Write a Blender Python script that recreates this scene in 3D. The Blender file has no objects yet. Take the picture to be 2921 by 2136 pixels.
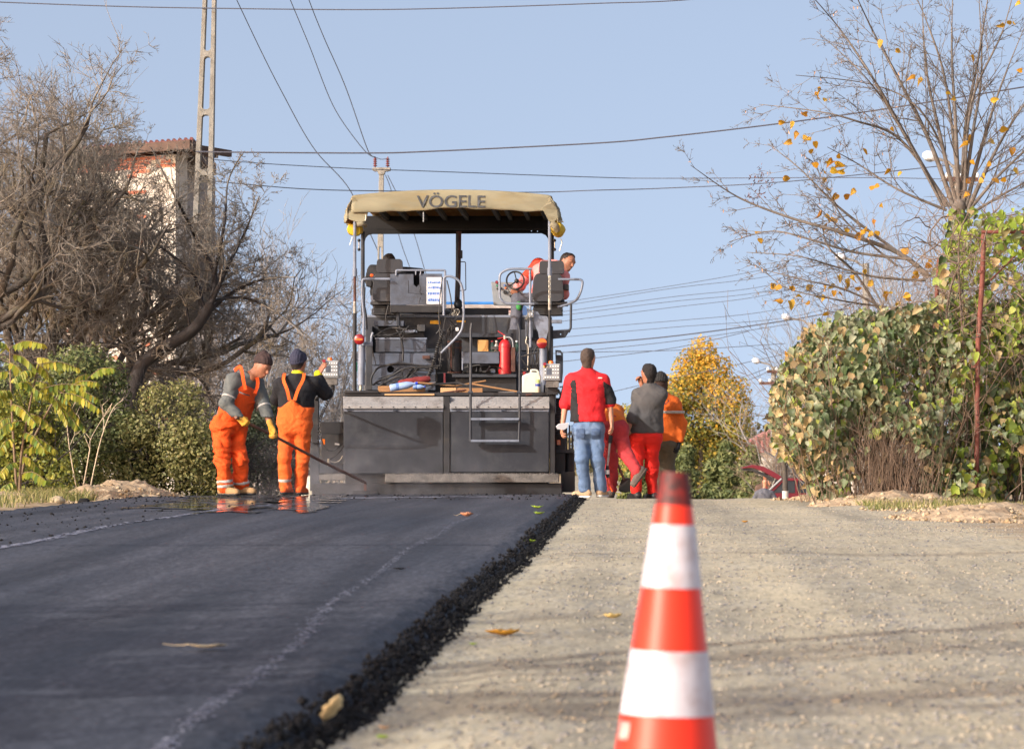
import bpy, bmesh, math, random
import numpy as np
from mathutils import Vector, Matrix
from mathutils.geometry import tessellate_polygon

# ------------------------------------------------------------------ camera, sky, sun, exposure
scene = bpy.context.scene
COL = scene.collection
F, VX, VY, HC = 9500.0, 1800.0, 1270.0, 0.60      # focal length in photo pixels, vanishing point, eye height
cam_d = bpy.data.cameras.new('camera')
cam = bpy.data.objects.new('camera', cam_d); COL.objects.link(cam)
cam.location = (0, 0, HC); cam.rotation_euler = (math.radians(90), 0, 0)
cam_d.sensor_width = 36.0; cam_d.sensor_fit = 'HORIZONTAL'
cam_d.lens = F / 2921.0 * 36.0
cam_d.shift_x = (1460.5 - VX) / 2921.0
cam_d.shift_y = (VY - 1068.0) / 2921.0
cam_d.clip_start = 0.3; cam_d.clip_end = 6000
cam_d.dof.use_dof = True; cam_d.dof.focus_distance = 38.8; cam_d.dof.aperture_fstop = 8.0
scene.camera = cam

SUN_EL, SUN_AZ = math.radians(26), math.radians(230)   # azimuth clockwise from +Y: behind the camera, to the left
SUN_DIR = Vector((math.sin(SUN_AZ) * math.cos(SUN_EL), math.cos(SUN_AZ) * math.cos(SUN_EL), math.sin(SUN_EL)))
world = bpy.data.worlds.new('World'); scene.world = world; world.use_nodes = True
wn = world.node_tree; wn.nodes.clear()
sky = wn.nodes.new('ShaderNodeTexSky'); sky.sky_type = 'NISHITA'; sky.sun_disc = False
sky.sun_elevation = SUN_EL; sky.sun_rotation = SUN_AZ
sky.altitude = 300; sky.air_density = 1.0; sky.dust_density = 5.0; sky.ozone_density = 2.0
wtc = wn.nodes.new('ShaderNodeTexCoord'); wadd = wn.nodes.new('ShaderNodeVectorMath'); wadd.operation = 'ADD'; wadd.inputs[1].default_value = (0, 0, 0.35)   # thin high haze: the sky pales evenly towards the horizon
wnm = wn.nodes.new('ShaderNodeVectorMath'); wnm.operation = 'NORMALIZE'
wn.links.new(wtc.outputs['Generated'], wadd.inputs[0]); wn.links.new(wadd.outputs[0], wnm.inputs[0]); wn.links.new(wnm.outputs[0], sky.inputs[0])
tint = wn.nodes.new('ShaderNodeMix'); tint.data_type = 'RGBA'; tint.blend_type = 'MULTIPLY'; tint.inputs[0].default_value = 1.0
tint.inputs[7].default_value = (1.93, 1.535, 1.25, 1)
bg = wn.nodes.new('ShaderNodeBackground'); bg.inputs[1].default_value = 0.15
wo = wn.nodes.new('ShaderNodeOutputWorld')
wn.links.new(sky.outputs[0], tint.inputs[6]); wn.links.new(tint.outputs[2], bg.inputs[0]); wn.links.new(bg.outputs[0], wo.inputs[0])
sun_d = bpy.data.lights.new('sun', 'SUN'); sun_d.energy = 2.9; sun_d.angle = math.radians(0.53); sun_d.color = (1.0, 0.98, 0.95)
sun = bpy.data.objects.new('sun', sun_d); COL.objects.link(sun)
sun.rotation_euler = SUN_DIR.to_track_quat('Z', 'Y').to_euler(); sun.location = (-20, -20, 30)
scene.view_settings.view_transform = 'Standard'; scene.view_settings.look = 'None'
scene.view_settings.gamma = 1.0; scene.view_settings.exposure = 0.6
scene.view_settings.use_curve_mapping = False
scene.cycles.max_bounces = 8; scene.cycles.transparent_max_bounces = 16
scene.cycles.use_denoising = True

# ------------------------------------------------------------------ helpers: where things are
rng = np.random.default_rng(7)
def ss(t): t = max(0.0, min(1.0, t)); return t * t * (3 - 2 * t)
def zg(y):
    """height of the ground along the road: a slight rise from the camera, a crest near the paver, then downhill"""
    z = -0.12 * (1 - ss((y - 6) / 18.0))
    if y > 35:
        d = min(y, 42.5) - 35; z -= 0.002 * d * d
        if y > 42.5: z -= 0.030 * (min(y, 115) - 42.5)
    return z
def P(px, py, d):
    return Vector(((px - VX) * d / F, d, HC - (py - VY) * d / F))
def G(px, py, h=0.0):
    d = 20.0
    lo, hi = 3.0, 41.0
    for _ in range(40):
        m = (lo + hi) / 2
        if (VY + (HC - zg(m) - h) * F / m) > py: lo = m
        else: hi = m
    return P(px, py, lo)
def lin(c):
    c = c / 255.0
    return c / 12.92 if c <= 0.04045 else ((c + 0.055) / 1.055) ** 2.4
def rgb(r, g, b): return (lin(r), lin(g), lin(b), 1)

# ------------------------------------------------------------------ helpers: materials
def _n(nt, t, **kw):
    n = nt.nodes.new(t)
    for k, v in kw.items(): setattr(n, k, v)
    return n
MATS = {}
def mat(name, col, rough=0.6, metal=0.0, var=0.15, scale=6.0, bump=0.0, bscale=60.0, dirt=None, damt=0.5, dscale=3.0,
        spec=0.5, stretch=(1, 1, 1), coat=0.0, trans=0.0, tcol=None):
    if name in MATS: return MATS[name]
    m = bpy.data.materials.new(name); m.use_nodes = True; nt = m.node_tree
    b = nt.nodes['Principled BSDF']
    b.inputs['Roughness'].default_value = rough; b.inputs['Metallic'].default_value = metal
    b.inputs['Specular IOR Level'].default_value = spec; b.inputs['Coat Weight'].default_value = coat
    tc = _n(nt, 'ShaderNodeTexCoord'); mp = _n(nt, 'ShaderNodeMapping'); mp.inputs['Scale'].default_value = stretch
    nt.links.new(tc.outputs['Object'], mp.inputs[0])
    nz = _n(nt, 'ShaderNodeTexNoise'); nz.inputs['Scale'].default_value = scale; nz.inputs['Detail'].default_value = 5
    nt.links.new(mp.outputs[0], nz.inputs['Vector'])
    mx = _n(nt, 'ShaderNodeMix', data_type='RGBA'); 
    lo = [max(0, c * (1 - var)) for c in col[:3]] + [1]; hi = [min(1, c * (1 + var)) for c in col[:3]] + [1]
    mx.inputs[6].default_value = lo; mx.inputs[7].default_value = hi
    rp = _n(nt, 'ShaderNodeMapRange'); rp.inputs[1].default_value = 0.3; rp.inputs[2].default_value = 0.7
    nt.links.new(nz.outputs[0], rp.inputs[0]); nt.links.new(rp.outputs[0], mx.inputs[0])
    out = mx.outputs[2]
    if dirt is not None:
        n2 = _n(nt, 'ShaderNodeTexNoise'); n2.inputs['Scale'].default_value = dscale; n2.inputs['Detail'].default_value = 8
        n2.inputs['Roughness'].default_value = 0.65
        nt.links.new(mp.outputs[0], n2.inputs['Vector'])
        r2 = _n(nt, 'ShaderNodeMapRange'); r2.inputs[1].default_value = 0.62 - 0.3 * damt; r2.inputs[2].default_value = 0.78 - 0.2 * damt
        r2.inputs[4].default_value = min(1.0, 0.45 + 0.5 * damt)
        nt.links.new(n2.outputs[0], r2.inputs[0])
        m2 = _n(nt, 'ShaderNodeMix', data_type='RGBA'); m2.inputs[7].default_value = dirt
        nt.links.new(out, m2.inputs[6]); nt.links.new(r2.outputs[0], m2.inputs[0]); out = m2.outputs[2]
    nt.links.new(out, b.inputs['Base Color'])
    if bump > 0:
        nb = _n(nt, 'ShaderNodeTexNoise'); nb.inputs['Scale'].default_value = bscale; nb.inputs['Detail'].default_value = 4
        nt.links.new(mp.outputs[0], nb.inputs['Vector'])
        bp = _n(nt, 'ShaderNodeBump'); bp.inputs['Strength'].default_value = bump; bp.inputs['Distance'].default_value = 0.02
        nt.links.new(nb.outputs[0], bp.inputs['Height']); nt.links.new(bp.outputs[0], b.inputs['Normal'])
    if trans > 0:
        tr = _n(nt, 'ShaderNodeBsdfTranslucent'); ms = _n(nt, 'ShaderNodeMixShader'); ms.inputs[0].default_value = trans
        if tcol: tr.inputs[0].default_value = tcol
        else: nt.links.new(out, tr.inputs[0])
        nt.links.new(b.outputs[0], ms.inputs[1]); nt.links.new(tr.outputs[0], ms.inputs[2])
        nt.links.new(ms.outputs[0], nt.nodes['Material Output'].inputs[0])
    MATS[name] = m
    return m

def leaf_mat(name, cols, rough=0.55, trans=0.3, back=None):
    """leaves: a colour picked per leaf along a ramp, some light shining through"""
    m = bpy.data.materials.new(name); m.use_nodes = True; nt = m.node_tree
    b = nt.nodes['Principled BSDF']; b.inputs['Roughness'].default_value = rough
    b.inputs['Specular IOR Level'].default_value = 0.3
    g = _n(nt, 'ShaderNodeNewGeometry'); oi = _n(nt, 'ShaderNodeObjectInfo')
    ad = _n(nt, 'ShaderNodeMath', operation='ADD'); fr = _n(nt, 'ShaderNodeMath', operation='FRACT')
    nt.links.new(g.outputs['Random Per Island'], ad.inputs[0]); nt.links.new(oi.outputs['Random'], ad.inputs[1]); nt.links.new(ad.outputs[0], fr.inputs[0])
    r = _n(nt, 'ShaderNodeValToRGB'); cr = r.color_ramp
    while len(cr.elements) > 1: cr.elements.remove(cr.elements[-1])
    for i, c in enumerate(cols):
        p = i / max(1, len(cols) - 1)
        e = cr.elements[0] if i == 0 else cr.elements.new(p)
        e.position = p; e.color = c
    nt.links.new(fr.outputs[0], r.inputs[0]); nt.links.new(r.outputs[0], b.inputs['Base Color'])
    tr = _n(nt, 'ShaderNodeBsdfTranslucent'); ms = _n(nt, 'ShaderNodeMixShader'); ms.inputs[0].default_value = trans
    nt.links.new(r.outputs[0], tr.inputs[0]); nt.links.new(b.outputs[0], ms.inputs[1]); nt.links.new(tr.outputs[0], ms.inputs[2])
    nt.links.new(ms.outputs[0], nt.nodes['Material Output'].inputs[0])
    return m

# ------------------------------------------------------------------ helpers: objects
def tag(o, label=None, cat=None, group=None, kind=None):
    if label: o['label'] = label
    if cat: o['category'] = cat
    if group: o['group'] = group
    if kind: o['kind'] = kind
    return o
def empty(name, loc, label=None, cat=None, group=None):
    o = bpy.data.objects.new(name, None); COL.objects.link(o); o.location = loc; o.empty_display_size = 0.1
    return tag(o, label, cat, group)
def link(name, me, m, parent=None, bevel=0.0, solid=0.0):
    o = bpy.data.objects.new(name, me); COL.objects.link(o)
    if m is not None and len(me.materials) == 0: me.materials.append(m)
    if parent is not None:
        o.parent = parent
    if solid > 0:
        s = o.modifiers.new('solid', 'SOLIDIFY'); s.thickness = solid; s.offset = 0
    if bevel > 0:
        bv = o.modifiers.new('bevel', 'BEVEL'); bv.width = bevel; bv.segments = 2; bv.limit_method = 'ANGLE'; bv.angle_limit = math.radians(40)
    return o
def origin_of(o):
    v = Vector((0, 0, 0))
    while o is not None:
        v += o.location; o = o.parent
    return v
def fast_mesh(name, verts, faces4=None, faces3=None, smooth=True):
    """numpy arrays straight into a mesh; verts (N,3), quads (M,4), tris (K,3)"""
    me = bpy.data.meshes.new(name)
    verts = np.asarray(verts, dtype=np.float32)
    nq = 0 if faces4 is None else len(faces4); ntri = 0 if faces3 is None else len(faces3)
    me.vertices.add(len(verts)); me.vertices.foreach_set('co', verts.ravel())
    nl = nq * 4 + ntri * 3
    me.loops.add(nl); me.polygons.add(nq + ntri)
    li = []
    if nq: li.append(np.asarray(faces4, dtype=np.int32).ravel())
    if ntri: li.append(np.asarray(faces3, dtype=np.int32).ravel())
    me.loops.foreach_set('vertex_index', np.concatenate(li))
    starts = np.concatenate([np.arange(nq, dtype=np.int32) * 4, nq * 4 + np.arange(ntri, dtype=np.int32) * 3])
    me.polygons.foreach_set('loop_start', starts)
    if smooth: me.polygons.foreach_set('use_smooth', np.ones(nq + ntri, dtype=bool))
    me.update(calc_edges=True)
    return me

class MB:
    """collects solid pieces of ONE part in world coordinates"""
    def __init__(s): s.v = []; s.f = []
    def add(s, vs, fs):
        o = len(s.v); s.v += [Vector(v) for v in vs]; s.f += [[i + o for i in f] for f in fs]; return s
    def box(s, a, b, M=None):
        x0, y0, z0 = a; x1, y1, z1 = b
        vs = [Vector(v) for v in ((x0, y0, z0), (x1, y0, z0), (x1, y1, z0), (x0, y1, z0), (x0, y0, z1), (x1, y0, z1), (x1, y1, z1), (x0, y1, z1))]
        if M is not None: vs = [M @ v for v in vs]
        return s.add(vs, [(3, 2, 1, 0), (4, 5, 6, 7), (0, 1, 5, 4), (1, 2, 6, 5), (2, 3, 7, 6), (3, 0, 4, 7)])
    def bar(s, p0, p1, w, h, up=Vector((0, 0, 1))):
        p0, p1 = Vector(p0), Vector(p1); d = (p1 - p0).normalized()
        if abs(d.dot(up)) > 0.95: up = Vector((0, 1, 0))
        a = d.cross(up).normalized(); b = a.cross(d).normalized()
        vs = [p + a * (i * w / 2) + b * (j * h / 2) for p in (p0, p1) for i, j in ((-1, -1), (1, -1), (1, 1), (-1, 1))]
        return s.add(vs, [(3, 2, 1, 0), (4, 5, 6, 7), (0, 1, 5, 4), (1, 2, 6, 5), (2, 3, 7, 6), (3, 0, 4, 7)])
    def tube(s, pts, r, n=8, closed=False, caps=True):
        pts = [Vector(p) for p in pts]; N = len(pts)
        rs = r if isinstance(r, (list, tuple)) else [r] * N
        vs, fs, prev = [], [], None
        for i, p in enumerate(pts):
            if closed: d = pts[(i + 1) % N] - pts[i - 1]
            else: d = pts[min(i + 1, N - 1)] - pts[max(i - 1, 0)]
            d = d.normalized() if d.length > 1e-9 else Vector((0, 0, 1))
            if prev is None:
                a = d.cross(Vector((0, 0, 1)) if abs(d.z) < 0.9 else Vector((0, 1, 0))).normalized()
            else:
                a = (prev - d * prev.dot(d)); a = a.normalized() if a.length > 1e-6 else d.orthogonal().normalized()
            prev = a; b = d.cross(a)
            for k in range(n):
                t = 2 * math.pi * k / n
                vs.append(p + (a * math.cos(t) + b * math.sin(t)) * rs[i])
        for i in range(N if closed else N - 1):
            j = (i + 1) % N
            for k in range(n):
                l = (k + 1) % n
                fs.append((i * n + k, i * n + l, j * n + l, j * n + k))
        if caps and not closed:
            fs.append(tuple(range(n - 1, -1, -1))); fs.append(tuple((N - 1) * n + k for k in range(n)))
        return s.add(vs, fs)
    def cyl(s, p0, p1, r0, r1=None, n=16):
        return s.tube([p0, p1], [r0, r0 if r1 is None else r1], n)
    def lathe(s, base, prof, n=20, axis=Vector((0, 0, 1))):
        """prof: list of (radius, height) from bottom to top"""
        base = Vector(base); axis = Vector(axis).normalized()
        a = axis.orthogonal().normalized(); b = axis.cross(a)
        vs, fs = [], []
        for r, h in prof:
            for k in range(n):
                t = 2 * math.pi * k / n
                vs.append(base + axis * h + (a * math.cos(t) + b * math.sin(t)) * max(r, 1e-4))
        for i in range(len(prof) - 1):
            for k in range(n):
                l = (k + 1) % n
                fs.append((i * n + k, i * n + l, (i + 1) * n + l, (i + 1) * n + k))
        fs.append(tuple(range(n - 1, -1, -1))); fs.append(tuple((len(prof) - 1) * n + k for k in range(n)))
        return s.add(vs, fs)
    def ball(s, c, r, n=12, m=8):
        c = Vector(c); r = (r, r, r) if not hasattr(r, '__len__') else r
        vs = [c + Vector((0, 0, -r[2]))]; fs = []
        for i in range(1, m):
            ph = -math.pi / 2 + math.pi * i / m
            for k in range(n):
                t = 2 * math.pi * k / n
                vs.append(c + Vector((r[0] * math.cos(ph) * math.cos(t), r[1] * math.cos(ph) * math.sin(t), r[2] * math.sin(ph))))
        vs.append(c + Vector((0, 0, r[2])))
        for k in range(n): fs.append((0, 1 + (k + 1) % n, 1 + k))
        for i in range(m - 2):
            for k in range(n):
                l = (k + 1) % n
                fs.append((1 + i * n + k, 1 + i * n + l, 1 + (i + 1) * n + l, 1 + (i + 1) * n + k))
        e = len(vs) - 1
        for k in range(n): fs.append((e, 1 + (m - 2) * n + k, 1 + (m - 2) * n + (k + 1) % n))
        return s.add(vs, fs)
    def prism(s, loops, fn, t):
        """flat plate: loops = [outer, hole, ...] of 2-D points, fn maps (u,v) to the front face, t = vector through the thickness"""
        t = Vector(t)
        l3 = [[Vector((p[0], p[1], 0)) for p in lp] for lp in loops]
        tri = tessellate_polygon(l3); flat = [p for lp in loops for p in lp]; n = len(flat)
        fr = [fn(p[0], p[1]) for p in flat]
        vs = fr + [v + t for v in fr]
        fs = [tuple(tr) for tr in tri] + [tuple(i + n for i in reversed(tr)) for tr in tri]
        o = 0
        for lp in loops:
            m = len(lp)
            for i in range(m):
                j = (i + 1) % m
                fs.append((o + i, o + i + n, o + j + n, o + j))
            o += m
        return s.add(vs, fs)
    def build(s, name, m, parent=None, smooth=True, bevel=0.0, sharp=35, solid=0.0, fix=True):
        me = bpy.data.meshes.new(name)
        org = origin_of(parent) if parent is not None else Vector((0, 0, 0))
        me.from_pydata([v - org for v in s.v], [], s.f)
        if fix:
            bm = bmesh.new(); bm.from_mesh(me); bmesh.ops.recalc_face_normals(bm, faces=bm.faces); bm.to_mesh(me); bm.free()
        if smooth:
            for p in me.polygons: p.use_smooth = True
            me.set_sharp_from_angle(angle=math.radians(sharp))
        return link(name, me, m, parent, bevel, solid)
def thing_mesh(name, mb, m, loc, label, cat, group=None, **kw):
    """a thing that is one mesh: origin at loc"""
    o = mb.build(name, m, None, **kw); loc = Vector(loc)
    o.data.transform(Matrix.Translation(-loc)); o.location = loc
    return tag(o, label, cat, group)
def arr_child(name, me, m, parent):
    """fast_mesh in world coordinates becomes a child"""
    org = origin_of(parent); me.transform(Matrix.Translation(-org)); return link(name, me, m, parent)
def copy_tree(o, parent=None):
    c = o.copy(); COL.objects.link(c)
    if parent is not None: c.parent = parent
    for ch in list(o.children): copy_tree(ch, c)
    return c

# smooth value noise on numpy arrays
_perm = np.random.default_rng(3).random((32, 32, 32)).astype(np.float32)
def vnoise(p):
    i = np.floor(p).astype(int); f = p - i; f = f * f * (3 - 2 * f)
    x0, y0, z0 = (i[..., k] & 31 for k in range(3)); x1, y1, z1 = ((i[..., k] + 1) & 31 for k in range(3))
    fx, fy, fz = f[..., 0], f[..., 1], f[..., 2]
    a = _perm[x0, y0, z0] * (1 - fx) + _perm[x1, y0, z0] * fx; b = _perm[x0, y1, z0] * (1 - fx) + _perm[x1, y1, z0] * fx
    c = _perm[x0, y0, z1] * (1 - fx) + _perm[x1, y0, z1] * fx; d = _perm[x0, y1, z1] * (1 - fx) + _perm[x1, y1, z1] * fx
    return (a * (1 - fy) + b * fy) * (1 - fz) + (c * (1 - fy) + d * fy) * fz
def fbm(p, o=3):
    r = 0; a = 0.5
    for k in range(o): r = r + a * vnoise(p * (2 ** k) + 7.3 * k); a *= 0.5
    return r
# ================================================================== THE SETTING: ground, asphalt, verges
def grid_mesh(name, xs, ys, zf, m):
    X, Y = np.meshgrid(xs, ys); Z = zf(X, Y)
    V = np.stack([X, Y, Z], -1).reshape(-1, 3); nx = len(xs); ny = len(ys)
    i = np.arange((ny - 1) * nx).reshape(ny - 1, nx)[:, :-1].ravel()
    me = fast_mesh(name, V, np.stack([i, i + 1, i + nx + 1, i + nx], -1))
    return link(name, me, m)
zgv = np.vectorize(zg)
def gravel_material():
    m = bpy.data.materials.new('gravel_and_soil'); m.use_nodes = True; nt = m.node_tree; b = nt.nodes['Principled BSDF']
    b.inputs['Roughness'].default_value = 0.95; b.inputs['Specular IOR Level'].default_value = 0.15
    tc = _n(nt, 'ShaderNodeTexCoord')
    def noise(sc, det=5, stretch=None, rough=0.55):
        n = _n(nt, 'ShaderNodeTexNoise'); n.inputs['Scale'].default_value = sc; n.inputs['Detail'].default_value = det; n.inputs['Roughness'].default_value = rough
        if stretch:
            mp = _n(nt, 'ShaderNodeMapping'); mp.inputs['Scale'].default_value = stretch; nt.links.new(tc.outputs['Object'], mp.inputs[0]); nt.links.new(mp.outputs[0], n.inputs['Vector'])
        else: nt.links.new(tc.outputs['Object'], n.inputs['Vector'])
        return n.outputs[0]
    def ramp(src, stops):
        r = _n(nt, 'ShaderNodeValToRGB'); cr = r.color_ramp
        cr.elements[0].position, cr.elements[0].color = stops[0]; cr.elements[1].position, cr.elements[1].color = stops[-1]
        for s in stops[1:-1]: e = cr.elements.new(s[0]); e.color = s[1]
        nt.links.new(src, r.inputs[0]); return r.outputs[0]
    def mix(f, a, c, mode='MIX'):
        x = _n(nt, 'ShaderNodeMix', data_type='RGBA', blend_type=mode)
        if isinstance(f, float): x.inputs[0].default_value = f
        else: nt.links.new(f, x.inputs[0])
        for k, s in ((6, a), (7, c)):
            if isinstance(s, tuple): x.inputs[k].default_value = s
            else: nt.links.new(s, x.inputs[k])
        return x.outputs[2]
    base = ramp(noise(0.9, 6), [(0.3, rgb(154, 144, 121)), (0.55, rgb(184, 172, 145)), (0.75, rgb(200, 189, 163))])
    fine = ramp(noise(55, 4), [(0.3, rgb(128, 124, 112)), (0.5, rgb(172, 164, 144)), (0.72, rgb(204, 198, 180))])
    c = mix(0.5, base, fine)
    vo = _n(nt, 'ShaderNodeTexVoronoi'); vo.inputs['Scale'].default_value = 34; nt.links.new(tc.outputs['Object'], vo.inputs['Vector'])
    stone = ramp(vo.outputs['Color'], [(0.2, rgb(112, 118, 126)), (0.6, rgb(160, 156, 146)), (0.9, rgb(198, 194, 182))])
    sel = _n(nt, 'ShaderNodeMapRange'); sel.inputs[1].default_value = 0.45; sel.inputs[2].default_value = 0.58
    nt.links.new(noise(2.2, 6, (1.0, 0.5, 1)), sel.inputs[0])
    dis = _n(nt, 'ShaderNodeMapRange'); dis.inputs[1].default_value = 0.5; dis.inputs[2].default_value = 0.25
    nt.links.new(vo.outputs['Distance'], dis.inputs[0])
    mu = _n(nt, 'ShaderNodeMath', operation='MULTIPLY'); nt.links.new(sel.outputs[0], mu.inputs[0]); nt.links.new(dis.outputs[0], mu.inputs[1])
    c = mix(mu.outputs[0], c, stone)
    trk = ramp(noise(1.0, 5, (1.5, 0.05, 1)), [(0.35, (.72, .73, .75, 1)), (0.5, (1, .99, .97, 1)), (0.65, (1.14, 1.12, 1.07, 1))]); c = mix(1.0, c, trk, 'MULTIPLY')
    mot = ramp(noise(26, 6, (1, 0.16, 1), .7), [(0.32, (.62, .63, .66, 1)), (0.5, (1, 1, .99, 1)), (0.7, (1.16, 1.14, 1.10, 1))]); c = mix(1.0, c, mot, 'MULTIPLY')
    # brown soil beyond the road's edges
    sx = _n(nt, 'ShaderNodeSeparateXYZ'); nt.links.new(tc.outputs['Object'], sx.inputs[0])
    nz = noise(0.8, 6); a1 = _n(nt, 'ShaderNodeMath', operation='MULTIPLY_ADD'); nt.links.new(nz, a1.inputs[0]); a1.inputs[1].default_value = 2.0; nt.links.new(sx.outputs[0], a1.inputs[2])
    r1 = _n(nt, 'ShaderNodeMapRange'); r1.inputs[1].default_value = 3.3; r1.inputs[2].default_value = 4.0; nt.links.new(a1.outputs[0], r1.inputs[0])
    r2 = _n(nt, 'ShaderNodeMapRange'); r2.inputs[1].default_value = -4.3; r2.inputs[2].default_value = -4.8; nt.links.new(a1.outputs[0], r2.inputs[0])
    mm = _n(nt, 'ShaderNodeMath', operation='MAXIMUM'); nt.links.new(r1.outputs[0], mm.inputs[0]); nt.links.new(r2.outputs[0], mm.inputs[1])
    soil = ramp(noise(5, 8, None, 0.7), [(0.3, rgb(112, 92, 68)), (0.5, rgb(164, 142, 112)), (0.7, rgb(196, 176, 144))])
    c = mix(mm.outputs[0], c, soil)
    nt.links.new(c, b.inputs['Base Color'])
    bp = _n(nt, 'ShaderNodeBump'); bp.inputs['Strength'].default_value = 0.5; bp.inputs['Distance'].default_value = 0.012
    nt.links.new(noise(45, 6), bp.inputs['Height']); nt.links.new(bp.outputs[0], b.inputs['Normal'])
    return m
M_GRAVEL = gravel_material()
def axis(a, b, step, far):
    mid = np.arange(a, b, step); g = [b]; s = step
    while g[-1] < far: s *= 1.35; g.append(g[-1] + s)
    l = [a]; s = step
    while l[-1] > -far: s *= 1.35; l.append(l[-1] - s)
    return np.unique(np.concatenate([np.array(l[::-1]), mid, np.array(g)]))
def ground_z(X, Y):
    base = zgv(Y); p = np.stack([X * 1.3, Y * 0.9, X * 0], -1)
    lump = (fbm(p, 4) - 0.47) * 0.05 + (fbm(p * 6, 2) - 0.37) * 0.018
    near = np.clip((Y - 3) / 3, 0, 1) * np.clip((60 - Y) / 20, 0, 1)
    mat_area = ((X > -5.9) & (X < -0.45)).astype(float)
    return base + lump * near * (1 - 0.75 * mat_area) - 0.012 * mat_area * near
ground = tag(grid_mesh('ground', axis(-8, 5, 0.11, 2500), np.unique(np.concatenate([axis(4, 46, 0.16, 3200)])), ground_z, M_GRAVEL),
             'tan compacted gravel road base rising to a crest', 'ground', kind='structure')

def asphalt_material():
    m = bpy.data.materials.new('fresh_asphalt'); m.use_nodes = True; nt = m.node_tree; b = nt.nodes['Principled BSDF']
    tc = _n(nt, 'ShaderNodeTexCoord')
    def noise(sc, stretch=(1, 1, 1), det=5):
        mp = _n(nt, 'ShaderNodeMapping'); mp.inputs['Scale'].default_value = stretch; nt.links.new(tc.outputs['Object'], mp.inputs[0])
        n = _n(nt, 'ShaderNodeTexNoise'); n.inputs['Scale'].default_value = sc; n.inputs['Detail'].default_value = det; nt.links.new(mp.outputs[0], n.inputs['Vector']); return n.outputs[0]
    def ramp(src, a, c, p0=0.35, p1=0.65):
        r = _n(nt, 'ShaderNodeValToRGB'); r.color_ramp.elements[0].position = p0; r.color_ramp.elements[1].position = p1
        r.color_ramp.elements[0].color = a; r.color_ramp.elements[1].color = c; nt.links.new(src, r.inputs[0]); return r.outputs[0]
    streak = ramp(noise(1.9, (1.7, 0.05, 1)), (0.022, 0.025, 0.034, 1), (0.056, 0.061, 0.076, 1))
    grain = ramp(noise(48, (1, 1, 1), 5), (0.45, 0.45, 0.47, 1), (1.6, 1.55, 1.5, 1))
    x = _n(nt, 'ShaderNodeMix', data_type='RGBA', blend_type='MULTIPLY'); x.inputs[0].default_value = 1
    nt.links.new(streak, x.inputs[6]); nt.links.new(grain, x.inputs[7])
    sp = ramp(noise(36, (1, 0.13, 1), 6), (.74, .74, .75, 1), (1.26, 1.25, 1.22, 1), .36, .66); x2 = _n(nt, 'ShaderNodeMix', data_type='RGBA', blend_type='MULTIPLY'); x2.inputs[0].default_value = 1
    nt.links.new(x.outputs[2], x2.inputs[6]); nt.links.new(sp, x2.inputs[7])
    big = ramp(noise(.55, (1.3, .35, 1), 4), (.80, .82, .86, 1), (1.18, 1.13, 1.08, 1), .38, .62); x3 = _n(nt, 'ShaderNodeMix', data_type='RGBA', blend_type='MULTIPLY'); x3.inputs[0].default_value = 1
    nt.links.new(x2.outputs[2], x3.inputs[6]); nt.links.new(big, x3.inputs[7]); nt.links.new(x3.outputs[2], b.inputs['Base Color'])
    rr = _n(nt, 'ShaderNodeMapRange'); rr.inputs[1].default_value = 0.3; rr.inputs[2].default_value = 0.7; rr.inputs[3].default_value = 0.62; rr.inputs[4].default_value = 0.8
    nt.links.new(noise(1.2, (1.8, 0.15, 1)), rr.inputs[0]); nt.links.new(rr.outputs[0], b.inputs['Roughness'])
    b.inputs['Specular IOR Level'].default_value = 0.35
    bp = _n(nt, 'ShaderNodeBump'); bp.inputs['Strength'].default_value = 0.55; bp.inputs['Distance'].default_value = 0.008
    nt.links.new(noise(110, (1, 1, 1), 3), bp.inputs['Height']); nt.links.new(bp.outputs[0], b.inputs['Normal'])
    return m
M_ASPH = asphalt_material()
def XRF(y): return np.interp(np.asarray(y, dtype=float), [6, 7.6, 9, 11.2, 14.6, 18, 26], [-.83, -.785, -.725, -.70, -.675, -.60, -.56])      # right edge of the mat
XR = -0.57
def asphalt_z(X, Y):
    base = zgv(Y); p = np.stack([X * 5, Y * 5, X * 0], -1)
    rag = (fbm(p, 3) - 0.43) * 0.16
    e = np.clip((XRF(Y) - 0.035 + rag * .45 - X) / 0.13, 0, 1)            # 0 at the ragged right edge, 1 on the mat
    top = 0.058 * np.sqrt(e) - 0.03 * (1 - e) * (e < 0.02)
    lump = (fbm(p * 4, 3) - 0.43) * 0.030 * (np.clip((X - XRF(Y) + 0.30) / 0.16, 0, 1))
    old = np.clip((-3.5 - X) / 0.06, 0, 1)                      # left strip, an earlier lower layer
    l = np.clip((X + 5.55 + rag) / 0.15, 0, 1)
    z = base + top + lump * (e > 0.05) - 0.018 * old + (fbm(p * 2, 2) - 0.36) * 0.006 * (1 + 2 * old)
    return np.where(l < 0.02, base - 0.06, z * l + (base - 0.01) * (1 - l))
asx = np.unique(np.concatenate([np.arange(-5.75, -1.1, 0.07), np.arange(-1.1, -0.36, 0.018)]))
asphalt = tag(grid_mesh('asphalt_mat', asx, np.unique(np.concatenate([np.arange(1, 5, 0.3), np.arange(5, 16, 0.05), np.arange(16, 41.2, 0.12)])), asphalt_z, M_ASPH),
              'freshly laid black asphalt lane with a crumbly right edge', 'asphalt', kind='structure')

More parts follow.
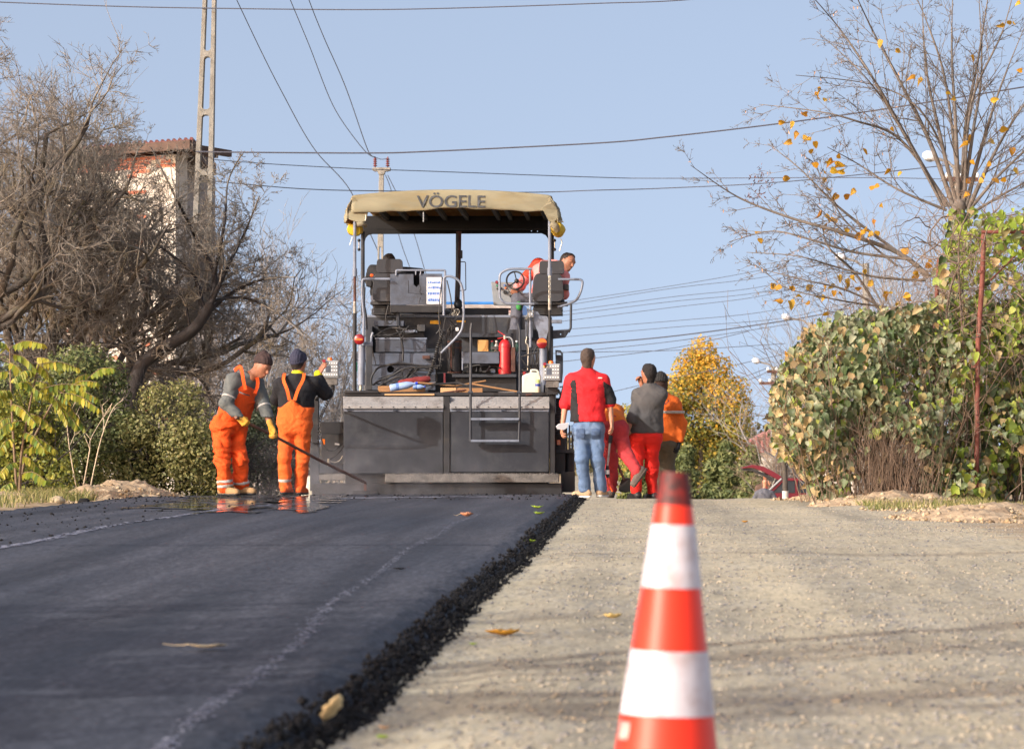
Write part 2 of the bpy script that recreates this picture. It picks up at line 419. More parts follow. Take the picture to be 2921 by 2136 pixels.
# pale scuffed lines left in the mat: sheets a few millimetres above it
M_SCUFF = mat('pale_scuffed_asphalt', rgb(150, 154, 168), rough=0.8, var=0.4, scale=30, dirt=(0.06, 0.06, 0.067, 1), damt=0.95, dscale=22, bump=0.6, bscale=90)
def ribbon(name, pts, w, m, h, jag=0.5, seed=1, step=0.06):
    r = np.random.default_rng(seed); L = []; 
    pts = [Vector(p) for p in pts]
    for a, b in zip(pts[:-1], pts[1:]):
        n = max(2, int((b - a).length / step))
        for k in range(n): L.append(a.lerp(b, k / n))
    L.append(pts[-1]); V = []; Q = []
    for i, p in enumerate(L):
        d = (L[min(i + 1, len(L) - 1)] - L[max(i - 1, 0)]).normalized(); nrm = Vector((-d.y, d.x, 0))
        wl = w * (0.5 + jag * (r.random() - 0.5)); wr = w * (0.5 + jag * (r.random() - 0.5))
        for q in (p - nrm * wl, p + nrm * wr):
            z = float(asphalt_z(np.array([q.x]), np.array([q.y]))[0]); V.append((q.x, q.y, z + h))
        if i: Q.append((2 * i - 2, 2 * i - 1, 2 * i + 1, 2 * i))
    return tag(link(name, fast_mesh(name, V, np.array(Q)), m), kind='structure')
ribbon('road_line', [(-3.15, 33.5, 0), (-2.6, 34.6, 0), (-1.7, 35.0, 0), (-1.25, 35.1, 0)], 0.4, M_SCUFF, 0.004, 1.1, 3, 0.05)
def flecks(path, n, spread, smax, seed, label):
    """pale stone flecks torn up along a line in the mat"""
    r = np.random.default_rng(seed); path = np.array(path, dtype=float); yy = np.exp(r.uniform(np.log(path[0, 1]), np.log(path[-1, 1]), n)); xx = np.interp(yy, path[:, 1], path[:, 0])
    k = fbm(np.stack([yy * 2.5, yy * 0, yy * 0 + seed], -1), 3) + .25 * r.random(n) > .40; xx, yy = xx[k], yy[k]; n = len(xx)
    xx = xx + r.normal(0, spread, n) + .02 * np.sin(yy * 1.3); s = smax * (.25 + .75 * r.random(n) ** 2); a = r.uniform(0, 6.28, n); V = []
    for q in range(5):
        t = a + q * 1.2566; rr = s * r.uniform(.6, 1.2, n); px, py = xx + np.cos(t) * rr, yy + np.sin(t) * rr * 1.8; V.append(np.stack([px, py, asphalt_z(px, py) + .004], -1))
    V = np.stack(V, 1).reshape(-1, 3); o = np.arange(n)[:, None] * 5
    tag(link('pale_flecks', fast_mesh('pale_flecks', V, None, np.concatenate([o + np.array([[0, 1, 2]]), o + np.array([[0, 2, 3]]), o + np.array([[0, 3, 4]])]), smooth=False), M_FLECK), label, 'asphalt', kind='stuff')
M_FLECK = leaf_mat('pale_asphalt_flecks', [rgb(104, 108, 124), rgb(132, 134, 148), rgb(92, 96, 112), rgb(156, 158, 168), rgb(84, 88, 102)], .8, 0.0)
flecks([(-1.0, 5.2), (-1.04, 9), (-1.14, 12), (-1.2, 16), (-1.21, 26.5)], 3800, .015, .0085, 1, 'pale flecked line along the right part of the asphalt')
flecks([(-3.44, 11), (-3.5, 18), (-3.55, 23), (-3.5, 27), (-3.3, 31), (-3.0, 33.5)], 9000, .035, .026, 2, 'pale flecked line along the left part of the asphalt')
# mirror-like film added to imitate the heat mirage's reflections where the workers stand
def mirage_material():
    m = bpy.data.materials.new('mirage_film'); m.use_nodes = True; nt = m.node_tree; b = nt.nodes['Principled BSDF']
    b.inputs['Base Color'].default_value = (0.012, 0.012, 0.014, 1); b.inputs['Roughness'].default_value = 0.05; b.inputs['IOR'].default_value = 1.33
    tc = _n(nt, 'ShaderNodeTexCoord'); mp = _n(nt, 'ShaderNodeMapping'); mp.inputs['Scale'].default_value = (1, 0.15, 1); nt.links.new(tc.outputs['Object'], mp.inputs[0])
    n = _n(nt, 'ShaderNodeTexNoise'); n.inputs['Scale'].default_value = 18; n.inputs['Detail'].default_value = 2; nt.links.new(mp.outputs[0], n.inputs['Vector'])
    bp = _n(nt, 'ShaderNodeBump'); bp.inputs['Strength'].default_value = 0.07; bp.inputs['Distance'].default_value = 0.003
    nt.links.new(n.outputs[0], bp.inputs['Height']); nt.links.new(bp.outputs[0], b.inputs['Normal'])
    n2 = _n(nt, 'ShaderNodeTexNoise'); n2.inputs['Scale'].default_value = 3.2; n2.inputs['Detail'].default_value = 6; n2.inputs['Roughness'].default_value = .7; mp2 = _n(nt, 'ShaderNodeMapping'); mp2.inputs['Scale'].default_value = (1, 0.55, 1)
    nt.links.new(tc.outputs['Object'], mp2.inputs[0]); nt.links.new(mp2.outputs[0], n2.inputs['Vector'])
    rr = _n(nt, 'ShaderNodeMapRange'); rr.inputs[1].default_value = .40; rr.inputs[2].default_value = .54; nt.links.new(n2.outputs[0], rr.inputs[0])
    dry = _n(nt, 'ShaderNodeBsdfPrincipled'); dry.inputs['Base Color'].default_value = (.055, .056, .063, 1); dry.inputs['Roughness'].default_value = .75
    ms = _n(nt, 'ShaderNodeMixShader'); nt.links.new(rr.outputs[0], ms.inputs[0]); nt.links.new(dry.outputs[0], ms.inputs[1]); nt.links.new(b.outputs[0], ms.inputs[2]); nt.links.new(ms.outputs[0], nt.nodes['Material Output'].inputs[0])
    return m
M_MIRAGE = mirage_material()
def mirage_patch(pix, seed):
    """thin film lying on the mat: a fine grid cut to the outline, ragged at its rim"""
    out = [G(px, py, .06) for px, py in pix]; pl = [(p.x, p.y) for p in out]; st_ = .055
    xs = np.arange(min(p[0] for p in pl) - .1, max(p[0] for p in pl) + .1, st_); ys = np.arange(min(p[1] for p in pl) - .2, max(p[1] for p in pl) + .2, st_ * 2); X, Y = np.meshgrid(xs, ys)
    old = np.clip((-3.5 - X) / .06, 0, 1); Z = zgv(Y) + .0645 - .016 * old; w = fbm(np.stack([X * 4, Y * 1.6, X * 0 + seed], -1), 3) - .43
    def inside(x, y):
        c = False; j = len(pl) - 1
        for i in range(len(pl)):
            if (pl[i][1] > y) != (pl[j][1] > y) and x < (pl[j][0] - pl[i][0]) * (y - pl[i][1]) / (pl[j][1] - pl[i][1]) + pl[i][0]: c = not c
            j = i
        return c
    nx = len(xs); Q = []
    for i in range(len(ys) - 1):
        for j in range(nx - 1):
            if inside(X[i, j] + w[i, j] * .5, Y[i, j] + w[i, j] * 2.5): k = i * nx + j; Q.append((k, k + 1, k + nx + 1, k + nx))
    return tag(link('mirage_patch', fast_mesh('mirage_patch', np.stack([X, Y, Z], -1).reshape(-1, 3), np.array(Q)), M_MIRAGE), kind='structure')
mirage_patch([(540, 1414), (600, 1410), (700, 1409), (775, 1411), (790, 1424), (755, 1436), (745, 1447), (715, 1462), (660, 1468), (585, 1464), (608, 1448), (480, 1450), (390, 1443), (440, 1434)], 5)
mirage_patch([(772, 1409), (840, 1407), (920, 1408), (985, 1412), (960, 1422), (915, 1436), (890, 1460), (850, 1467), (800, 1464), (782, 1440)], 6)

# loose stones: uncountable
def rock_template(r, n):
    T = []; base = np.array([[1, 0, .2], [-.2, 1, .1], [-1, .1, -.1], [.2, -1, .15], [.1, .1, 1], [0, -.1, -1]]); F3 = np.array([[0, 1, 4], [1, 2, 4], [2, 3, 4], [3, 0, 4], [1, 0, 5], [2, 1, 5], [3, 2, 5], [0, 3, 5]])
    for _ in range(n): T.append(base * r.uniform(0.6, 1.15, (len(base), 1)) * r.uniform(0.6, 1.2, (1, 3)))
    return T, F3
def scatter_rocks(name, pos, size, m, seed, flat=0.6):
    r = np.random.default_rng(seed); T, F3 = rock_template(r, 12); N = len(pos)
    pick = r.integers(0, len(T), N); T = np.array(T)[pick] * size[:, None, None]
    a = r.uniform(0, 6.28, N); ca, sa = np.cos(a)[:, None], np.sin(a)[:, None]
    X = T[..., 0] * ca - T[..., 1] * sa; Y = T[..., 0] * sa + T[..., 1] * ca
    V = np.stack([X, Y, T[..., 2] * flat], -1) + np.asarray(pos)[:, None, :]
    nv = T.shape[1]
    me = fast_mesh(name, V.reshape(-1, 3), None, (F3[None] + (np.arange(N) * nv)[:, None, None]).reshape(-1, 3), smooth=False)
    return link(name, me, m)
M_STONE = leaf_mat('gravel_stones', [rgb(112, 114, 120), rgb(146, 144, 138), rgb(172, 160, 138), rgb(132, 132, 134), rgb(180, 170, 150), rgb(156, 146, 126), rgb(164, 154, 136), rgb(100, 102, 110), rgb(140, 136, 128)], 0.9, 0.0)
M_CRUMB = mat('asphalt_crumbs', (0.010, 0.010, 0.011, 1), rough=0.85, var=0.5, scale=20, spec=0.25)
N = 44000
yy = 6.0 * (38 / 6.0) ** rng.random(N); xx = XRF(yy) + 0.05 + (rng.random(N) ** 0.9) * (0.12 * yy + 1.2)
keep = fbm(np.stack([xx * 0.9, yy * 0.45, xx * 0 + 2.5], -1), 3) + 0.25 * rng.random(N) > 0.52
xx, yy = xx[keep], yy[keep]
sz = 0.004 + 0.0105 * rng.random(len(xx)) ** 2.6 + 0.008 * (rng.random(len(xx)) > 0.988)
st = scatter_rocks('gravel_stones', np.stack([xx, yy, ground_z(xx, yy) + sz * 0.1], -1), sz, M_STONE, 11)
tag(st, 'loose grey and tan stones on the gravel road base', 'gravel', kind='stuff')
N = 17000
yy = 5.5 * (40.5 / 5.5) ** rng.random(N); t = rng.random(N)
xx = XRF(yy) - 0.062 + 0.095 * t + rng.normal(0, 0.016, N) + .05 * (fbm(np.stack([yy * 3, yy * 0, yy * 0], -1), 2) - .38)
sz = 0.0035 + 0.0125 * rng.random(N) ** 3.2
zz = np.maximum(asphalt_z(xx, yy), ground_z(xx, yy)) + sz * 0.35 + np.where(abs(xx - XRF(yy) + .03) < .05, .028 * rng.random(N), 0)
cr = scatter_rocks('asphalt_crumbs', np.stack([xx, yy, zz], -1), sz, M_CRUMB, 12, 0.85)
tag(cr, 'black asphalt crumbs along the edge of the new lane', 'asphalt crumbs', kind='stuff')
N = 1200                                                            # crumbs on the older strip and near the screed
yy = np.concatenate([rng.uniform(17, 39, N // 2), rng.uniform(33, 38.6, N // 2)]); xx = np.concatenate([-5.7 + 2.2 * rng.random(N // 2) ** 1.4, rng.uniform(-5.6, -0.6, N // 2)])
sz = 0.005 + 0.016 * rng.random(N) ** 3
cr = scatter_rocks('asphalt_crumbs', np.stack([xx, yy, asphalt_z(xx, yy) + sz * 0.3], -1), sz, M_CRUMB, 13, 0.8)
tag(cr, 'scattered black crumbs on the asphalt before the screed', 'asphalt crumbs', kind='stuff')

# heaps of soil along both verges
M_SOIL = mat('dug_soil', rgb(176, 154, 124), rough=0.95, var=0.35, scale=9, dirt=rgb(120, 98, 74), damt=0.5, dscale=6, bump=0.8, bscale=25)
def heap(name, cx, cy, rx, ry, h, seed, label):
    n = 46; xs = np.linspace(-1, 1, n); X, Y = np.meshgrid(xs, xs)
    R = np.sqrt(X * X + Y * Y); p = np.stack([X * rx * 5 + seed, Y * ry * 5, X * 0 + seed], -1)
    Z = h * np.clip(1 - R * R, 0, 1) * (0.45 + 1.1 * fbm(p, 4)) + np.where(R < 1, (fbm(p * 3.5, 3) - 0.43) * 0.13 * np.clip(1.3 - R, 0, 1), -0.08)
    V = np.stack([X * rx + cx, Y * ry + cy, Z + zgv(Y * ry + cy) - 0.02], -1).reshape(-1, 3)
    i = np.arange((n - 1) * n).reshape(n - 1, n)[:, :-1].ravel()
    me = fast_mesh(name, V, np.stack([i, i + 1, i + n + 1, i + n], -1))
    return tag(link(name, me, M_SOIL), label, 'soil', kind='structure')
heap('soil_heap', -5.75, 37.6, 0.78, 0.9, 0.20, 1, 'low heap of dug soil at the left edge of the asphalt')
heap('soil_heap', -6.55, 35.0, 0.5, 0.7, 0.12, 5, 'small soil bump left of the asphalt')
heap('soil_heap', 2.65, 33.5, 0.9, 1.2, 0.13, 9, 'brown soil bank below the big bush')
heap('soil_heap', 2.95, 27.5, 0.75, 1.8, 0.12, 13, 'brown soil bank at the right edge of the gravel')
heap('soil_heap', 2.2, 36.4, 0.6, 0.9, 0.09, 17, 'low soil rise in front of the bush')
rk = np.random.default_rng(21)
M_ROCK = mat('pale_rock', rgb(172, 156, 128), rough=0.95, var=0.3, scale=14, bump=0.6, bscale=40)
def rock_thing(px, py, d, r, seed, label, m=M_ROCK, name='rock', sq=0.75):
    rr = np.random.default_rng(seed); bm = bmesh.new(); bmesh.ops.create_icosphere(bm, subdivisions=3, radius=1)
    for v in bm.verts:
        q = np.array(v.co[:]); f = 0.75 + 0.6 * float(fbm((q * 1.7 + seed)[None], 3)[0]); v.co = Vector(q * f) * r; v.co.z *= sq
    me = bpy.data.meshes.new(name); bm.to_mesh(me); bm.free()
    c = P(px, py, d); o = link(name, me, m); o.location = (c.x, c.y, zg(d) + r * sq * 0.45); o.rotation_euler = (0, 0, seed)
    for p in me.polygons: p.use_smooth = seed % 2 == 0
    return tag(o, label, 'rock')
rock_thing(378, 1390, 37.2, 0.085, 2, 'larger pale rock on top of the left soil heap')
rock_thing(410, 1403, 37.0, 0.06, 3, 'grey rock at the right end of the left soil heap')
rock_thing(165, 1432, 34.3, 0.075, 4, 'pale rock at the foot of the sapling on the left verge')
rock_thing(240, 1440, 34.0, 0.06, 6, 'black lump of old asphalt beside the left soil heap', M_CRUMB)
rock_thing(520, 1412, 37.4, 0.05, 8, 'small pale rock left of the bending worker')
rock_thing(2560, 1418, 33.0, 0.12, 5, 'flat brown rock on the soil bank below the bush', sq=0.5)
rock_thing(2440, 1432, 33.0, 0.06, 7, 'small tan rock near the dry stems of the bush')
rock_thing(2150+530, 1478, 27.5, 0.07, 9, 'tan clod on the right soil bank')
rock_thing(884, 1372, 39.8, 0.12, 10, 'tall pale lump standing in for sunlit gravel behind the legs of the worker in a black sweater', mat('sunlit_gravel_tone', rgb(205, 200, 178), rough=0.95, var=0.3, scale=30, bump=0.8, bscale=60), 'sunlit_gravel_lump', 1.7)  # pale lump put in for the brightness of sunlit gravel glimpsed past the paver

M_CLOD = leaf_mat('earth_clods', [rgb(150, 126, 94), rgb(184, 164, 132), rgb(120, 100, 76), rgb(196, 178, 148), rgb(164, 148, 122)], .95, 0.0)
r_ = np.random.default_rng(77); cx_ = []; cy_ = []
for (x, y, rx, ry, n) in ((-5.8, 37.6, .75, .9, 900), (-6.4, 35, .6, .9, 350), (2.65, 33.5, .9, 1.3, 700), (2.9, 27.5, .8, 2.2, 900), (2.3, 36.2, .8, 1, 500), (2.9, 31, .8, 1.5, 500)):
    a_ = r_.uniform(0, 6.28, n); q_ = np.sqrt(r_.random(n)); cx_.append(x + rx * q_ * np.cos(a_)); cy_.append(y + ry * q_ * np.sin(a_))
cx_ = np.concatenate(cx_); cy_ = np.concatenate(cy_); sz = 0.007 + 0.03 * r_.random(len(cx_)) ** 3.5
def heap_top(x, y):
    z = ground_z(x, y)
    for (hx, hy, rx, ry, h) in ((-5.75, 37.6, .78, .9, .20), (-6.55, 35, .5, .7, .12), (2.65, 33.5, .9, 1.2, .13), (2.95, 27.5, .75, 1.8, .12), (2.2, 36.4, .6, .9, .09)):
        R2 = ((x - hx) / rx) ** 2 + ((y - hy) / ry) ** 2; z = np.maximum(z, zgv(y) - .02 + h * np.clip(1 - R2, 0, 1) * .95)
    return z
tag(scatter_rocks('earth_clods', np.stack([cx_, cy_, heap_top(cx_, cy_) + sz * .3], -1), sz, M_CLOD, 14, .8), 'brown clods and stones along both verges', 'soil', kind='stuff')
# grass blades
def grass(name, regions, n, h, m, seed, label):
    r = np.random.default_rng(seed); V = []; F3 = []
    for (x0, x1, y0, y1, w) in regions:
        k = int(n * w); x = r.uniform(x0, x1, k); y = r.uniform(y0, y1, k)
        cl = fbm(np.stack([x * 1.7, y * 1.7, x * 0], -1), 3); ok = cl + 0.2 * r.random(k) > 0.46; x, y = x[ok], y[ok]; k = len(x)
        z = ground_z(x, y) + 0.01; a = r.uniform(0, 6.28, k); l = h * r.uniform(0.4, 1.3, k); b = 0.003 + 0.003 * r.random(k)
        lean = r.normal(0, 0.45, (k, 2)) * l[:, None]
        base = np.stack([x, y, z], -1); dx = np.stack([np.cos(a) * b, np.sin(a) * b, a * 0], -1)
        mid = base + np.stack([lean[:, 0] * 0.35, lean[:, 1] * 0.35, l * 0.6], -1); tip = base + np.stack([lean[:, 0], lean[:, 1], l], -1)
        vv = np.stack([base - dx, base + dx, mid + dx * 0.7, mid - dx * 0.7, tip], 1).reshape(-1, 3)
        o = sum(len(q) for q in V); V.append(vv); i = o + np.arange(k) * 5
        F3.append(np.concatenate([np.stack([i, i + 1, i + 2], -1), np.stack([i, i + 2, i + 3], -1), np.stack([i + 3, i + 2, i + 4], -1)]))
    me = fast_mesh(name, np.concatenate(V), None, np.concatenate(F3))
    return tag(link(name, me, m), label, 'grass', kind='stuff')
M_GRASS = leaf_mat('grass_blades', [rgb(86, 100, 48), rgb(128, 132, 70), rgb(178, 164, 110), rgb(76, 92, 44), rgb(190, 176, 126), rgb(110, 122, 60)], 0.6, 0.3)
grass('grass', [(-7.6, -5.9, 34.5, 39.5, 1.0), (-6.9, -5.9, 29, 34.5, 0.25)], 6000, 0.12, M_GRASS, 31, 'green and straw grass on the left verge')
grass('grass', [(2.2, 3.6, 30.5, 36, 1.0), (3.0, 4.5, 26, 32, 0.5)], 4200, 0.07, M_GRASS, 32, 'green grass on the right verge below the bush')
# ================================================================== THE ROAD PAVER
M_PAINT = mat('grey_machine_paint', rgb(78, 86, 100), rough=0.5, var=0.22, scale=5, dirt=rgb(46, 45, 45), damt=0.55, dscale=4, bump=0.08)
M_PAINTL = mat('light_grey_tube_paint', rgb(120, 128, 142), rough=0.45, var=0.15, scale=7, dirt=rgb(78, 74, 70), damt=0.35, dscale=9)
M_PAINTD = mat('dark_grey_machine_paint', rgb(44, 48, 55), rough=0.55, var=0.3, scale=5, dirt=rgb(92, 86, 76), damt=0.3, dscale=3)
M_BLACK = mat('greasy_black_steel', rgb(33, 33, 35), rough=0.5, var=0.3, scale=9, dirt=rgb(74, 66, 56), damt=0.25, dscale=6)
M_RUBBER = mat('black_rubber_hose', rgb(36, 36, 37), rough=0.55, var=0.2, dirt=rgb(84, 78, 68), damt=0.3, dscale=12)
M_PLATE = mat('dusty_dappled_screed_plate', rgb(31, 35, 43), rough=0.62, var=0.25, scale=2.2, dirt=rgb(66, 68, 71), damt=0.5, dscale=2.4, bump=0.12, bscale=14)  # lighter blotches put dappled branch shade, along with dust, into the colour
M_ALU = mat('scuffed_tread_plate', rgb(160, 158, 155), rough=0.55, metal=0.2, var=0.2, scale=5, dirt=rgb(96, 90, 84), damt=0.55, dscale=5, bump=0.25, bscale=45)
M_LEDGE = mat('dusty_screed_ledge', rgb(106, 102, 97), rough=0.85, var=0.3, scale=9, dirt=rgb(58, 56, 54), damt=0.5, dscale=7, bump=0.5, bscale=50)
M_RUST = mat('rusty_brown_steel', rgb(92, 60, 50), rough=0.8, var=0.4, scale=12, dirt=rgb(38, 32, 30), damt=0.5, dscale=7)
M_SEAT = mat('black_seat_vinyl', rgb(48, 49, 53), rough=0.5, var=0.15, dirt=rgb(88, 84, 80), damt=0.2, dscale=6)
M_CANVAS = mat('dirty_yellow_canvas', rgb(146, 141, 116), rough=0.9, var=0.22, scale=3.5, dirt=rgb(150, 130, 82), damt=0.32, dscale=3.2, bump=0.12, bscale=25, stretch=(0.5, 1, 1.6), trans=0.22, tcol=rgb(214, 150, 40))
M_YCLOTH = mat('clean_yellow_canvas', rgb(214, 178, 44), rough=0.8, var=0.2, scale=6, dirt=rgb(150, 126, 60), damt=0.4, dscale=5)
M_RED = mat('red_lens', rgb(130, 24, 30), rough=0.3, var=0.15, scale=40, coat=0.4)
M_ORANGE = mat('orange_lens', rgb(222, 110, 30), rough=0.25, var=0.12, coat=0.4)
M_PAPER = mat('white_paper', rgb(226, 226, 228), rough=0.8, var=0.05)
M_BLUEINK = mat('blue_print', rgb(96, 128, 190), rough=0.8, var=0.25, scale=60)
M_LETTER = mat('dark_grey_print', rgb(70, 72, 74), rough=0.85, var=0.3, scale=20)
M_STEELL = mat('bare_worn_steel', rgb(176, 172, 160), rough=0.4, metal=0.5, var=0.2, dirt=rgb(96, 80, 66), damt=0.5, dscale=14)
M_CTRL = mat('control_box_grey', rgb(142, 146, 148), rough=0.5, var=0.12, dirt=rgb(96, 94, 90), damt=0.3)
M_WHITE = mat('white_print', rgb(232, 232, 228), rough=0.6, var=0.05)
M_GREENL = mat('green_paint', rgb(30, 128, 92), rough=0.5)
M_YSTICK = mat('yellow_sticker', rgb(232, 170, 30), rough=0.5)

DS = 39.3                                    # distance of the screed's rear plates
paver = empty('road_paver', P(1284, 1410, DS + 2.5), 'grey road paver with a dirty yellow canvas canopy, laying asphalt', 'road paver')
paver.location.z = zg(DS)
def rect(a): return a
def pbox(name, m, x0, x1, y0, y1, d, th, parent=paver, bevel=0.004):
    a = P(x0, y1, d); b = P(x1, y0, d)
    return MB().box((a.x, d, a.z), (b.x, d + th, b.z)).build(name, m, parent, smooth=False, bevel=bevel)
def pts(l, d=None):
    return [P(p[0], p[1], p[2] if len(p) > 2 else d) for p in l]
def smooth_path(l, sub=6, closed=False):
    l = [Vector(p) for p in l]; n = len(l); out = []
    for i in range(n if closed else n - 1):
        g = (lambda k: l[k % n]) if closed else (lambda k: l[max(0, min(n - 1, k))])
        p0, p1, p2, p3 = g(i - 1), g(i), g(i + 1), g(i + 2)
        for k in range(sub):
            t = k / sub
            out.append(0.5 * ((2 * p1) + (p2 - p0) * t + (2 * p0 - 5 * p1 + 4 * p2 - p3) * t * t + (3 * p1 - p0 - 3 * p2 + p3) * t ** 3))
    if not closed: out.append(l[-1])
    return out
def fillet(l, r, sub=5):
    """straight tube path with rounded corners"""
    l = [Vector(p) for p in l]; out = [l[0]]
    for a, b, c in zip(l[:-2], l[1:-1], l[2:]):
        u = (a - b); v = (c - b); rr = min(r, u.length * 0.45, v.length * 0.45); p = b + u.normalized() * rr; q = b + v.normalized() * rr
        for k in range(sub + 1):
            t = k / sub; out.append(p * (1 - t) ** 2 + b * 2 * t * (1 - t) + q * t * t)
    out.append(l[-1]); return out
def ptube(name, m, l, w, d=None, parent=paver, smooth=False, r=0.0, n=8, closed=False):
    """w: diameter in photo pixels at the first point's distance"""
    q = pts(l, d); rad = w / 2 * (q[0].y / F)
    if smooth: q = smooth_path(q, 6, closed)
    elif r > 0: q = fillet(q, r)
    return MB().tube(q, rad, n, closed).build(name, m, parent)
def plate(name, m, loops, d, th, parent=paver, bevel=0.0):
    return MB().prism(loops, lambda u, v: P(u, v, d), (0, th, 0)).build(name, m, parent, smooth=False, bevel=bevel)
def circle(cx, cy, r, n=14): return [(cx + r * math.cos(2 * math.pi * k / n), cy + r * math.sin(2 * math.pi * k / n)) for k in range(n)]

# ---- screed: the two big rear plates, tread strips, ledge
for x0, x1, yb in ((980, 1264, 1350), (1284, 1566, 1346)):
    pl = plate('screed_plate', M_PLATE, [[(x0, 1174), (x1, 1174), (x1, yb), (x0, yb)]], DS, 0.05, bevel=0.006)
    # step plate: sloped tread on top, a lip below
    a, b = P(x0 - 1, 1131, DS + 0.10), P(x1 + 1, 1131, DS + 0.10); c, e = P(x0 - 1, 1157, DS - 0.05), P(x1 + 1, 1157, DS - 0.05)
    mb = MB(); mb.add([a, b, e, c, a - Vector((0, 0, .02)) + Vector((0, .01, 0)), b - Vector((0, 0, .02)) + Vector((0, .01, 0)), e + Vector((0, .03, -.012)), c + Vector((0, .03, -.012))],
           [(0, 1, 2, 3), (7, 6, 5, 4), (3, 2, 6, 7), (0, 4, 5, 1), (1, 5, 6, 2), (0, 3, 7, 4)])
    st = mb.build('step_plate', M_ALU, paver, smooth=False, bevel=0.003)
    pbox('step_lip', M_ALU, x0 - 1, x1 + 1, 1157, 1165, DS - 0.05, 0.03, st, 0.002)
    pbox('hinge_strip', M_PAINTL, x0, x1, 1165.5, 1174, DS - 0.012, 0.06, pl, 0.002)
    for k in range(2):
        hx = x0 + (x1 - x0) * (0.03 + 0.46 * k + (0.0 if x0 < 1200 else 0.02))
        MB().cyl(P(hx + 2, 1169, DS - 0.02), P(hx + 14, 1169, DS - 0.02), 0.012, n=10).build('hinge', M_PAINT, pl)
    # raised tread bars
    mb = MB(); rr = random.Random(3)
    for k in range(52):
        for j in range(3):
            u = (k + 0.5 + 0.5 * (j % 2)) / 52.5; v = 0.2 + 0.28 * j
            q = a.lerp(b, u).lerp(c.lerp(e, u), v); dx = 0.013 if (k + j) % 2 else -0.013
            nrm = (b - a).cross(c - a).normalized(); nrm = nrm if nrm.y < 0 else -nrm
            mb.bar(q + Vector((-dx, 0, 0)) + (a - c).normalized() * 0.012, q + Vector((dx, 0, 0)) - (a - c).normalized() * 0.012, 0.005, 0.004, nrm)
    tag(mb.build('tread_bars', M_ALU, st, smooth=False), kind='stuff')
pbox('screed_post', M_BLACK, 1266, 1283, 1131, 1352, DS - 0.015, 0.12)
pbox('screed_body', M_BLACK, 984, 1564, 1180, 1392, DS + 0.08, 0.55, bevel=0.01)
pbox('side_plate', M_BLACK, 1568, 1583, 1110, 1352, DS + 0.02, 0.7)
mb = MB(); a, b = P(1098, 1352, DS - 0.16), P(1594, 1376, DS - 0.16)
mb.box((a.x, DS - 0.16, b.z), (b.x, DS + 0.06, a.z)); mb.build('screed_ledge', M_LEDGE, paver, smooth=False, bevel=0.008)
mb = MB(); a, b = P(910, 1353, DS + 0.12), P(1097, 1369, DS + 0.12)
mb.box((a.x, DS + 0.1, b.z), (b.x, DS + 0.3, a.z)); mb.build('extension_ledge', M_LEDGE, paver, smooth=False, bevel=0.008)
pbox('screed_sole', M_BLACK, 890, 1602, 1379, 1420, DS - 0.07, 0.6)
# ---- left screed extension with its ram, hoses, end gate
pbox('extension_frame', M_BLACK, 914, 979, 1203, 1237, DS + 0.35, 0.25)
pbox('extension_frame', M_PAINTD, 905, 979, 1322, 1350, DS + 0.35, 0.3)
pbox('extension_back', M_BLACK, 916, 984, 1237, 1350, DS + 0.75, 0.08)
pbox('end_gate', M_PAINTD, 884, 910, 1262, 1400, DS + 0.1, 0.04)
pbox('end_gate_post', M_BLACK, 889, 908, 1136, 1264, DS + 0.0, 0.10)
ptube('ram', M_STEELL, [(938, 1308), (938, 1330)], 9, DS + 0.3)
ptube('hose', M_RUBBER, [(975, 1215), (983, 1260), (962, 1296), (938, 1310)], 4, DS + 0.3, smooth=True)
ptube('hose', M_STEELL, [(938, 1314), (955, 1318), (970, 1312), (977, 1300)], 3, DS + 0.28, smooth=True)
ptube('hose', M_RUBBER, [(915, 1245), (925, 1275), (950, 1285), (980, 1262)], 4, DS + 0.33, smooth=True)
pbox('reflector', M_ORANGE, 918, 927, 1252, 1268, DS + 0.33, 0.01)
MB().cyl(P(955, 1266, DS + 0.3), P(968, 1268, DS + 0.3), 0.012, n=10).build('grease_fitting', M_WHITE, paver)
# ---- right end of the screed: struts, roller, reflector
pbox('right_extension_frame', M_BLACK, 1584, 1612, 1180, 1352, DS + 0.3, 0.25)
pbox('right_extension_beam', M_PAINTD, 1586, 1640, 1282, 1292, DS + 0.28, 0.3)
pbox('reflector', M_ORANGE, 1588, 1599, 1254, 1269, DS + 0.27, 0.012)
for x in (1613, 1622, 1630): pbox('strut', M_PAINTD if x != 1622 else M_PAINT, x, x + 5, 1212, 1290, DS + 0.34, 0.05)
MB().cyl(P(1624, 1292, DS + 0.5), P(1624, 1400, DS + 0.5), 0.062, 0.066, 16).build('end_gate_ram', M_PAINTD, paver)
pbox('right_end_gate', M_BLACK, 1600, 1640, 1345, 1404, DS + 0.25, 0.05)
pbox('cable_chain', M_RUBBER, 1586, 1598, 1135, 1245, DS + 0.2, 0.06)
mb = MB()
for k in range(15): y = 1137 + k * 7.2; mb.cyl(P(1585, y, DS + 0.19), P(1599, y, DS + 0.19), 0.009, n=8)
mb.build('cable_chain_links', M_PAINTD, paver)

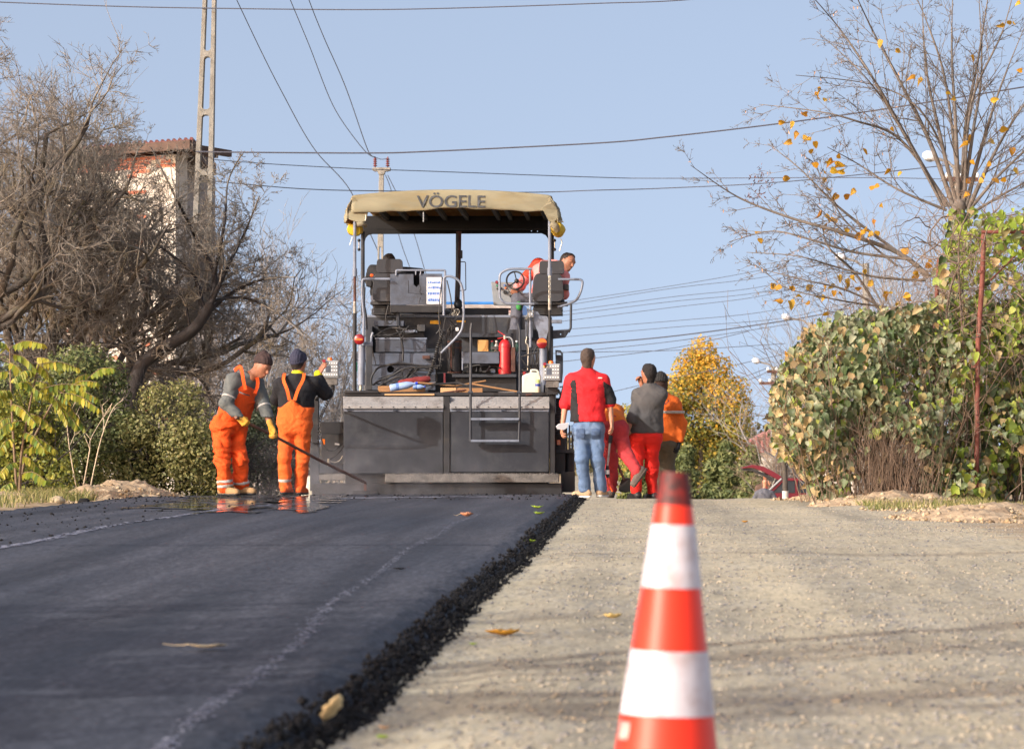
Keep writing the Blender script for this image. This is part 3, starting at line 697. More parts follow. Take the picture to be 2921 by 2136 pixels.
for k in range(9):
    for x0, x1 in ((980, 1264), (1284, 1566)):
        x = x0 + (x1 - x0) * (k + .5) / 9; c = P(x, 1161, DS - .05); MB().cyl(c, c + Vector((0, -.008, 0)), .008, n=8).build('bolt', M_PAINTD, paver)
for x0, x1, y in ((984, 1262, 1180), (984, 1262, 1344), (1288, 1562, 1180), (1288, 1562, 1340)):
    for k in range(4): c = P(x0 + (x1 - x0) * k / 3, y, DS); MB().cyl(c, c + Vector((0, -.007, 0)), .009, n=6).build('bolt', M_BLACK, paver)
rq = np.random.default_rng(8); nq = 1500; xq = rq.uniform(P(912, 0, DS).x, P(1590, 0, DS).x, nq); zq = np.where(xq > P(1098, 0, DS).x, P(0, 1352, DS - .16).z, P(0, 1353, DS + .12).z); yq = np.where(xq > P(1098, 0, DS).x, DS - .16 + .15 * rq.random(nq), DS + .1 + .18 * rq.random(nq)); sq = .004 + .012 * rq.random(nq) ** 2
cr_ = scatter_rocks('asphalt_crust', np.stack([xq, yq, zq + sq * .3], -1) - np.array(paver.location), sq, M_LEDGE, 19, .7); cr_.parent = paver; tag(cr_, kind='stuff')
# ---- deck above the screed, junk lies on it
pbox('deck', M_BLACK, 981, 1572, 1119, 1129, DS + 0.12, 0.9)
pbox('deck_edge', M_BLACK, 981, 1080, 1114, 1121, DS + 0.09, 0.03)

# ---- tractor body
D0 = DS + 1.15
pbox('tractor_wall', M_PAINTD, 1042, 1574, 905, 1126, D0 + 0.35, 0.12)
pbox('rear_panel', M_PAINT, 1062, 1243, 1007, 1041, D0 - 0.02, 0.06)
plate('rear_panel_low', M_PAINT, [[(1062, 1041.6), (1242, 1041.6), (1242, 1112), (1062, 1112)], circle(1114, 1053, 10), circle(1184, 1043.5 + 4, 3), circle(1199, 1047.5, 3)], D0, 0.02)
plate('bearing_ring', M_PAINTL, [circle(1135, 1055, 6), circle(1135, 1055, 3.6)], D0 - 0.015, 0.02)
pbox('upper_panel', M_PAINT, 1072, 1216, 969, 1004, D0 + 0.03, 0.05)
pbox('panel_cap', M_PAINTL, 1070, 1218, 963, 968, D0 + 0.03, 0.08)
pbox('seat_console_beam', M_PAINT, 1066, 1152, 915, 930, D0 + 0.02, 0.2)
pbox('recess', M_BLACK, 1078, 1210, 931, 962, D0 + 0.22, 0.05)
pbox('bracket', M_PAINTL, 1147, 1190, 941, 948, D0 + 0.1, 0.08)
pbox('bracket', M_PAINTD, 1190, 1213, 926, 945, D0 + 0.12, 0.08)
pbox('walkway_rail', M_PAINTL, 1040, 1560, 899, 905, D0 + 0.35, 0.5)
pbox('hopper_back', M_PAINTD, 1060, 1450, 880, 898, D0 + 1.2, 0.1)
pbox('sticker', M_YSTICK, 1227, 1256, 914, 924, D0 + 0.337, 0.01, bevel=0)
pbox('sticker', M_YSTICK, 1303, 1328, 914, 919, D0 + 0.337, 0.01, bevel=0)
pbox('side_cabinet', M_PAINT, 1011, 1062, 1007, 1027, D0 + 0.1, 0.5)
pbox('side_cabinet_door', M_PAINTD, 1044, 1062, 930, 1112, D0 + 0.06, 0.3)
pbox('marker_strip', M_GREENL, 1012, 1019, 1033, 1060, D0 + 0.05, 0.02)
# right half: shelf with tool box
pbox('tool_box_front', M_PAINT, 1321, 1424, 1005, 1037, D0 - 0.16, 0.02)
pbox('tool_box_side', M_PAINTL, 1317, 1321, 1003, 1056, D0 - 0.16, 0.25)
pbox('tool_box_back', M_BLACK, 1321, 1470, 1037, 1066, D0 + 0.2, 0.02)
pbox('tool_box_floor', M_PAINTD, 1321, 1430, 1002, 1005, D0 - 0.15, 0.3, bevel=0.001)
pbox('shelf', M_PAINTD, 1290, 1473, 1067, 1076, D0 - 0.22, 0.5)
pbox('shelf_front', M_BLACK, 1300, 1473, 1076.5, 1117, D0 - 0.12, 0.1)
pbox('rear_panel', M_PAINT, 1430, 1545, 1003, 1116, D0 + 0.12, 0.1)
pbox('hatch', M_PAINTD, 1450, 1535, 940, 1000, D0 + 0.2, 0.08)
pbox('control_shelf', M_PAINTD, 1310, 1460, 950, 962, D0 + 0.18, 0.2)
# hydraulic cylinders / lift posts with the tail lamps
for cx, cy0, lamp_y, half in ((1032, 985, 968, False), (1549, 994, 979, True)):
    MB().cyl(P(cx, cy0, D0 - 0.35), P(cx - 2 if cx < 1200 else cx, 1098, D0 - 0.35), 0.043, 0.043, 18).build('lift_cylinder', M_PAINTL, paver)
    MB().cyl(P(cx - 2, 1098, D0 - 0.35), P(cx - 4, 1119, D0 - 0.35), 0.02, n=12).build('piston_rod', M_STEELL, paver)
    r = 0.064
    hs = MB(); c = P(cx - (7 if cx < 1200 else 3), lamp_y, D0 - 0.5); hs.cyl(c, c + Vector((0, 0.1, 0)), r * 1.02, r * 0.7, 20); hs.build('lamp_housing', M_RUBBER, paver)
    lens = MB(); lens.lathe(c + Vector((0, -0.001, 0)), [(r, 0), (r * 0.97, 0.012), (r * 0.7, 0.024), (0.001, 0.028)], 24, (0, -1, 0)); lo = lens.build('tail_lamp', M_RED, paver)
    if half:
        loop = [(math.cos(t) * r * 0.9, math.sin(t) * r * 0.9) for t in np.linspace(0.12, math.pi - 0.12, 14)]
        MB().prism([loop], lambda u, v: c + Vector((u, -0.031, v)), (0, 0.02, 0)).build('amber_lens', M_ORANGE, lo, smooth=False)
    else:
        MB().box((c.x - r * .6, c.y - 0.031, c.z - 0.012), (c.x + r * .6, c.y - 0.01, c.z + 0.012)).build('amber_lens', M_ORANGE, lo, smooth=False)
pbox('lamp_bracket', M_PAINTL, 1040, 1063, 975, 987, D0 - 0.4, 0.03)
ptube('bracket_tube', M_PAINTL, [(1058, 986), (1060, 958), (1064, 948)], 7, D0 - 0.3)
# grey fin-shaped guard on the right
plate('arm_guard', M_PAINTL, [[(1523, 886), (1534, 890), (1541, 900), (1561, 903), (1566, 915), (1567, 935), (1562, 950), (1558, 966), (1538, 966), (1535, 948), (1524, 925)]], D0 - 0.25, 0.03)
pbox('armature', M_BLACK, 1555, 1577, 930, 1120, D0 - 0.1, 0.2)
pbox('winch_bracket', M_PAINT, 1498, 1520, 918, 962, D0 + 0.05, 0.1)
plate('side_bracket', M_PAINTD, [[(1574, 943), (1627, 940), (1612, 963), (1574, 967)], circle(1599, 953, 2)], D0 - 0.1, 0.05)
pbox('side_bracket', M_PAINTL, 1574, 1603, 912, 922, D0 + 0.1, 0.1)
# mirror / lamp hanging at the right side
plate('mirror_bracket', M_PAINTD, [[(1584, 998), (1599, 999), (1606, 1008), (1606, 1060), (1603, 1092), (1586, 1092)], [(1588, 1003), (1597, 1004), (1601, 1012), (1588, 1012)]], D0 + 0.3, 0.05)
# exhaust stacks
MB().tube(pts([(1297, 1066), (1297, 969)], D0 - 0.05), 0.085, 20).build('exhaust_muffler', M_BLACK, paver)
for y in (975, 992, 1062): MB().cyl(P(1297, y + 2, D0 - 0.05), P(1297, y - 2, D0 - 0.05), 0.09, n=20).build('muffler_band', M_RUST, paver)
MB().box(tuple(P(1284, 1060, D0 - 0.14)), tuple(P(1289, 975, D0 - 0.12))).build('muffler_strap', M_RUST, paver, smooth=False)
MB().box(tuple(P(1265, 1092, D0 - 0.2)), tuple(P(1271, 1064, D0 - 0.18))).build('warning_strip', M_RED, paver, smooth=False)
MB().tube(pts([(1303, 885), (1307, 780), (1309, 660)], D0 + 1.0), 0.032, 16).build('exhaust_pipe', M_RUST, paver)
pbox('pipe_guard', M_BLACK, 1300, 1307, 667, 850, D0 + 0.9, 0.03)
pbox('pipe_clamp', M_BLACK, 1311, 1319, 714, 737, D0 + 0.95, 0.06)
MB().ball(P(1307, 868, D0 + 0.9), (0.055, 0.05, 0.07)).build('pipe_joint', M_BLACK, paver)
ptube('grab_rail', M_PAINTD, [(1312, 747), (1328, 747), (1329, 828), (1312, 829)], 2.6, D0 + 0.9, r=0.02)
# hoses of the left half: a tangle
hm = [
 ([(1060, 1100), (1060, 1075), (1078, 1050), (1112, 1040), (1150, 1037), (1200, 1043), (1240, 1045)], 6, -0.16),
 ([(1064, 1098), (1082, 1086), (1120, 1070), (1152, 1052), (1190, 1048), (1250, 1050)], 6, -0.20),
 ([(1076, 1104), (1100, 1090), (1130, 1076), (1150, 1078), (1172, 1090)], 5.5, -0.24),
 ([(1160, 1092), (1166, 1072), (1186, 1054), (1210, 1048), (1260, 1043)], 6, -0.14),
 ([(1090, 1110), (1120, 1092), (1146, 1090), (1160, 1100)], 5, -0.26),
 ([(1062, 975), (1063, 1000), (1070, 1030), (1072, 1040)], 2.6, -0.12),
 ([(1140, 930), (1146, 975), (1150, 1000), (1149, 1030)], 6, -0.10),
 ([(1108, 870), (1100, 910), (1112, 924), (1125, 912)], 3, -0.15),
 ([(1262, 790), (1255, 850), (1252, 920), (1262, 945)], 3, -0.3),
 ([(1252, 1030), (1262, 950), (1270, 905)], 2, -0.3),
 ([(1275, 800), (1286, 850), (1290, 900)], 3.4, -0.1),
]
for l, w, dd in hm: ptube('hose', M_RUBBER, l, w, D0 + dd, smooth=True)
for l, w, dd in (([(1530, 1060), (1520, 1020), (1530, 990), (1536, 1010), (1528, 1062)], 3.5, -0.05), ([(1538, 1062), (1530, 1020), (1540, 985)], 3.5, -0.1),
                 ([(1515, 1055), (1503, 1000), (1508, 905)], 3, -0.2), ([(1540, 1106), (1536, 1080), (1525, 1066)], 3, -0.1),
                 ([(1470, 1060), (1464, 1030), (1470, 1000), (1475, 985)], 4, 0.0), ([(1478, 1060), (1470, 1030), (1477, 996)], 4, 0.02)):
    ptube('hose', M_RUBBER, l, w, D0 + dd, smooth=True)
rh = random.Random(23)
for k in range(20):                                                 # more cables hanging between the valves
    zx0, zx1, zy0, zy1 = ((1064, 1246, 1046, 1104), (1484, 1544, 945, 1100), (1236, 1300, 885, 1060), (1320, 1440, 1040, 1064), (1060, 1210, 930, 965))[k % 5]
    q_ = [(rh.uniform(zx0, zx1), rh.uniform(zy0, zy1), D0 - .22 + rh.uniform(-.08, .14)) for _ in range(4)]; q_.sort(key=lambda t: t[0] if k % 5 != 1 else t[1]); ptube('hose', M_RUBBER, q_, rh.uniform(2.4, 5.2), smooth=True)
for k in range(10):
    zx = rh.choice((1070, 1110, 1170, 1205, 1250, 1490, 1500, 1330, 1400)); zy = rh.uniform(925, 1060); pbox('valve_block', rh.choice((M_PAINTD, M_BLACK, M_PAINT, M_RUST)), zx, zx + rh.uniform(8, 22), zy, zy + rh.uniform(6, 14), D0 - .06 + rh.uniform(-.06, .02), .07)
def spiral(name, l, w, r, turns, d, parent=paver):
    q = smooth_path(pts(l, d), 20); mb = MB(); o = []; n = turns * 8
    for i in range(n + 1):
        t = i / n * (len(q) - 1); k = min(int(t), len(q) - 2); p = q[k].lerp(q[k + 1], t - k); dr = (q[k + 1] - q[k]).normalized()
        a = dr.orthogonal().normalized(); b = dr.cross(a); ang = 2 * math.pi * turns * i / n
        o.append(p + (a * math.cos(ang) + b * math.sin(ang)) * r)
    return mb.tube(o, w, 5).build(name, M_RUBBER, parent)
spiral('spiral_conduit', [(1265, 943), (1250, 985), (1237, 1035), (1220, 1076)], 0.009, 0.018, 24, D0 - 0.32)
# tied bundle of grey rope on the rails
for (cx, cy) in ((1300, 885), (1511, 895)):
    q = [P(cx + 16 * math.sin(t * 1.0) * (0.6 + 0.3 * math.sin(t * 2.3)), cy + 9 * math.cos(t * 1.7) + (8 * math.sin(t * 0.7) if cx > 1400 else 6), D0 - 0.33 + 0.03 * math.sin(t * 3)) for t in np.linspace(0, 12, 60)]
    MB().tube(q, 0.006, 5).build('rope_tie', M_STEELL, paver)
q = [P(1288 + 10 * math.sin(t * 2.1) + t, 880 + t * 7 + 5 * math.cos(t * 3), D0 - 0.2 + 0.05 * math.sin(t)) for t in np.linspace(0, 10, 50)]
MB().tube(q, 0.008, 5).build('rope_tie', M_RUBBER, paver)
pbox('buckle', M_WHITE, 1300, 1308, 934, 944, D0 - 0.25, 0.01)
ptube('pull_cord', M_STEELL, [(1503, 960), (1500, 978), (1507, 990), (1505, 1055)], 3, D0 - 0.25, smooth=True)

# ---- rails
ptube('hand_rail', M_PAINTL, [(1258, 1007), (1300, 965), (1318, 942), (1323, 905), (1321, 830), (1312, 800), (1284, 787), (1266, 790), (1266, 900)], 7, D0 - 0.3, r=0.06)
ptube('hand_rail', M_PAINTL, [(1130, 786), (1130, 771), (1270, 771), (1270, 880)], 6, D0 - 0.05, r=0.02)
for x in (1186, 1200): ptube('rail_stub', M_PAINTL, [(x, 771), (x, 784)], 4, D0 - 0.05)
ptube('hand_rail', M_PAINTL, [(1036, 1000), (1038, 900), (1033, 850), (1034, 796), (1112, 796)], 7, D0 - 0.1, r=0.03)
ptube('hand_rail', M_PAINTD, [(1046, 940), (1044, 895), (1038, 868), (1040, 820)], 6, D0 - 0.05, r=0.05)
ptube('hand_rail', M_PAINTL, [(1519, 767), (1450, 767), (1425, 780), (1425, 850), (1440, 866), (1524, 867)], 7, D0 - 0.3, r=0.09)
ptube('hand_rail', M_PAINTL, [(1512, 767), (1513, 990)], 7, D0 - 0.29)
ptube('hand_rail', M_PAINTL, [(1592, 797), (1664, 797), (1658, 830), (1645, 858), (1608, 872), (1590, 876)], 7, D0 + 0.0, r=0.06)
ptube('hand_rail', M_PAINTD, [(1629, 868), (1628, 935), (1622, 948)], 7, D0 + 0.0)
# ladder at the rear
lad = ptube('ladder_rail', M_PAINTD, [(1346, 922), (1343, 940), (1342, 1200), (1342, 1258)], 7.5, DS - 0.12)
ptube('ladder_rail', M_PAINTD, [(1478, 922), (1483, 945), (1482, 1200), (1480, 1258)], 7.5, DS - 0.12)
for y in (1195, 1257):
    pbox('ladder_rung', M_PAINTL, 1343, 1481, y - 3, y + 3, DS - 0.17, 0.10, bevel=0.002)
for x, y in ((1342, 1120), (1481, 1120)):
    MB().cyl(P(x - 7, y, DS - 0.12), P(x + 7, y, DS - 0.12), 0.02, n=10).build('ladder_clamp', M_PAINTD, paver)

# ---- operator stations
def rounded(x0, x1, y0, y1, r, n=5):
    o = []
    for cx, cy, a in ((x1 - r, y0 + r, -90), (x1 - r, y1 - r, 0), (x0 + r, y1 - r, 90), (x0 + r, y0 + r, 180)):
        for k in range(n + 1):
            t = math.radians(a + 90 * k / n); o.append((cx + r * math.cos(t), cy + r * math.sin(t)))
    return o
def cushion(name, x0, x1, y0, y1, d, th, taper=0.0, parent=paver):
    lp = rounded(x0, x1, y0, y1, min(x1 - x0, y1 - y0) * 0.22)
    if taper: cx = (x0 + x1) / 2; lp = [(cx + (u - cx) * (1 - taper * (1 - (v - y0) / (y1 - y0))), v) for u, v in lp]
    return MB().prism([lp], lambda u, v: P(u, v, d), (0, th, 0)).build(name, M_SEAT, parent, smooth=True, bevel=0.02, sharp=60)
for x0, x1, hx0, hx1 in ((1060, 1142, 1073, 1149), (1516, 1610, 1537, 1610)):
    cushion('seat_backrest', x0, x1, 779, 860, D0 + 0.05, 0.12, 0.15)
    cushion('seat_headrest', hx0, hx1, 739 if x0 < 1200 else 744, 778 if x0 < 1200 else 781, D0 + 0.04, 0.10, 0.06)
    a, b = P(x0, 866, D0 + 0.1), P(x1, 850, D0 + 0.1)
    MB().box((a.x, D0 + 0.15, a.z), (b.x, D0 + 0.62, b.z)).build('seat_cushion', M_SEAT, paver, bevel=0.03)
    mb = MB()
    for k in range(5): mb.box(tuple(P(x0 + 4 + 3 * (k % 2), 874 + k * 6, D0 + 0.16)), tuple(P(x1 - 4 - 3 * (k % 2), 869 + k * 6, D0 + 0.6)))
    mb.build('seat_bellows', M_RUBBER, paver, smooth=False, bevel=0.004)
    pbox('seat_base', M_PAINTD, x0 - 4, x1 + 8, 861, 869, D0 + 0.1, 0.55)
pbox('arm_rest', M_BLACK, 1044, 1060, 801, 816, D0 + 0.1, 0.3)
pbox('arm_rest', M_BLACK, 1608, 1622, 811, 826, D0 + 0.1, 0.3)
MB().prism([[(1113, 782), (1179, 782), (1180, 812), (1188, 819), (1197, 810), (1196, 781), (1261, 781), (1262, 870), (1113, 870)]], lambda u, v: P(u, v, D0 - 0.04), (0, 0.03, 0)).build('console_panel', M_PAINT, paver, smooth=False, bevel=0.002)
pbox('console_box', M_BLACK, 1113, 1261, 871, 891, D0 - 0.06, 0.25)
for l in ([(1165, 800), (1165, 836), (1210, 838)], [(1200, 845), (1195, 862), (1195, 868)], [(1196, 812), (1200, 822), (1197, 832), (1204, 842)]):
    ptube('panel_seam', M_BLACK, l, 1.2, D0 - 0.042)
pp = pbox('paper_notice', M_PAPER, 1217, 1259, 791, 867, D0 - 0.047, 0.004, bevel=0)
rr = random.Random(5)
for row, (ya, yb) in enumerate(((802, 810), (816, 825), (833, 843), (851, 861))):
    x = 1220; mb = MB()
    while x < 1254:
        w = rr.uniform(2, 6); mb.box(tuple(P(x, yb - rr.uniform(0, 2), D0 - 0.050)), tuple(P(min(x + w, 1256), ya + rr.uniform(0, 2), D0 - 0.0485))); x += w + rr.uniform(0.6, 1.6)
    mb.build('print_line', M_BLUEINK, pp, smooth=False)
MB().box(tuple(P(1217, 830.6, D0 - 0.0495)), tuple(P(1259, 829.4, D0 - 0.048))).build('fold', M_CTRL, pp, smooth=False)
pbox('console_post', M_PAINTD, 1131, 1139, 890, 930, D0 + 0.0, 0.04)
# driving console with knobs
cp = MB().prism([[(1401, 804), (1490, 806), (1490, 872), (1408, 870)]], lambda u, v: P(u, v, D0 + 0.45), (0, 0.15, 0)).build('driving_console', M_CTRL, paver, smooth=False, bevel=0.004)
for (x, y, r, m) in ((1417, 805, 5, M_RED), (1418, 815, 3, M_GREENL), (1439, 814, 3, M_BLUEINK), (1452, 813, 3, M_RED), (1442, 822, 3, M_ORANGE), (1429, 823, 4, M_BLACK), (1419, 824, 3, M_BLACK), (1441, 834, 6, M_BLACK), (1458, 845, 5, M_BLACK), (1475, 826, 6, M_BLACK), (1452, 832, 2, M_BLACK), (1462, 832, 2, M_BLACK), (1470, 838, 2, M_BLACK)):
    c = P(x, y, D0 + 0.452); MB().cyl(c, c + Vector((0, -0.035, 0)), r * 0.0042, r * 0.0036, 10).build('knob', m, cp)
q = [P(1470 + 25 * math.cos(t), 800 + 25 * math.sin(t), D0 + 0.28 - 0.10 * math.sin(t)) for t in np.linspace(0, 2 * math.pi, 28)[:-1]]
sw = MB().tube(q, 0.011, 8, closed=True).build('steering_wheel', M_RUBBER, paver)
mb = MB(); hub = P(1474, 802, D0 + 0.30)
for t in (0.4, 2.4, 4.6): mb.tube([hub, P(1470 + 25 * math.cos(t), 800 + 25 * math.sin(t), D0 + 0.28 - 0.10 * math.sin(t))], 0.008, 6)
mb.ball(hub, 0.03); mb.build('wheel_spokes', M_RUBBER, sw)

# ---- canopy
CR, CF = DS + 0.85, DS + 4.1
def vy(u, t): return CR - .012 - .028 * (1 - t) - .008 * math.sin(u * 17 + 2 * t) * (1 - t) - .010 * math.sin(u * 9 + 1 + 3 * t) * t * (1 - t) * 4 - .006 * math.sin(u * 41 + 5 * t) * (1 - t)
def vedge(u, s):
    return P(0, 606 - 12 * math.exp(-((u - .52) / .22) ** 2) - 4 * max(0, s) + 1.4 * math.sin(u * 23) + 0.9 * math.sin(u * 51 + 1), CR - 0.03).z
def canopy():
    NX, V, Q = 56, [], []
    zt0 = P(1284, 541, CR).z; xl, xr = P(1003, 0, CR).x, P(1574, 0, CR).x
    prof = []                                          # (fraction along roof, drop)
    for i in range(NX + 1):
        u = i / NX; s = 2 * u - 1; x = xl + (xr - xl) * u
        zt = zt0 - 0.070 * s * s * (1 if abs(s) < .97 else 1.15)
        zb = vedge(u, s)
        path = [(vy(u, t), zb + (zt - 0.014 - zb) * t) for t in (0, .12, .25, .38, .5, .62, .75, .88, 1)] + [(CR, zt - .004), (CR + 0.03, zt)]
        for k in range(1, 9): path.append((CR + (CF - CR) * k / 9, zt - 0.03 * math.sin(math.pi * ((k % 3) / 3.0)) * (1 - s * s)))
        path += [(CF - 0.02, zt), (CF, zt - 0.02), (CF + 0.01, zt - 0.16)]
        for k, (y, z) in enumerate(path): V.append((x, y, z))
        m = len(path)
    for i in range(NX):
        for k in range(m - 1): a = i * m + k; Q.append((a, a + 1, a + m + 1, a + m))
    me = fast_mesh('canopy', np.array(V) - np.array(paver.location), np.array(Q))
    return link('canopy', me, M_CANVAS, paver, solid=0.006), (xl, xr, zt0)
can, (cxl, cxr, czt) = canopy()
# folded corners of the canvas
def lumpy(name, m, l, radii, seed, parent, amp=0.25, sub=10, n=16):
    q = smooth_path([Vector(p) for p in l], sub); N = len(q); mb = MB(); rad = []
    for i in range(N):
        t = i / (N - 1) * (len(radii) - 1); k = min(int(t), len(radii) - 2); rad.append(radii[k] * (1 - t + k) + radii[k + 1] * (t - k))
    mb.tube(q, rad, n)
    c = np.array([v[:] for v in mb.v]); 
    for i, v in enumerate(mb.v):
        ctr = q[min(i // n, N - 1)]; f = 1 + amp * (2 * float(fbm((np.array(v[:]) * 9 + seed)[None], 3)[0]) - 0.9); mb.v[i] = ctr + (v - ctr) * f
    return mb.build(name, m, parent, sharp=70)
def flap(name, x_in, x_out, m, seed):
    V, Q = [], []; n1, n2 = 18, 12
    for i in range(n1 + 1):
        y = CR - 0.04 + (CF - CR) * 0.35 * i / n1
        for j in range(n2 + 1):
            t = j / n2; ang = t * 1.75
            x = x_in + (x_out - x_in) * math.sin(min(ang, 1.57)) ; z = czt - 0.10 - 0.30 * t ** 1.35
            wv = 0.02 * math.sin(i * 0.9 + 6 * t + seed) + 0.018 * math.sin(i * 2.1 - 9 * t)
            x += wv * (1 if x_out > x_in else -1) - (x_out - x_in) * 0.35 * max(0, t - .75); V.append((x, y + 0.02 * math.sin(9 * t + seed), z))
    for i in range(n1):
        for j in range(n2): a = i * (n2 + 1) + j; Q.append((a, a + 1, a + n2 + 2, a + n2 + 1))
    me = fast_mesh(name, np.array(V) - np.array(paver.location), np.array(Q)); return link(name, me, m, paver, solid=0.008)
flap('canopy_corner', P(1010, 0, CR).x, P(986, 0, CR).x, M_CANVAS, 1)
flap('canopy_corner', P(1566, 0, CR).x, P(1592, 0, CR).x, M_CANVAS, 2.2)
# rear closing pieces of the corners
for lp, s in (([(1006, 562), (1020, 574), (1036, 590), (1050, 604), (1046, 622), (1040, 632), (1020, 634), (990, 624), (990, 600)], 1), ([(1568, 560), (1560, 580), (1546, 594), (1556, 612), (1566, 632), (1582, 634), (1592, 620), (1590, 600), (1580, 575)], 2)):
    MB().prism([lp], lambda u, v: P(u, v, CR - 0.028 + 0.02 * math.sin(u * .3 + v * .2)), (0, 0.02, 0)).build('canopy_fold', M_CANVAS, paver, smooth=False, bevel=0.004)
lumpy('rolled_side_canvas', M_YCLOTH, [P(1011, 655, CR + 0.05), P(1013, 652, CR + 0.6), P(1018, 655, CR + 1.6), P(1020, 655, CR + 3)], [0.075, 0.085, 0.07, 0.06], 3, paver, 0.5)
lumpy('rolled_side_canvas', M_YCLOTH, [P(1586, 645, CR - 0.02), P(1592, 655, CR + 0.35), P(1590, 655, CR + 1.6), P(1586, 655, CR + 3)], [0.06, 0.085, 0.07, 0.06], 9, paver, 0.5)
lumpy('folded_canvas_edge', M_CANVAS, [P(1018, 642, CR - 0.03), P(1034, 640, CR - 0.02), P(1043, 645, CR + 0.05)], [0.03, 0.035, 0.02], 5, paver, 0.5)
lumpy('folded_canvas_edge', M_CANVAS, [P(1570, 640, CR - 0.04), P(1582, 645, CR - 0.03), P(1592, 660, CR)], [0.03, 0.045, 0.03], 6, paver, 0.5)
ptube('strap_end', M_WHITE, [(1005, 676), (1001, 690), (997, 700)], 3, CR)
ptube('strap_end', M_STEELL, [(1599, 681), (1603, 692), (1599, 706), (1596, 716)], 3, CR, smooth=True)
ptube('strap_end', M_STEELL, [(1043, 612), (1044, 622), (1042, 630)], 3, CR - 0.05)
ptube('strap_end', M_CTRL, [(1208, 606), (1208, 633)], 3.4, CR - 0.02)
ptube('roof_pin', M_STEELL, [(1594, 632), (1608, 633)], 4, CR)
# dark front valance with its two holes, frame ribs under the cloth
fl = rounded(1038, 1566, 618, 667, 1)
outer = [(1036, 616), (1568, 616), (1572, 690), (1566, 690), (1563, 680), (1556, 671), (1545, 666), (1300, 667), (1062, 668), (1050, 671), (1043, 679), (1040, 690), (1034, 690)]
M_SOOT = mat('soot_black', rgb(17, 17, 18), rough=.8, var=.2)
plate('front_valance', M_SOOT, [outer, circle(1141, 651, 4.2), circle(1336, 650, 3.8), circle(1516, 659, 1.4), circle(1533, 660, 1.4)], CF - 0.06, 0.02)
mb = MB()
ribs = (1060, 1118, 1176, 1235, 1302, 1398, 1434, 1488, 1540)
for x in ribs:
    a = P(x, 0, CR).x; mb.box((a - 0.022, CR + 0.05, czt - 0.19), (a + 0.022, CF - 0.07, czt - 0.12))
mb.box((cxl + 0.08, CR + 0.0, czt - 0.21), (cxr - 0.08, CR + 0.05, czt - 0.13)); mb.box((cxl + 0.08, CF - 0.5, czt - 0.30), (cxr - 0.08, CF - 0.42, czt - 0.13))
mb.build('roof_frame', M_SOOT, paver, smooth=False)
# posts
def post(x, segs, d, m):
    for (y0, y1, w, mm) in segs:
        MB().tube(pts([(x, y0), (x, y1)], d), w * d / F / 2, 10).build('roof_post', mm, paver)
post(1012, [(612, 768, 9, M_PAINTL), (766, 789, 13, M_PAINTL), (789, 860, 8, M_RUST), (860, 895, 9, M_STEELL), (893, 1119, 11, M_BLACK)], CR + 0.02, M_PAINTL)
post(1568, [(614, 768, 9, M_PAINTL), (764, 787, 13, M_PAINTL), (787, 852, 8, M_STEELL), (850, 884, 9, M_STEELL), (882, 1119, 8, M_BLACK)], CR + 0.02, M_PAINTL)
post(1035, [(660, 900, 11, M_PAINTD)], CF - 0.2, M_PAINTD); post(1576, [(660, 900, 9, M_BLACK)], CF - 0.2, M_BLACK)
for x, s in ((1024, 1), (1582, 1)):
    ptube('gas_strut', M_STEELL, [(x, 682), (x, 716)], 3, CR + 0.6); 
    for y in (686, 712): MB().ball(P(x, y, CR + 0.6), 0.02).build('strut_knuckle', M_BLACK, paver)
mb = MB()
for k in range(9): c = P(1568, 790 + k * 7, CR - 0.04); mb.tube([c + Vector((0.012 * math.cos(t), 0.01 * (k % 2) * math.sin(t), 0.018 * math.sin(t))) for t in np.linspace(0, 6.28, 9)[:-1]], 0.005, 5, closed=True)
mb.build('chain', M_STEELL, paver)
# lettering on the valance
def text_mesh(s, bold=0.0, extrude=0.004):
    cu = bpy.data.curves.new('t', 'FONT'); cu.body = s; cu.offset = bold; cu.extrude = extrude; cu.size = 1; cu.resolution_u = 4
    o = bpy.data.objects.new('t', cu); COL.objects.link(o); dg = bpy.context.evaluated_depsgraph_get()
    me = bpy.data.meshes.new_from_object(o.evaluated_get(dg)); bpy.data.objects.remove(o); bpy.data.curves.remove(cu)
    co = np.array([v.co[:] for v in me.vertices]); return me, co
me, co = text_mesh('VÖGELE', 0.010, 0.01)
w0, w1 = co[:, 0].min(), co[:, 0].max(); caph = 0.69
u = (co[:, 0] - w0) / (w1 - w0); a, b = P(1188, 0, CR - 0.06), P(1384, 0, CR - 0.06)
X = a.x + (b.x - a.x) * u; s = 2 * ((X - cxl) / (cxr - cxl)) - 1
zb = P(0, 591, CR - 0.06).z - 0.06 * (s * s) * 0.6; hcap = 34 * (CR - 0.06) / F
Z = zb + co[:, 1] / caph * hcap
uu = (X - cxl) / (cxr - cxl)
Y = np.array([vy(a_, (z_ - vedge(a_, 2 * a_ - 1)) / (czt - .070 * (2 * a_ - 1) ** 2 - .014 - vedge(a_, 2 * a_ - 1))) for a_, z_ in zip(uu, Z)]) - .010 + np.where(co[:, 2] > 0, -0.003, 0.003)
me.vertices.foreach_set('co', (np.stack([X, Y, Z], -1) - np.array(paver.location)).astype(np.float32).ravel()); me.update()
for p in me.polygons: p.use_smooth = False
link('lettering', me, M_LETTER, can)

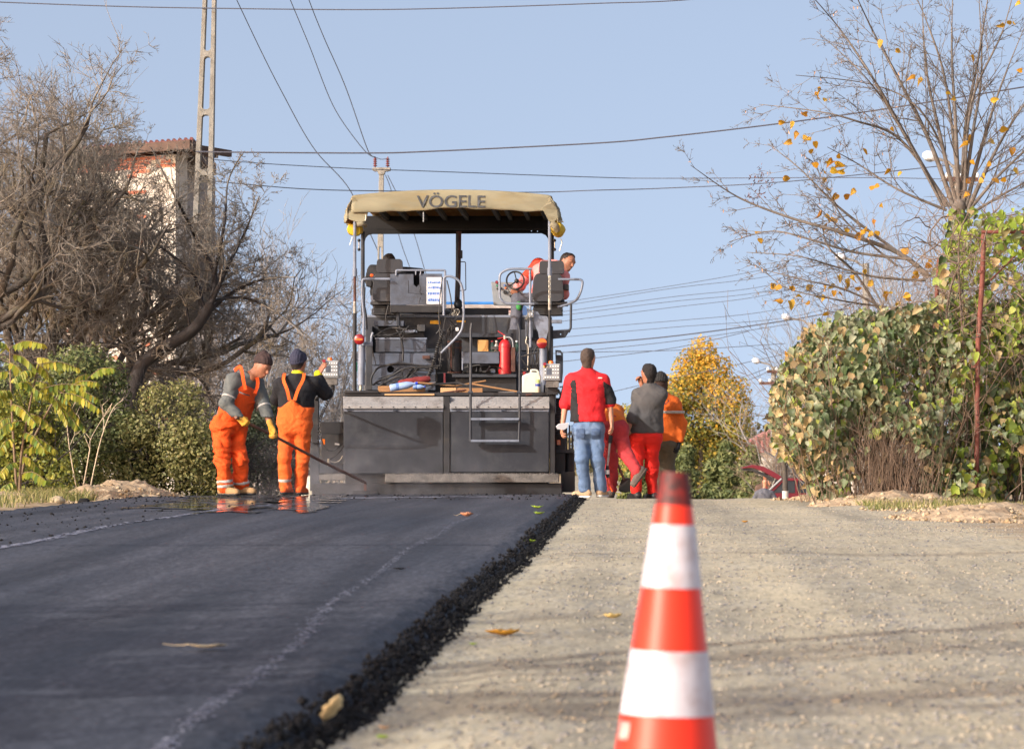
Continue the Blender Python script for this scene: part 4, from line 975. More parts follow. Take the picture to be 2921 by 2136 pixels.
# ---- hand control boxes on both sides
def control(x0, x1, y0, y1, d, tilt):
    c = P((x0 + x1) / 2, (y0 + y1) / 2, d)
    b = pbox('control_box', M_CTRL, x0, x1, y0, y1, d, 0.09, bevel=0.008)
    W, H = x1 - x0, y1 - y0
    face = pbox('button_panel', M_CTRL, x0 + 3, x1 - 3, y0 + 4, y1 - 4, d - 0.004, 0.006, b, 0.001)
    pbox('display', M_PAINT, x0 + W * .22, x0 + W * .52, y0 + H * .3, y0 + H * .68, d - 0.006, 0.004, b, 0)
    mb = MB()
    for gx in np.linspace(0.15, 0.88, 6):
        for gy in (0.16, 0.36, 0.56, 0.82):
            if 0.2 < gx < 0.56 and 0.3 < gy < 0.7: continue
            mb.box(tuple(P(x0 + W * gx - 1.7, y0 + H * gy + 2.2, d - 0.008)), tuple(P(x0 + W * gx + 1.7, y0 + H * gy - 2.2, d - 0.003)))
    mb.build('buttons', M_WHITE, b, smooth=False)
    mb = MB()
    for gx in np.linspace(0.15, 0.88, 6):
        for gy in (0.23, 0.44, 0.63, 0.9):
            if 0.2 < gx < 0.56 and 0.3 < gy < 0.7: continue
            mb.box(tuple(P(x0 + W * gx - 1, y0 + H * gy + 1, d - 0.009)), tuple(P(x0 + W * gx + 1, y0 + H * gy - 1, d - 0.003)))
    mb.build('button_marks', M_BLACK, b, smooth=False)
    pbox('stop_button_base', M_YSTICK, x0 + W * .04, x0 + W * .2, y0 + 1, y0 + H * .22, d - 0.008, 0.01, b, 0)
    q = P(x0 + W * .12, y0 + H * .08, d - 0.01); MB().cyl(q, q + Vector((0, -0.03, 0.01)), 0.018, 0.02, 12).build('stop_button', M_RED, b)
    q = P(x0 + W * .48, y0, d + 0.045); MB().lathe(q, [(0.03, 0), (0.03, 0.02), (0.022, 0.033), (0.001, 0.036)], 14).build('beacon', M_ORANGE, b)
    pbox('control_holder', M_LEDGE, x0 + W * .18, x1 - W * .08, y1 + 0.5, y1 + 20, d + 0.02, 0.07, b)
control(919, 966, 1028, 1078, DS - 0.95, 0); control(1548, 1598, 1037, 1085, DS - 0.2, 0)
pbox('control_arm', M_BLACK, 1560, 1590, 1104, 1125, DS - 0.1, 0.5); ptube('control_arm', M_PAINTL, [(1596, 1104), (1612, 1102)], 4, DS)
spiral('spiral_cable', [(950, 1098, DS - .9), (946, 1125, DS - .8), (925, 1165, DS - .6), (912, 1200, DS - .4), (908, 1255, DS - .1)], 0.006, 0.016, 26, None)
spiral('spiral_cable', [(1590, 1112), (1602, 1130), (1604, 1170), (1600, 1210)], 0.006, 0.016, 18, DS - 0.1)
ptube('control_arm', M_BLACK, [(936, 1098, DS - .9), (918, 1120, DS - .5), (900, 1140, DS + .02)], 7)

# ---- rest of the tractor: tracks, hood, hopper (mostly hidden behind)
zt_ = zg(DS) + 0.02
for x in (-3.05, -1.35):
    lp = [(DS + 1.6, 0.05), (DS + 4.4, 0.05), (DS + 4.75, 0.28), (DS + 4.75, 0.5), (DS + 4.4, 0.72), (DS + 1.6, 0.72), (DS + 1.25, 0.5), (DS + 1.25, 0.28)]
    MB().prism([lp], lambda u, v: Vector((x - 0.17, u, v + zt_ - 0.1)), (0.34, 0, 0)).build('crawler_track', M_BLACK, paver, smooth=False, bevel=0.02)
MB().box((-3.3, D0 + 0.5, 0.5), (-1.0, D0 + 2.6, 1.5)).build('engine_hood', M_PAINTD, paver, smooth=False, bevel=0.03)
MB().prism([[(-3.45, 1.5), (-3.2, 0.6), (-1.0, 0.6), (-0.75, 1.5), (-0.85, 1.5), (-1.1, 0.7), (-3.1, 0.7), (-3.35, 1.5)]], lambda u, v: Vector((u, D0 + 2.9, v)), (0, 1.6, 0)).build('hopper', M_PAINTD, paver, smooth=False, bevel=0.01)

# ================================================================== things lying on the paver
def on(px, py, d): return P(px, py, d)
M_EXT = mat('red_extinguisher_paint', rgb(186, 34, 36), rough=0.4, var=0.15, dirt=rgb(120, 40, 36), damt=0.3, coat=0.2)
ex = empty('fire_extinguisher', P(1440, 1067, D0 - 0.1), 'red fire extinguisher standing on the paver shelf', 'extinguisher')
r = 17 * D0 / F; hgt = 90 * D0 / F; b0 = ex.location.copy()
MB().lathe(b0, [(r, 0), (r, hgt * .9), (r * .92, hgt * .97), (r * .6, hgt * 1.06), (r * .3, hgt * 1.1)], 24).build('body', M_EXT, ex)
MB().lathe(b0 + Vector((0, 0, 0.002)), [(r * 1.08, 0), (r * 1.08, 0.05)], 24).build('base_ring', M_EXT, ex)
MB().lathe(b0 + Vector((0, 0, hgt * .84)), [(r * 1.06, 0), (r * 1.06, 0.016)], 24).build('band', M_EXT, ex)
MB().cyl(b0 + Vector((0, 0, hgt * 1.08)), b0 + Vector((0, 0, hgt * 1.22)), 0.016, n=12).build('valve', M_STEELL, ex)
MB().bar(b0 + Vector((0.01, 0, hgt * 1.17)), b0 + Vector((-0.09, -0.01, hgt * 1.12)), 0.018, 0.01).build('carry_handle', M_EXT, ex, smooth=False)
MB().bar(b0 + Vector((0.01, 0, hgt * 1.2)), b0 + Vector((-0.085, -0.01, hgt * 1.36)), 0.018, 0.01).build('squeeze_lever', M_EXT, ex, smooth=False)
MB().tube(smooth_path([b0 + Vector(v) for v in ((0.01, -.01, hgt * 1.16), (0.07, -.02, hgt * 1.14), (0.10, -.02, hgt * 0.95), (0.098, -0.0, hgt * 0.3))]), 0.009, 8).build('hose', M_CTRL, ex)
MB().box(b0 + Vector((r * 1.05, -0.03, 0.03)), b0 + Vector((r * 1.05 + 0.05, 0.03, hgt * .85))).build('bracket', M_RUST, ex, smooth=False)
# jerrycan
jc = empty('jerrycan', P(1516, 1121, DS + 0.25), 'dirty white plastic jerrycan beside the right control box', 'jerrycan')
M_JERRY = mat('milky_plastic', rgb(212, 208, 192), rough=0.4, var=0.08, dirt=rgb(156, 128, 74), damt=0.35, dscale=6)
j = jc.location; W = 27 * (DS + .25) / F; H = 60 * (DS + .25) / F
MB().prism([[(-W, 0), (W, 0), (W, H * .8), (W * .8, H * .97), (W * .1, H), (-W * .5, H * .93), (-W, H * .82)]], lambda u, v: j + Vector((u, 0, v)), (0, 0.16, 0)).build('body', M_JERRY, jc, bevel=0.02, sharp=60)
MB().tube(fillet([j + Vector((-W * .1, .08, H * .97)), j + Vector((-W * .05, .08, H * 1.1)), j + Vector((W * .55, .08, H * 1.1)), j + Vector((W * .75, .08, H * .97))], 0.03), 0.012, 8).build('handle', M_JERRY, jc)
MB().cyl(j + Vector((-W * .7, .08, H * .85)), j + Vector((-W * .78, .08, H * 1.02)), 0.022, n=12).build('cap', M_RED, jc)
sc_ = empty('spray_can', P(1534, 1125, DS + 0.16), 'blue and beige spray can in front of the white jerrycan', 'can')
h = 42 * (DS + .16) / F; q = sc_.location
MB().lathe(q, [(0.030, 0), (0.031, 0.004), (0.031, h * .72), (0.026, h * .78)], 16).build('can', mat('beige_can', rgb(196, 178, 150), rough=0.35, var=0.1), sc_)
MB().lathe(q + Vector((0, 0, h * .55)), [(0.0316, 0), (0.0316, h * .17)], 16).build('label_band', mat('blue_can', rgb(40, 70, 150), rough=0.35), sc_)
MB().lathe(q + Vector((0, 0, h * .78)), [(0.026, 0), (0.026, h * .2), (0.02, h * .24)], 16).build('cap', mat('pale_lime', rgb(206, 214, 120), rough=0.4), sc_)
thing_mesh('plastic_bottle', MB().lathe(P(1546, 1121, DS + 0.3), [(0.02, 0), (0.022, 0.01), (0.022, 0.09), (0.008, 0.11), (0.008, 0.13)], 12), M_WHITE, P(1546, 1121, DS + .3), 'small white bottle right of the jerrycan', 'bottle')
# clear water bottle lying on the planks
M_PET = mat('clear_bluish_plastic', rgb(150, 176, 214), rough=0.12, var=0.1, spec=0.7)
def lying_bottle(a, b, rad, label, m=M_PET, cap=mat('blue_cap', rgb(36, 64, 190), rough=0.35)):
    e = empty('water_bottle', (a + b) / 2, label, 'bottle'); ax = (b - a); L = ax.length
    MB().lathe(a, [(rad * .8, 0), (rad, L * .04), (rad, L * .26), (rad * .92, L * .29), (rad, L * .32), (rad, L * .62), (rad * .75, L * .75), (rad * .33, L * .88), (rad * .33, L * .92)], 16, ax).build('body', m, e)
    MB().lathe(a + ax * .92, [(rad * .42, 0), (rad * .42, L * .08)], 12, ax).build('cap', cap, e)
    MB().lathe(a + ax * .22, [(rad * 1.02, 0), (rad * 1.02, L * .10)], 16, ax).build('label_band', M_BLUEINK, e)
lying_bottle(P(1112, 1107, DS + 0.2), P(1191, 1093, DS + 0.25), 0.044, 'clear plastic water bottle with a blue cap lying on the paver deck')
lying_bottle(P(1178, 1104, DS + 0.4), P(1213, 1103, DS + 0.4), 0.028, 'smaller clear bottle lying behind the water bottle')
# boards and boxes of wood
M_WOOD = mat('weathered_board', rgb(150, 112, 74), rough=0.85, var=0.3, scale=4, stretch=(1, 8, 14), dirt=rgb(84, 62, 46), damt=0.4)
M_WOODL = mat('fresh_board', rgb(196, 156, 112), rough=0.85, var=0.25, scale=4, stretch=(1, 8, 14), dirt=rgb(120, 88, 62), damt=0.3)
def board(x0, x1, y0, y1, d, th, m, label, slope=0, name='wooden_board'):
    a = P(x0, y1, d); b = P(x1, y0 + slope, d); c = (P(x0, (y0 + y1) / 2, d) + P(x1, (y0 + y1) / 2 + slope, d)) / 2
    mb = MB(); mb.bar(P(x0, (y0 + y1) / 2, d + th / 2), P(x1, (y0 + y1) / 2 + slope, d + th / 2), th, (y1 - y0) * d / F)
    thing_mesh(name, mb, m, c, label, 'board' if 'board' in name else 'tool', smooth=False, bevel=0.004)
board(1079, 1213, 1101, 1118, DS + 0.45, 0.1, M_WOOD, 'brown plank on edge behind the water bottle')
board(1098, 1240, 1123, 1128, DS + 0.09, 0.12, M_WOODL, 'thin pale lath under the water bottle at the deck edge')
board(1257, 1302, 1106, 1124, DS + 0.22, 0.08, M_WOODL, 'short pale wooden block left of the ladder')
board(1305, 1377, 1107, 1127, DS + 0.2, 0.1, M_WOOD, 'brown wooden block behind the left ladder rail')
board(1422, 1468, 1118, 1128, DS + 0.16, 0.1, M_ALU, 'pale grey block lying between the ladder rails', name='concrete_block')
def stick(l, w, m, label, name='tool_handle', cat='tool'):
    q = pts(l); thing_mesh(name, MB().tube(q, w / 2 * q[0].y / F, 8), m, (q[0] + q[-1]) / 2, label, cat)
stick([(1182, 1090, DS + .55), (1300, 1101, DS + .5), (1386, 1086, DS + .6)], 5, M_WOOD, 'upper brown tool handle lying across the deck')
stick([(1340, 1094, DS + .5), (1476, 1117, DS + .35)], 5, M_WOOD, 'long brown tool handle sloping down to the right ladder rail')
stick([(1230, 1097, DS + .4), (1300, 1092, DS + .45), (1335, 1100, DS + .4)], 6, M_RUBBER, 'dark grey hose piece lying on the deck', 'hose_piece', 'hose')
stick([(1264, 1120, DS + .15), (1328, 1112, DS + .2)], 5, M_RUST, 'rusty hammer handle in front of the wooden block')
stick([(1500, 1127, DS + .12), (1536, 1122, DS + .15)], 8, M_RUST, 'rusty bar in front of the jerrycan', 'iron_bar', 'bar')
lumpy('red_rag', mat('dull_red_cloth', rgb(120, 44, 44), rough=0.9, var=0.3), [P(1136, 1092, DS + .6), P(1180, 1086, DS + .6), P(1226, 1080, DS + .65)], [0.03, 0.045, 0.03], 4, None, 0.7)
tag(bpy.data.objects['red_rag'], 'dull red rag lying among the hoses on the deck', 'rag')
thing_mesh('cardboard_box', MB().box(tuple(P(1363, 1004.5, D0 - 0.05)), tuple(P(1394, 971, D0 + 0.1))), mat('cardboard', rgb(196, 152, 92), rough=0.85, var=0.15), P(1378, 1004, D0), 'small tan cardboard box in the paver tool tray', 'box', smooth=False, bevel=0.003)
for k, (x, m, lab) in enumerate(((1404, mat('green_glass', rgb(70, 110, 100), rough=0.2, var=0.2), 'green bottle with a red cap beside the cardboard box'), (1416, mat('grey_pet', rgb(150, 150, 140), rough=0.3), 'greyish bottle between the green bottle and the extinguisher'), (1474, mat('green_glass2', rgb(80, 120, 104), rough=0.2), 'green bottle right of the fire extinguisher'))):
    e = empty('drink_bottle', P(x, 1002, D0 + 0.02), lab, 'bottle'); q = e.location
    MB().lathe(q, [(0.03, 0), (0.032, 0.01), (0.032, 0.07), (0.013, 0.1), (0.013, 0.112)], 14).build('body', m, e)
    MB().lathe(q + Vector((0, 0, 0.112)), [(0.016, 0), (0.016, 0.018)], 12).build('cap', M_RED if k == 0 else M_WHITE, e)
# ================================================================== PEOPLE
# a figure is grown as one smooth surface round its bones (rounded cones blended together), then clothed the same way
def V3(p): return np.array(p, dtype=np.float64)
VM = [1.18]
def surf(prims, vox, cuts=(), noise=None, default_k=0.03):
    vox = vox * VM[0]
    """prims: (p0, p1, r0, r1[, k[, squash(dir,f)]]); cuts: (point, normal) keep the side against the normal. Returns verts, quads"""
    lo = np.min([np.minimum(p[0], p[1]) - max(p[2], p[3]) for p in prims], 0) - 4 * vox - 0.02
    hi = np.max([np.maximum(p[0], p[1]) + max(p[2], p[3]) for p in prims], 0) + 4 * vox + 0.02
    n = np.ceil((hi - lo) / vox).astype(int) + 1
    d = np.full(n, 1.0, dtype=np.float32)
    for pr in prims:
        p0, p1, r0, r1 = V3(pr[0]), V3(pr[1]), pr[2], pr[3]; k = pr[4] if len(pr) > 4 and pr[4] is not None else default_k
        m = max(r0, r1) + k + 0.04
        a = np.clip(((np.minimum(p0, p1) - m - lo) / vox).astype(int), 0, n - 1); b = np.clip(((np.maximum(p0, p1) + m - lo) / vox).astype(int) + 1, 1, n)
        g = np.stack(np.meshgrid(*[lo[i] + vox * np.arange(a[i], b[i]) for i in range(3)], indexing='ij'), -1)
        q = g - p0; ax = p1 - p0
        if len(pr) > 5 and pr[5] is not None:                      # squash along a direction: flattened section
            dr, f = pr[5]; dr = V3(dr); dr = dr / np.linalg.norm(dr); q = q + dr * ((q @ dr) * (1 / f - 1))[..., None]
            ax = ax + dr * ((ax @ dr) * (1 / f - 1))
        L2 = max(ax @ ax, 1e-10); t = np.clip((q @ ax) / L2, 0, 1)
        dist = np.linalg.norm(q - t[..., None] * ax, axis=-1) - (r0 + (r1 - r0) * t)
        if len(pr) > 5 and pr[5] is not None: dist = dist * min(1.0, pr[5][1])
        s = (slice(a[0], b[0]), slice(a[1], b[1]), slice(a[2], b[2])); o = d[s]
        h = np.maximum(k - np.abs(o - dist), 0) / k
        d[s] = np.minimum(o, dist) - h * h * k * 0.25
    if noise is not None or cuts:
        near = np.abs(d) < 0.09; idx = np.argwhere(near); pts_ = lo + vox * idx; val = d[near]
        if noise is not None: val = val + noise(pts_)
        for (pt, nr) in cuts:
            nr = V3(nr); nr = nr / np.linalg.norm(nr); val = np.maximum(val, (pts_ - V3(pt)) @ nr)
        d[near] = val
        if cuts:
            far = (d < -0.08); idx = np.argwhere(far); pts_ = lo + vox * idx; val = d[far]
            for (pt, nr) in cuts:
                nr = V3(nr); nr = nr / np.linalg.norm(nr); val = np.maximum(val, (pts_ - V3(pt)) @ nr)
            d[far] = val
    return nets(d, lo, vox)
def nets(d, lo, vox):
    s = d < 0; c = [s[i:s.shape[0] - 1 + i, j:s.shape[1] - 1 + j, k:s.shape[2] - 1 + k] for i in (0, 1) for j in (0, 1) for k in (0, 1)]
    tot = sum(x.astype(np.int8) for x in c); act = (tot > 0) & (tot < 8)
    idx = np.argwhere(act); nv = len(idx); vid = np.full(act.shape, -1, dtype=np.int64); vid[act] = np.arange(nv)
    acc = np.zeros((nv, 3)); cnt = np.zeros(nv)
    cor = [(i, j, k) for i in (0, 1) for j in (0, 1) for k in (0, 1)]
    for a in range(8):
        for b in range(a + 1, 8):
            da = np.array(cor[b]) - np.array(cor[a])
            if np.abs(da).sum() != 1: continue
            va = d[idx[:, 0] + cor[a][0], idx[:, 1] + cor[a][1], idx[:, 2] + cor[a][2]]; vb = d[idx[:, 0] + cor[b][0], idx[:, 1] + cor[b][1], idx[:, 2] + cor[b][2]]
            x = (va < 0) != (vb < 0); t = va / np.where(x, va - vb, 1)
            acc += np.where(x[:, None], np.array(cor[a]) + t[:, None] * da, 0); cnt += x
    V = lo + vox * (idx + acc / np.maximum(cnt, 1)[:, None])
    Q = []
    for ax in range(3):
        u, v = (ax + 1) % 3, (ax + 2) % 3
        sl0 = [slice(None)] * 3; sl1 = [slice(None)] * 3; sl0[ax] = slice(0, -1); sl1[ax] = slice(1, None)
        cr = s[tuple(sl0)] != s[tuple(sl1)]; e = np.argwhere(cr)
        ok = (e[:, u] > 0) & (e[:, v] > 0) & (e[:, u] < act.shape[u]) & (e[:, v] < act.shape[v]) & (e[:, ax] < act.shape[ax]); e = e[ok]
        def cell(du, dv):
            q = e.copy(); q[:, u] -= du; q[:, v] -= dv; return vid[q[:, 0], q[:, 1], q[:, 2]]
        f = np.stack([cell(1, 1), cell(0, 1), cell(0, 0), cell(1, 0)], -1)
        flip = ~s[e[:, 0], e[:, 1], e[:, 2]]; f[flip] = f[flip][:, ::-1]; Q.append(f)
    Q = np.concatenate(Q); return V, Q[(Q >= 0).all(1)]
def join_surf(parts):
    V, Q, o = [], [], 0
    for v, q in parts: V.append(v); Q.append(q + o); o += len(v)
    return np.concatenate(V), np.concatenate(Q)
def folds(amp, seed=0, fz=11, fx=5):
    def f(p):
        q = p * np.array([fx, fx, fz]) + seed; n = fbm(q, 3) - 0.43
        w = fbm(p * np.array([fx * .7, fx * .7, fz * .5]) + seed + 5, 2)
        r = np.abs(np.sin((p[:, 2] * 26 + p[:, 0] * 16 + 15 * w)))        # ridges of crumpled cloth
        m = np.clip((fbm(p * 4.5 + seed + 11, 2) - .3) * 5, 0, 1)
        return -amp * (n * 3.6 + 0.9 * m * (r ** .7 - 0.65))
    return f
def unit(v): v = V3(v); return v / (np.linalg.norm(v) + 1e-9)
def hand_prims(w, dr, nrm, size=1.0, curl=0.5, side=1, spread=0.10, grip=False):
    """wrist, direction of the palm, palm normal (the side the fingers close to); five fingers, thumb from the side of the palm"""
    w, dr, nrm = V3(w), unit(dr), unit(nrm); nrm = unit(nrm - dr * (nrm @ dr)); lat = np.cross(dr, nrm) * side; s = size; pr = []
    k0 = w + dr * 0.085 * s
    for i, (o, l) in enumerate(((-0.030, 0.070), (-0.010, 0.079), (0.011, 0.074), (0.030, 0.058))):
        kn = k0 + lat * o * s - dr * (0.008 * s if i == 3 else 0); pr.append((w + lat * o * 0.6 * s, kn, 0.016 * s, 0.013 * s, 0.012))
        c = (1.45 if grip else curl) * (0.9 + 0.08 * i); a = 0.0; p = kn; 
        for j, f in enumerate((0.45, 0.31, 0.24)):
            a += c * (0.75 if j == 0 else 0.95)
            dd = dr * math.cos(a) + nrm * math.sin(a) + lat * (o * 3 * spread); q = p + unit(dd) * l * f * s
            pr.append((p, q, 0.0098 * s, 0.0085 * s, 0.004)); p = q
    b = w + dr * 0.025 * s - lat * 0.024 * s + nrm * 0.006 * s; m = b + unit(dr * 0.75 - lat * 0.55 + nrm * (0.5 if not grip else 0.8)) * 0.042 * s
    e = m + unit(dr * 0.9 - lat * (0.1 if not grip else -0.5) + nrm * 0.6) * 0.034 * s
    pr += [(w, b, 0.016 * s, 0.015 * s, 0.012), (b, m, 0.014 * s, 0.0115 * s, 0.008), (m, e, 0.0112 * s, 0.0095 * s, 0.004)]
    return pr
SKIN = mat('skin', rgb(186, 132, 104), rough=0.55, var=0.1, scale=30)
SKIN2 = mat('skin_tanned', rgb(156, 104, 78), rough=0.55, var=0.1, scale=30)
M_EYE = mat('dark_eye', rgb(30, 24, 22), rough=0.3); M_LIP = mat('lip', rgb(140, 74, 66), rough=0.6)
def cloth(name, c, **k):
    k = {**dict(rough=0.85, var=0.14, scale=9, bump=0.25, bscale=70), **k}; m = mat(name, c, **k)
    if 'crease' not in m:                                            # soft creases of the cloth, besides the modelled folds
        m['crease'] = 1; nt = m.node_tree; bp = next((n for n in nt.nodes if n.type == 'BUMP'), None)
        if bp:
            tc = next(n for n in nt.nodes if n.type == 'TEX_COORD'); w = _n(nt, 'ShaderNodeTexNoise'); w.inputs['Scale'].default_value = 4.5; w.inputs['Detail'].default_value = 3; w.inputs['Distortion'].default_value = 1.4
            nt.links.new(tc.outputs['Object'], w.inputs['Vector']); b2 = _n(nt, 'ShaderNodeBump'); b2.inputs['Strength'].default_value = .5; b2.inputs['Distance'].default_value = .05
            nt.links.new(w.outputs[0], b2.inputs['Height']); nt.links.new(b2.outputs[0], bp.inputs['Normal'])
    return m
def lerp(a, b, t): return V3(a) * (1 - t) + V3(b) * t

def person(J, D, spec, label, sc=1.0):
    """J: joints as (px, py, extra distance); D: distance of the figure"""
    K = {k: V3(P(v[0], v[1], D + (v[2] if len(v) > 2 else 0))) for k, v in J.items()}
    up = V3((0, 0, 1)); nb, pel = K['neck'], K['pel']
    for s in 'LR': K['sh' + s] = K['sh' + s] - up * .022
    B = spec.get('bulk', 1.0)
    spine = unit(nb - pel); latS = unit(K['shR'] - K['shL']); latH = unit(K['hpR'] - K['hpL'])
    fwd = unit(spec.get('fwd', np.cross(spine, latS))); 
    torso = []
    cl, crr = lerp(nb, K['shL'], .55) - spine * 0.11, lerp(nb, K['shR'], .55) - spine * 0.11
    torso += [(K['hpL'] + spine * .08, cl, .082 * B, .096 * B, .08), (K['hpR'] + spine * .08, crr, .082 * B, .096 * B, .08), (pel + spine * .1, nb - spine * .18, .09 * B, .108 * B, .08)]
    torso += [(nb - spine * .02, K['shL'] - spine * .012, .048, .050, .06), (nb - spine * .02, K['shR'] - spine * .012, .048, .050, .06)]
    hips = [(K['hpL'], K['hpR'], .082 * B, .082 * B, .05), (pel + spine * .02, pel + spine * .16, .092 * B, .09 * B, .08), (lerp(K['hpL'], pel, .25) - fwd * .04 - up * .02, lerp(K['hpR'], pel, .25) - fwd * .04 - up * .02, .075, .075, .05)]
    def limb(a, b, c, r0, r1, r2): return [(K[a], K[b], r0, r1, .03), (K[b], K[c], r1, r2, .03)]
    arms = {s: limb('sh' + s, 'el' + s, 'wr' + s, .048, .040, .028) for s in 'LR'}
    legs = {s: limb('hp' + s, 'kn' + s, 'an' + s, .082, .056, .038) for s in 'LR'}
    # head
    h = K['head']; f = unit(K['face'] - h); hu = unit(spec.get('hup', up)); f = unit(f - hu * (f @ hu)); hl = np.cross(f, hu); e = spec.get('hs', 1.0)
    head = [(h + hu * .02 * e - f * .018, h + hu * .02 * e + f * .012, .086 * e, .083 * e, .03, (hl, .86)), (h - hu * .015 + f * .02, h - hu * .085 * e + f * .045, .062 * e, .036 * e, .04, (hl, .92)),
            (h - hu * .04, h - hu * .07 - f * .01, .06, .055, .04)]
    head += [(h + hu * .012 + f * .088 * e, h - hu * .03 + f * .108 * e, .008, .0145, .012), (h + f * .083 + hu * .026 + hl * .03, h + f * .083 + hu * .026 - hl * .03, .013, .013, .015), (h - hu * .062 + f * .078, h - hu * .066 + f * .082, .018, .016, .015)]
    for s in (-1, 1): head += [(h + hl * .075 * s - f * .008 + hu * .012, h + hl * .08 * s - f * .014 - hu * .022, .013, .010, .006, (hl, .55))]
    head += [(h - hu * .05 - f * .012, nb - spine * .01, .054, .060, .04)]
    skin = spec.get('skin', SKIN)
    bodyp = torso + hips[:2] + arms['L'] + arms['R'] + legs['L'] + legs['R'] + [(nb - spine * .05, h - hu * .06 - f * .01, .06, .054, .03)]
    parts = [surf(bodyp, 0.014), surf(head, 0.0058)]
    for s in 'LR':
        hd = spec.get('hand' + s)
        if hd is None: hd = dict()
        w = K['wr' + s]; dr = unit(hd.get('dir', w - K['el' + s])); nr = hd.get('nrm', (0.5 if s == 'L' else -0.5, 0.2, -0.1))
        pr = hand_prims(w, dr, nr, 1.0, hd.get('curl', .35), hd.get('side', 1 if s == 'L' else -1), grip=hd.get('grip', False)) + [(lerp(K['el' + s], w, .7), w, .03, .026, .015)]
        if 'glove' not in hd: parts.append(surf(pr, 0.0042))
        else: hd['_pr'] = [(a, b, r0 + .004, r1 + .004, k) for a, b, r0, r1, k in pr]
    Vb, Qb = join_surf(parts)
    org = V3((pel[0], pel[1], min(K['anL'][2], K['anR'][2]) - .09)); me = fast_mesh('person', Vb - org, Qb); root = link('person', me, skin); root.location = Vector(org)
    tag(root, label, 'person', spec.get('group'))
    def child(name, prims, m, vox=.011, cuts=(), noise=None):
        v, q = surf(prims, vox, cuts, noise)
        if len(q) == 0: return None
        return link(name, fast_mesh(name, v - org, q), m, root)
    for s in 'LR':
        hd = spec.get('hand' + s)
        if hd and 'glove' in hd: child('glove', hd['_pr'], hd['glove'], .0055)
    # face details
    for s in (-1, 1):
        MB().ball(Vector(h + f * .087 * e + hl * .031 * s + hu * .012), .0075, 8, 6).build('eye', M_EYE, root)
        MB().bar(Vector(h + f * .094 * e + hl * .016 * s + hu * .029), Vector(h + f * .084 * e + hl * .05 * s + hu * .028), .006, .008).build('eyebrow', spec.get('hair_m', M_EYE), root)
    MB().tube([Vector(h + f * (.093 - .010 * abs(t)) * e + hl * .022 * t - hu * .052) for t in np.linspace(-1, 1, 7)], .005, 6).build('mouth', M_LIP, root)
    # hair or hat
    if 'hair' in spec:
        hm = spec['hair']; hp = [(h + hu * .032 * e - f * .022, h + hu * .034 * e + f * .018, .089 * e, .085 * e, .02, (hl, .89)), (h - hu * .01 - f * .045, h - hu * .098 - f * .030, .064, .050, .03, (hl, 1.1))]
        child('hair', hp, hm, .006, [(h + hu * .052 + f * .035, -hu * .36 + f * .93), (h - hu * .112 - f * .03, -hu + f * .25)] if not spec.get('bald') else [(h - hu * .0, hu)], lambda p: -.016 * (fbm(p * 60, 2) - .4) - .014 * (fbm(p * 22, 2) - .4))
    if 'hat' in spec:
        hm, kind = spec['hat']
        hp = [(h + hu * .045 - f * .03, h + hu * .05 + f * .012, .096, .092, .03, (hl, .9)), (h + hu * .105 - f * .035, h + hu * (.12 if kind == 'beanie' else .10) - f * .035, .05, .035, .04)]
        if kind == 'bun': hp += [(h + hu * .13 - f * .03 + hl * .02, h + hu * .14 - f * .05, .03, .025, .02), (h + hu * .135 + f * .015, h + hu * .14 + f * .02, .022, .02, .02)]
        child('knit_hat', hp, hm, .006, [(h + hu * .034 + f * .03, -hu * .93 + f * .36 if kind != 'low' else -hu)], lambda p: -.006 * (np.abs(np.sin(((p - h) @ hl) * 120)) - .5) - .014 * (fbm(p * 16 + 3, 2) - .4))
        if kind == 'beanie': child('hat_cuff', [(h + hu * .03 - f * .03, h + hu * .04 + f * .012, .099, .096, .02, (hl, .9))], hm, .006, [(h + hu * .03 + f * .03, -hu * .93 + f * .36), (h + hu * .062 + f * .03, hu * .93 - f * .36)])
    # top
    t = spec['top']; th = t.get('t', .018); hem = V3(P(0, t['hem'], D)); ap = []
    for s in 'LR':
        q = t.get('cuff' + s, t.get('cuff', .93)); c = lerp(K['el' + s], K['wr' + s], q)
        ap += [(K['sh' + s], K['el' + s], .052 + th, .044 + th, .04), (K['el' + s], c, .046 + th, .034 + th * .9, .03)]
        if q < .9: ap += [(lerp(K['el' + s], K['wr' + s], q - .10), c, .052 + th, .05 + th, .012)]
    tp = [(a, b, r0 + th, r1 + th, k) for a, b, r0, r1, k in torso + hips[1:2]] + ap
    tp.append((K['hpL'] + spine * .08, K['hpR'] + spine * .08, .084 * B + th, .084 * B + th, .06))
    hn = spec.get('hemn', -up)
    top = child('sweater' if t.get('kind', 'sweater') == 'sweater' else t['kind'], tp, t['m'], .011, [(V3((pel[0], pel[1], hem[2])), hn), (nb + spine * (t.get('collar', .035) + .02), spine + up * .2)], folds(t.get('amp', .010), spec.get('seed', 1), 9, 6))
    for band in t.get('bands', ()):           # (arm side, fraction, material): reflective bands on the sleeve
        s, fr, m = band; fr0 = fr; a = lerp(K['sh' + s], K['el' + s], fr0) if fr0 < 1 else lerp(K['el' + s], K['wr' + s], fr0 - 1); ax = unit(K['el' + s] - K['sh' + s]) if fr0 < 1 else unit(K['wr' + s] - K['el' + s])
        child('sleeve_band', [(p[0], p[1], p[2] + .003, p[3] + .003, p[4]) for p in ap if np.allclose(p[0], K['sh' + s]) or np.allclose(p[0], K['el' + s])], m, .009, [(a - ax * .013, -ax), (a + ax * .013, ax)], folds(t.get('amp', .010), spec.get('seed', 1), 9, 6))
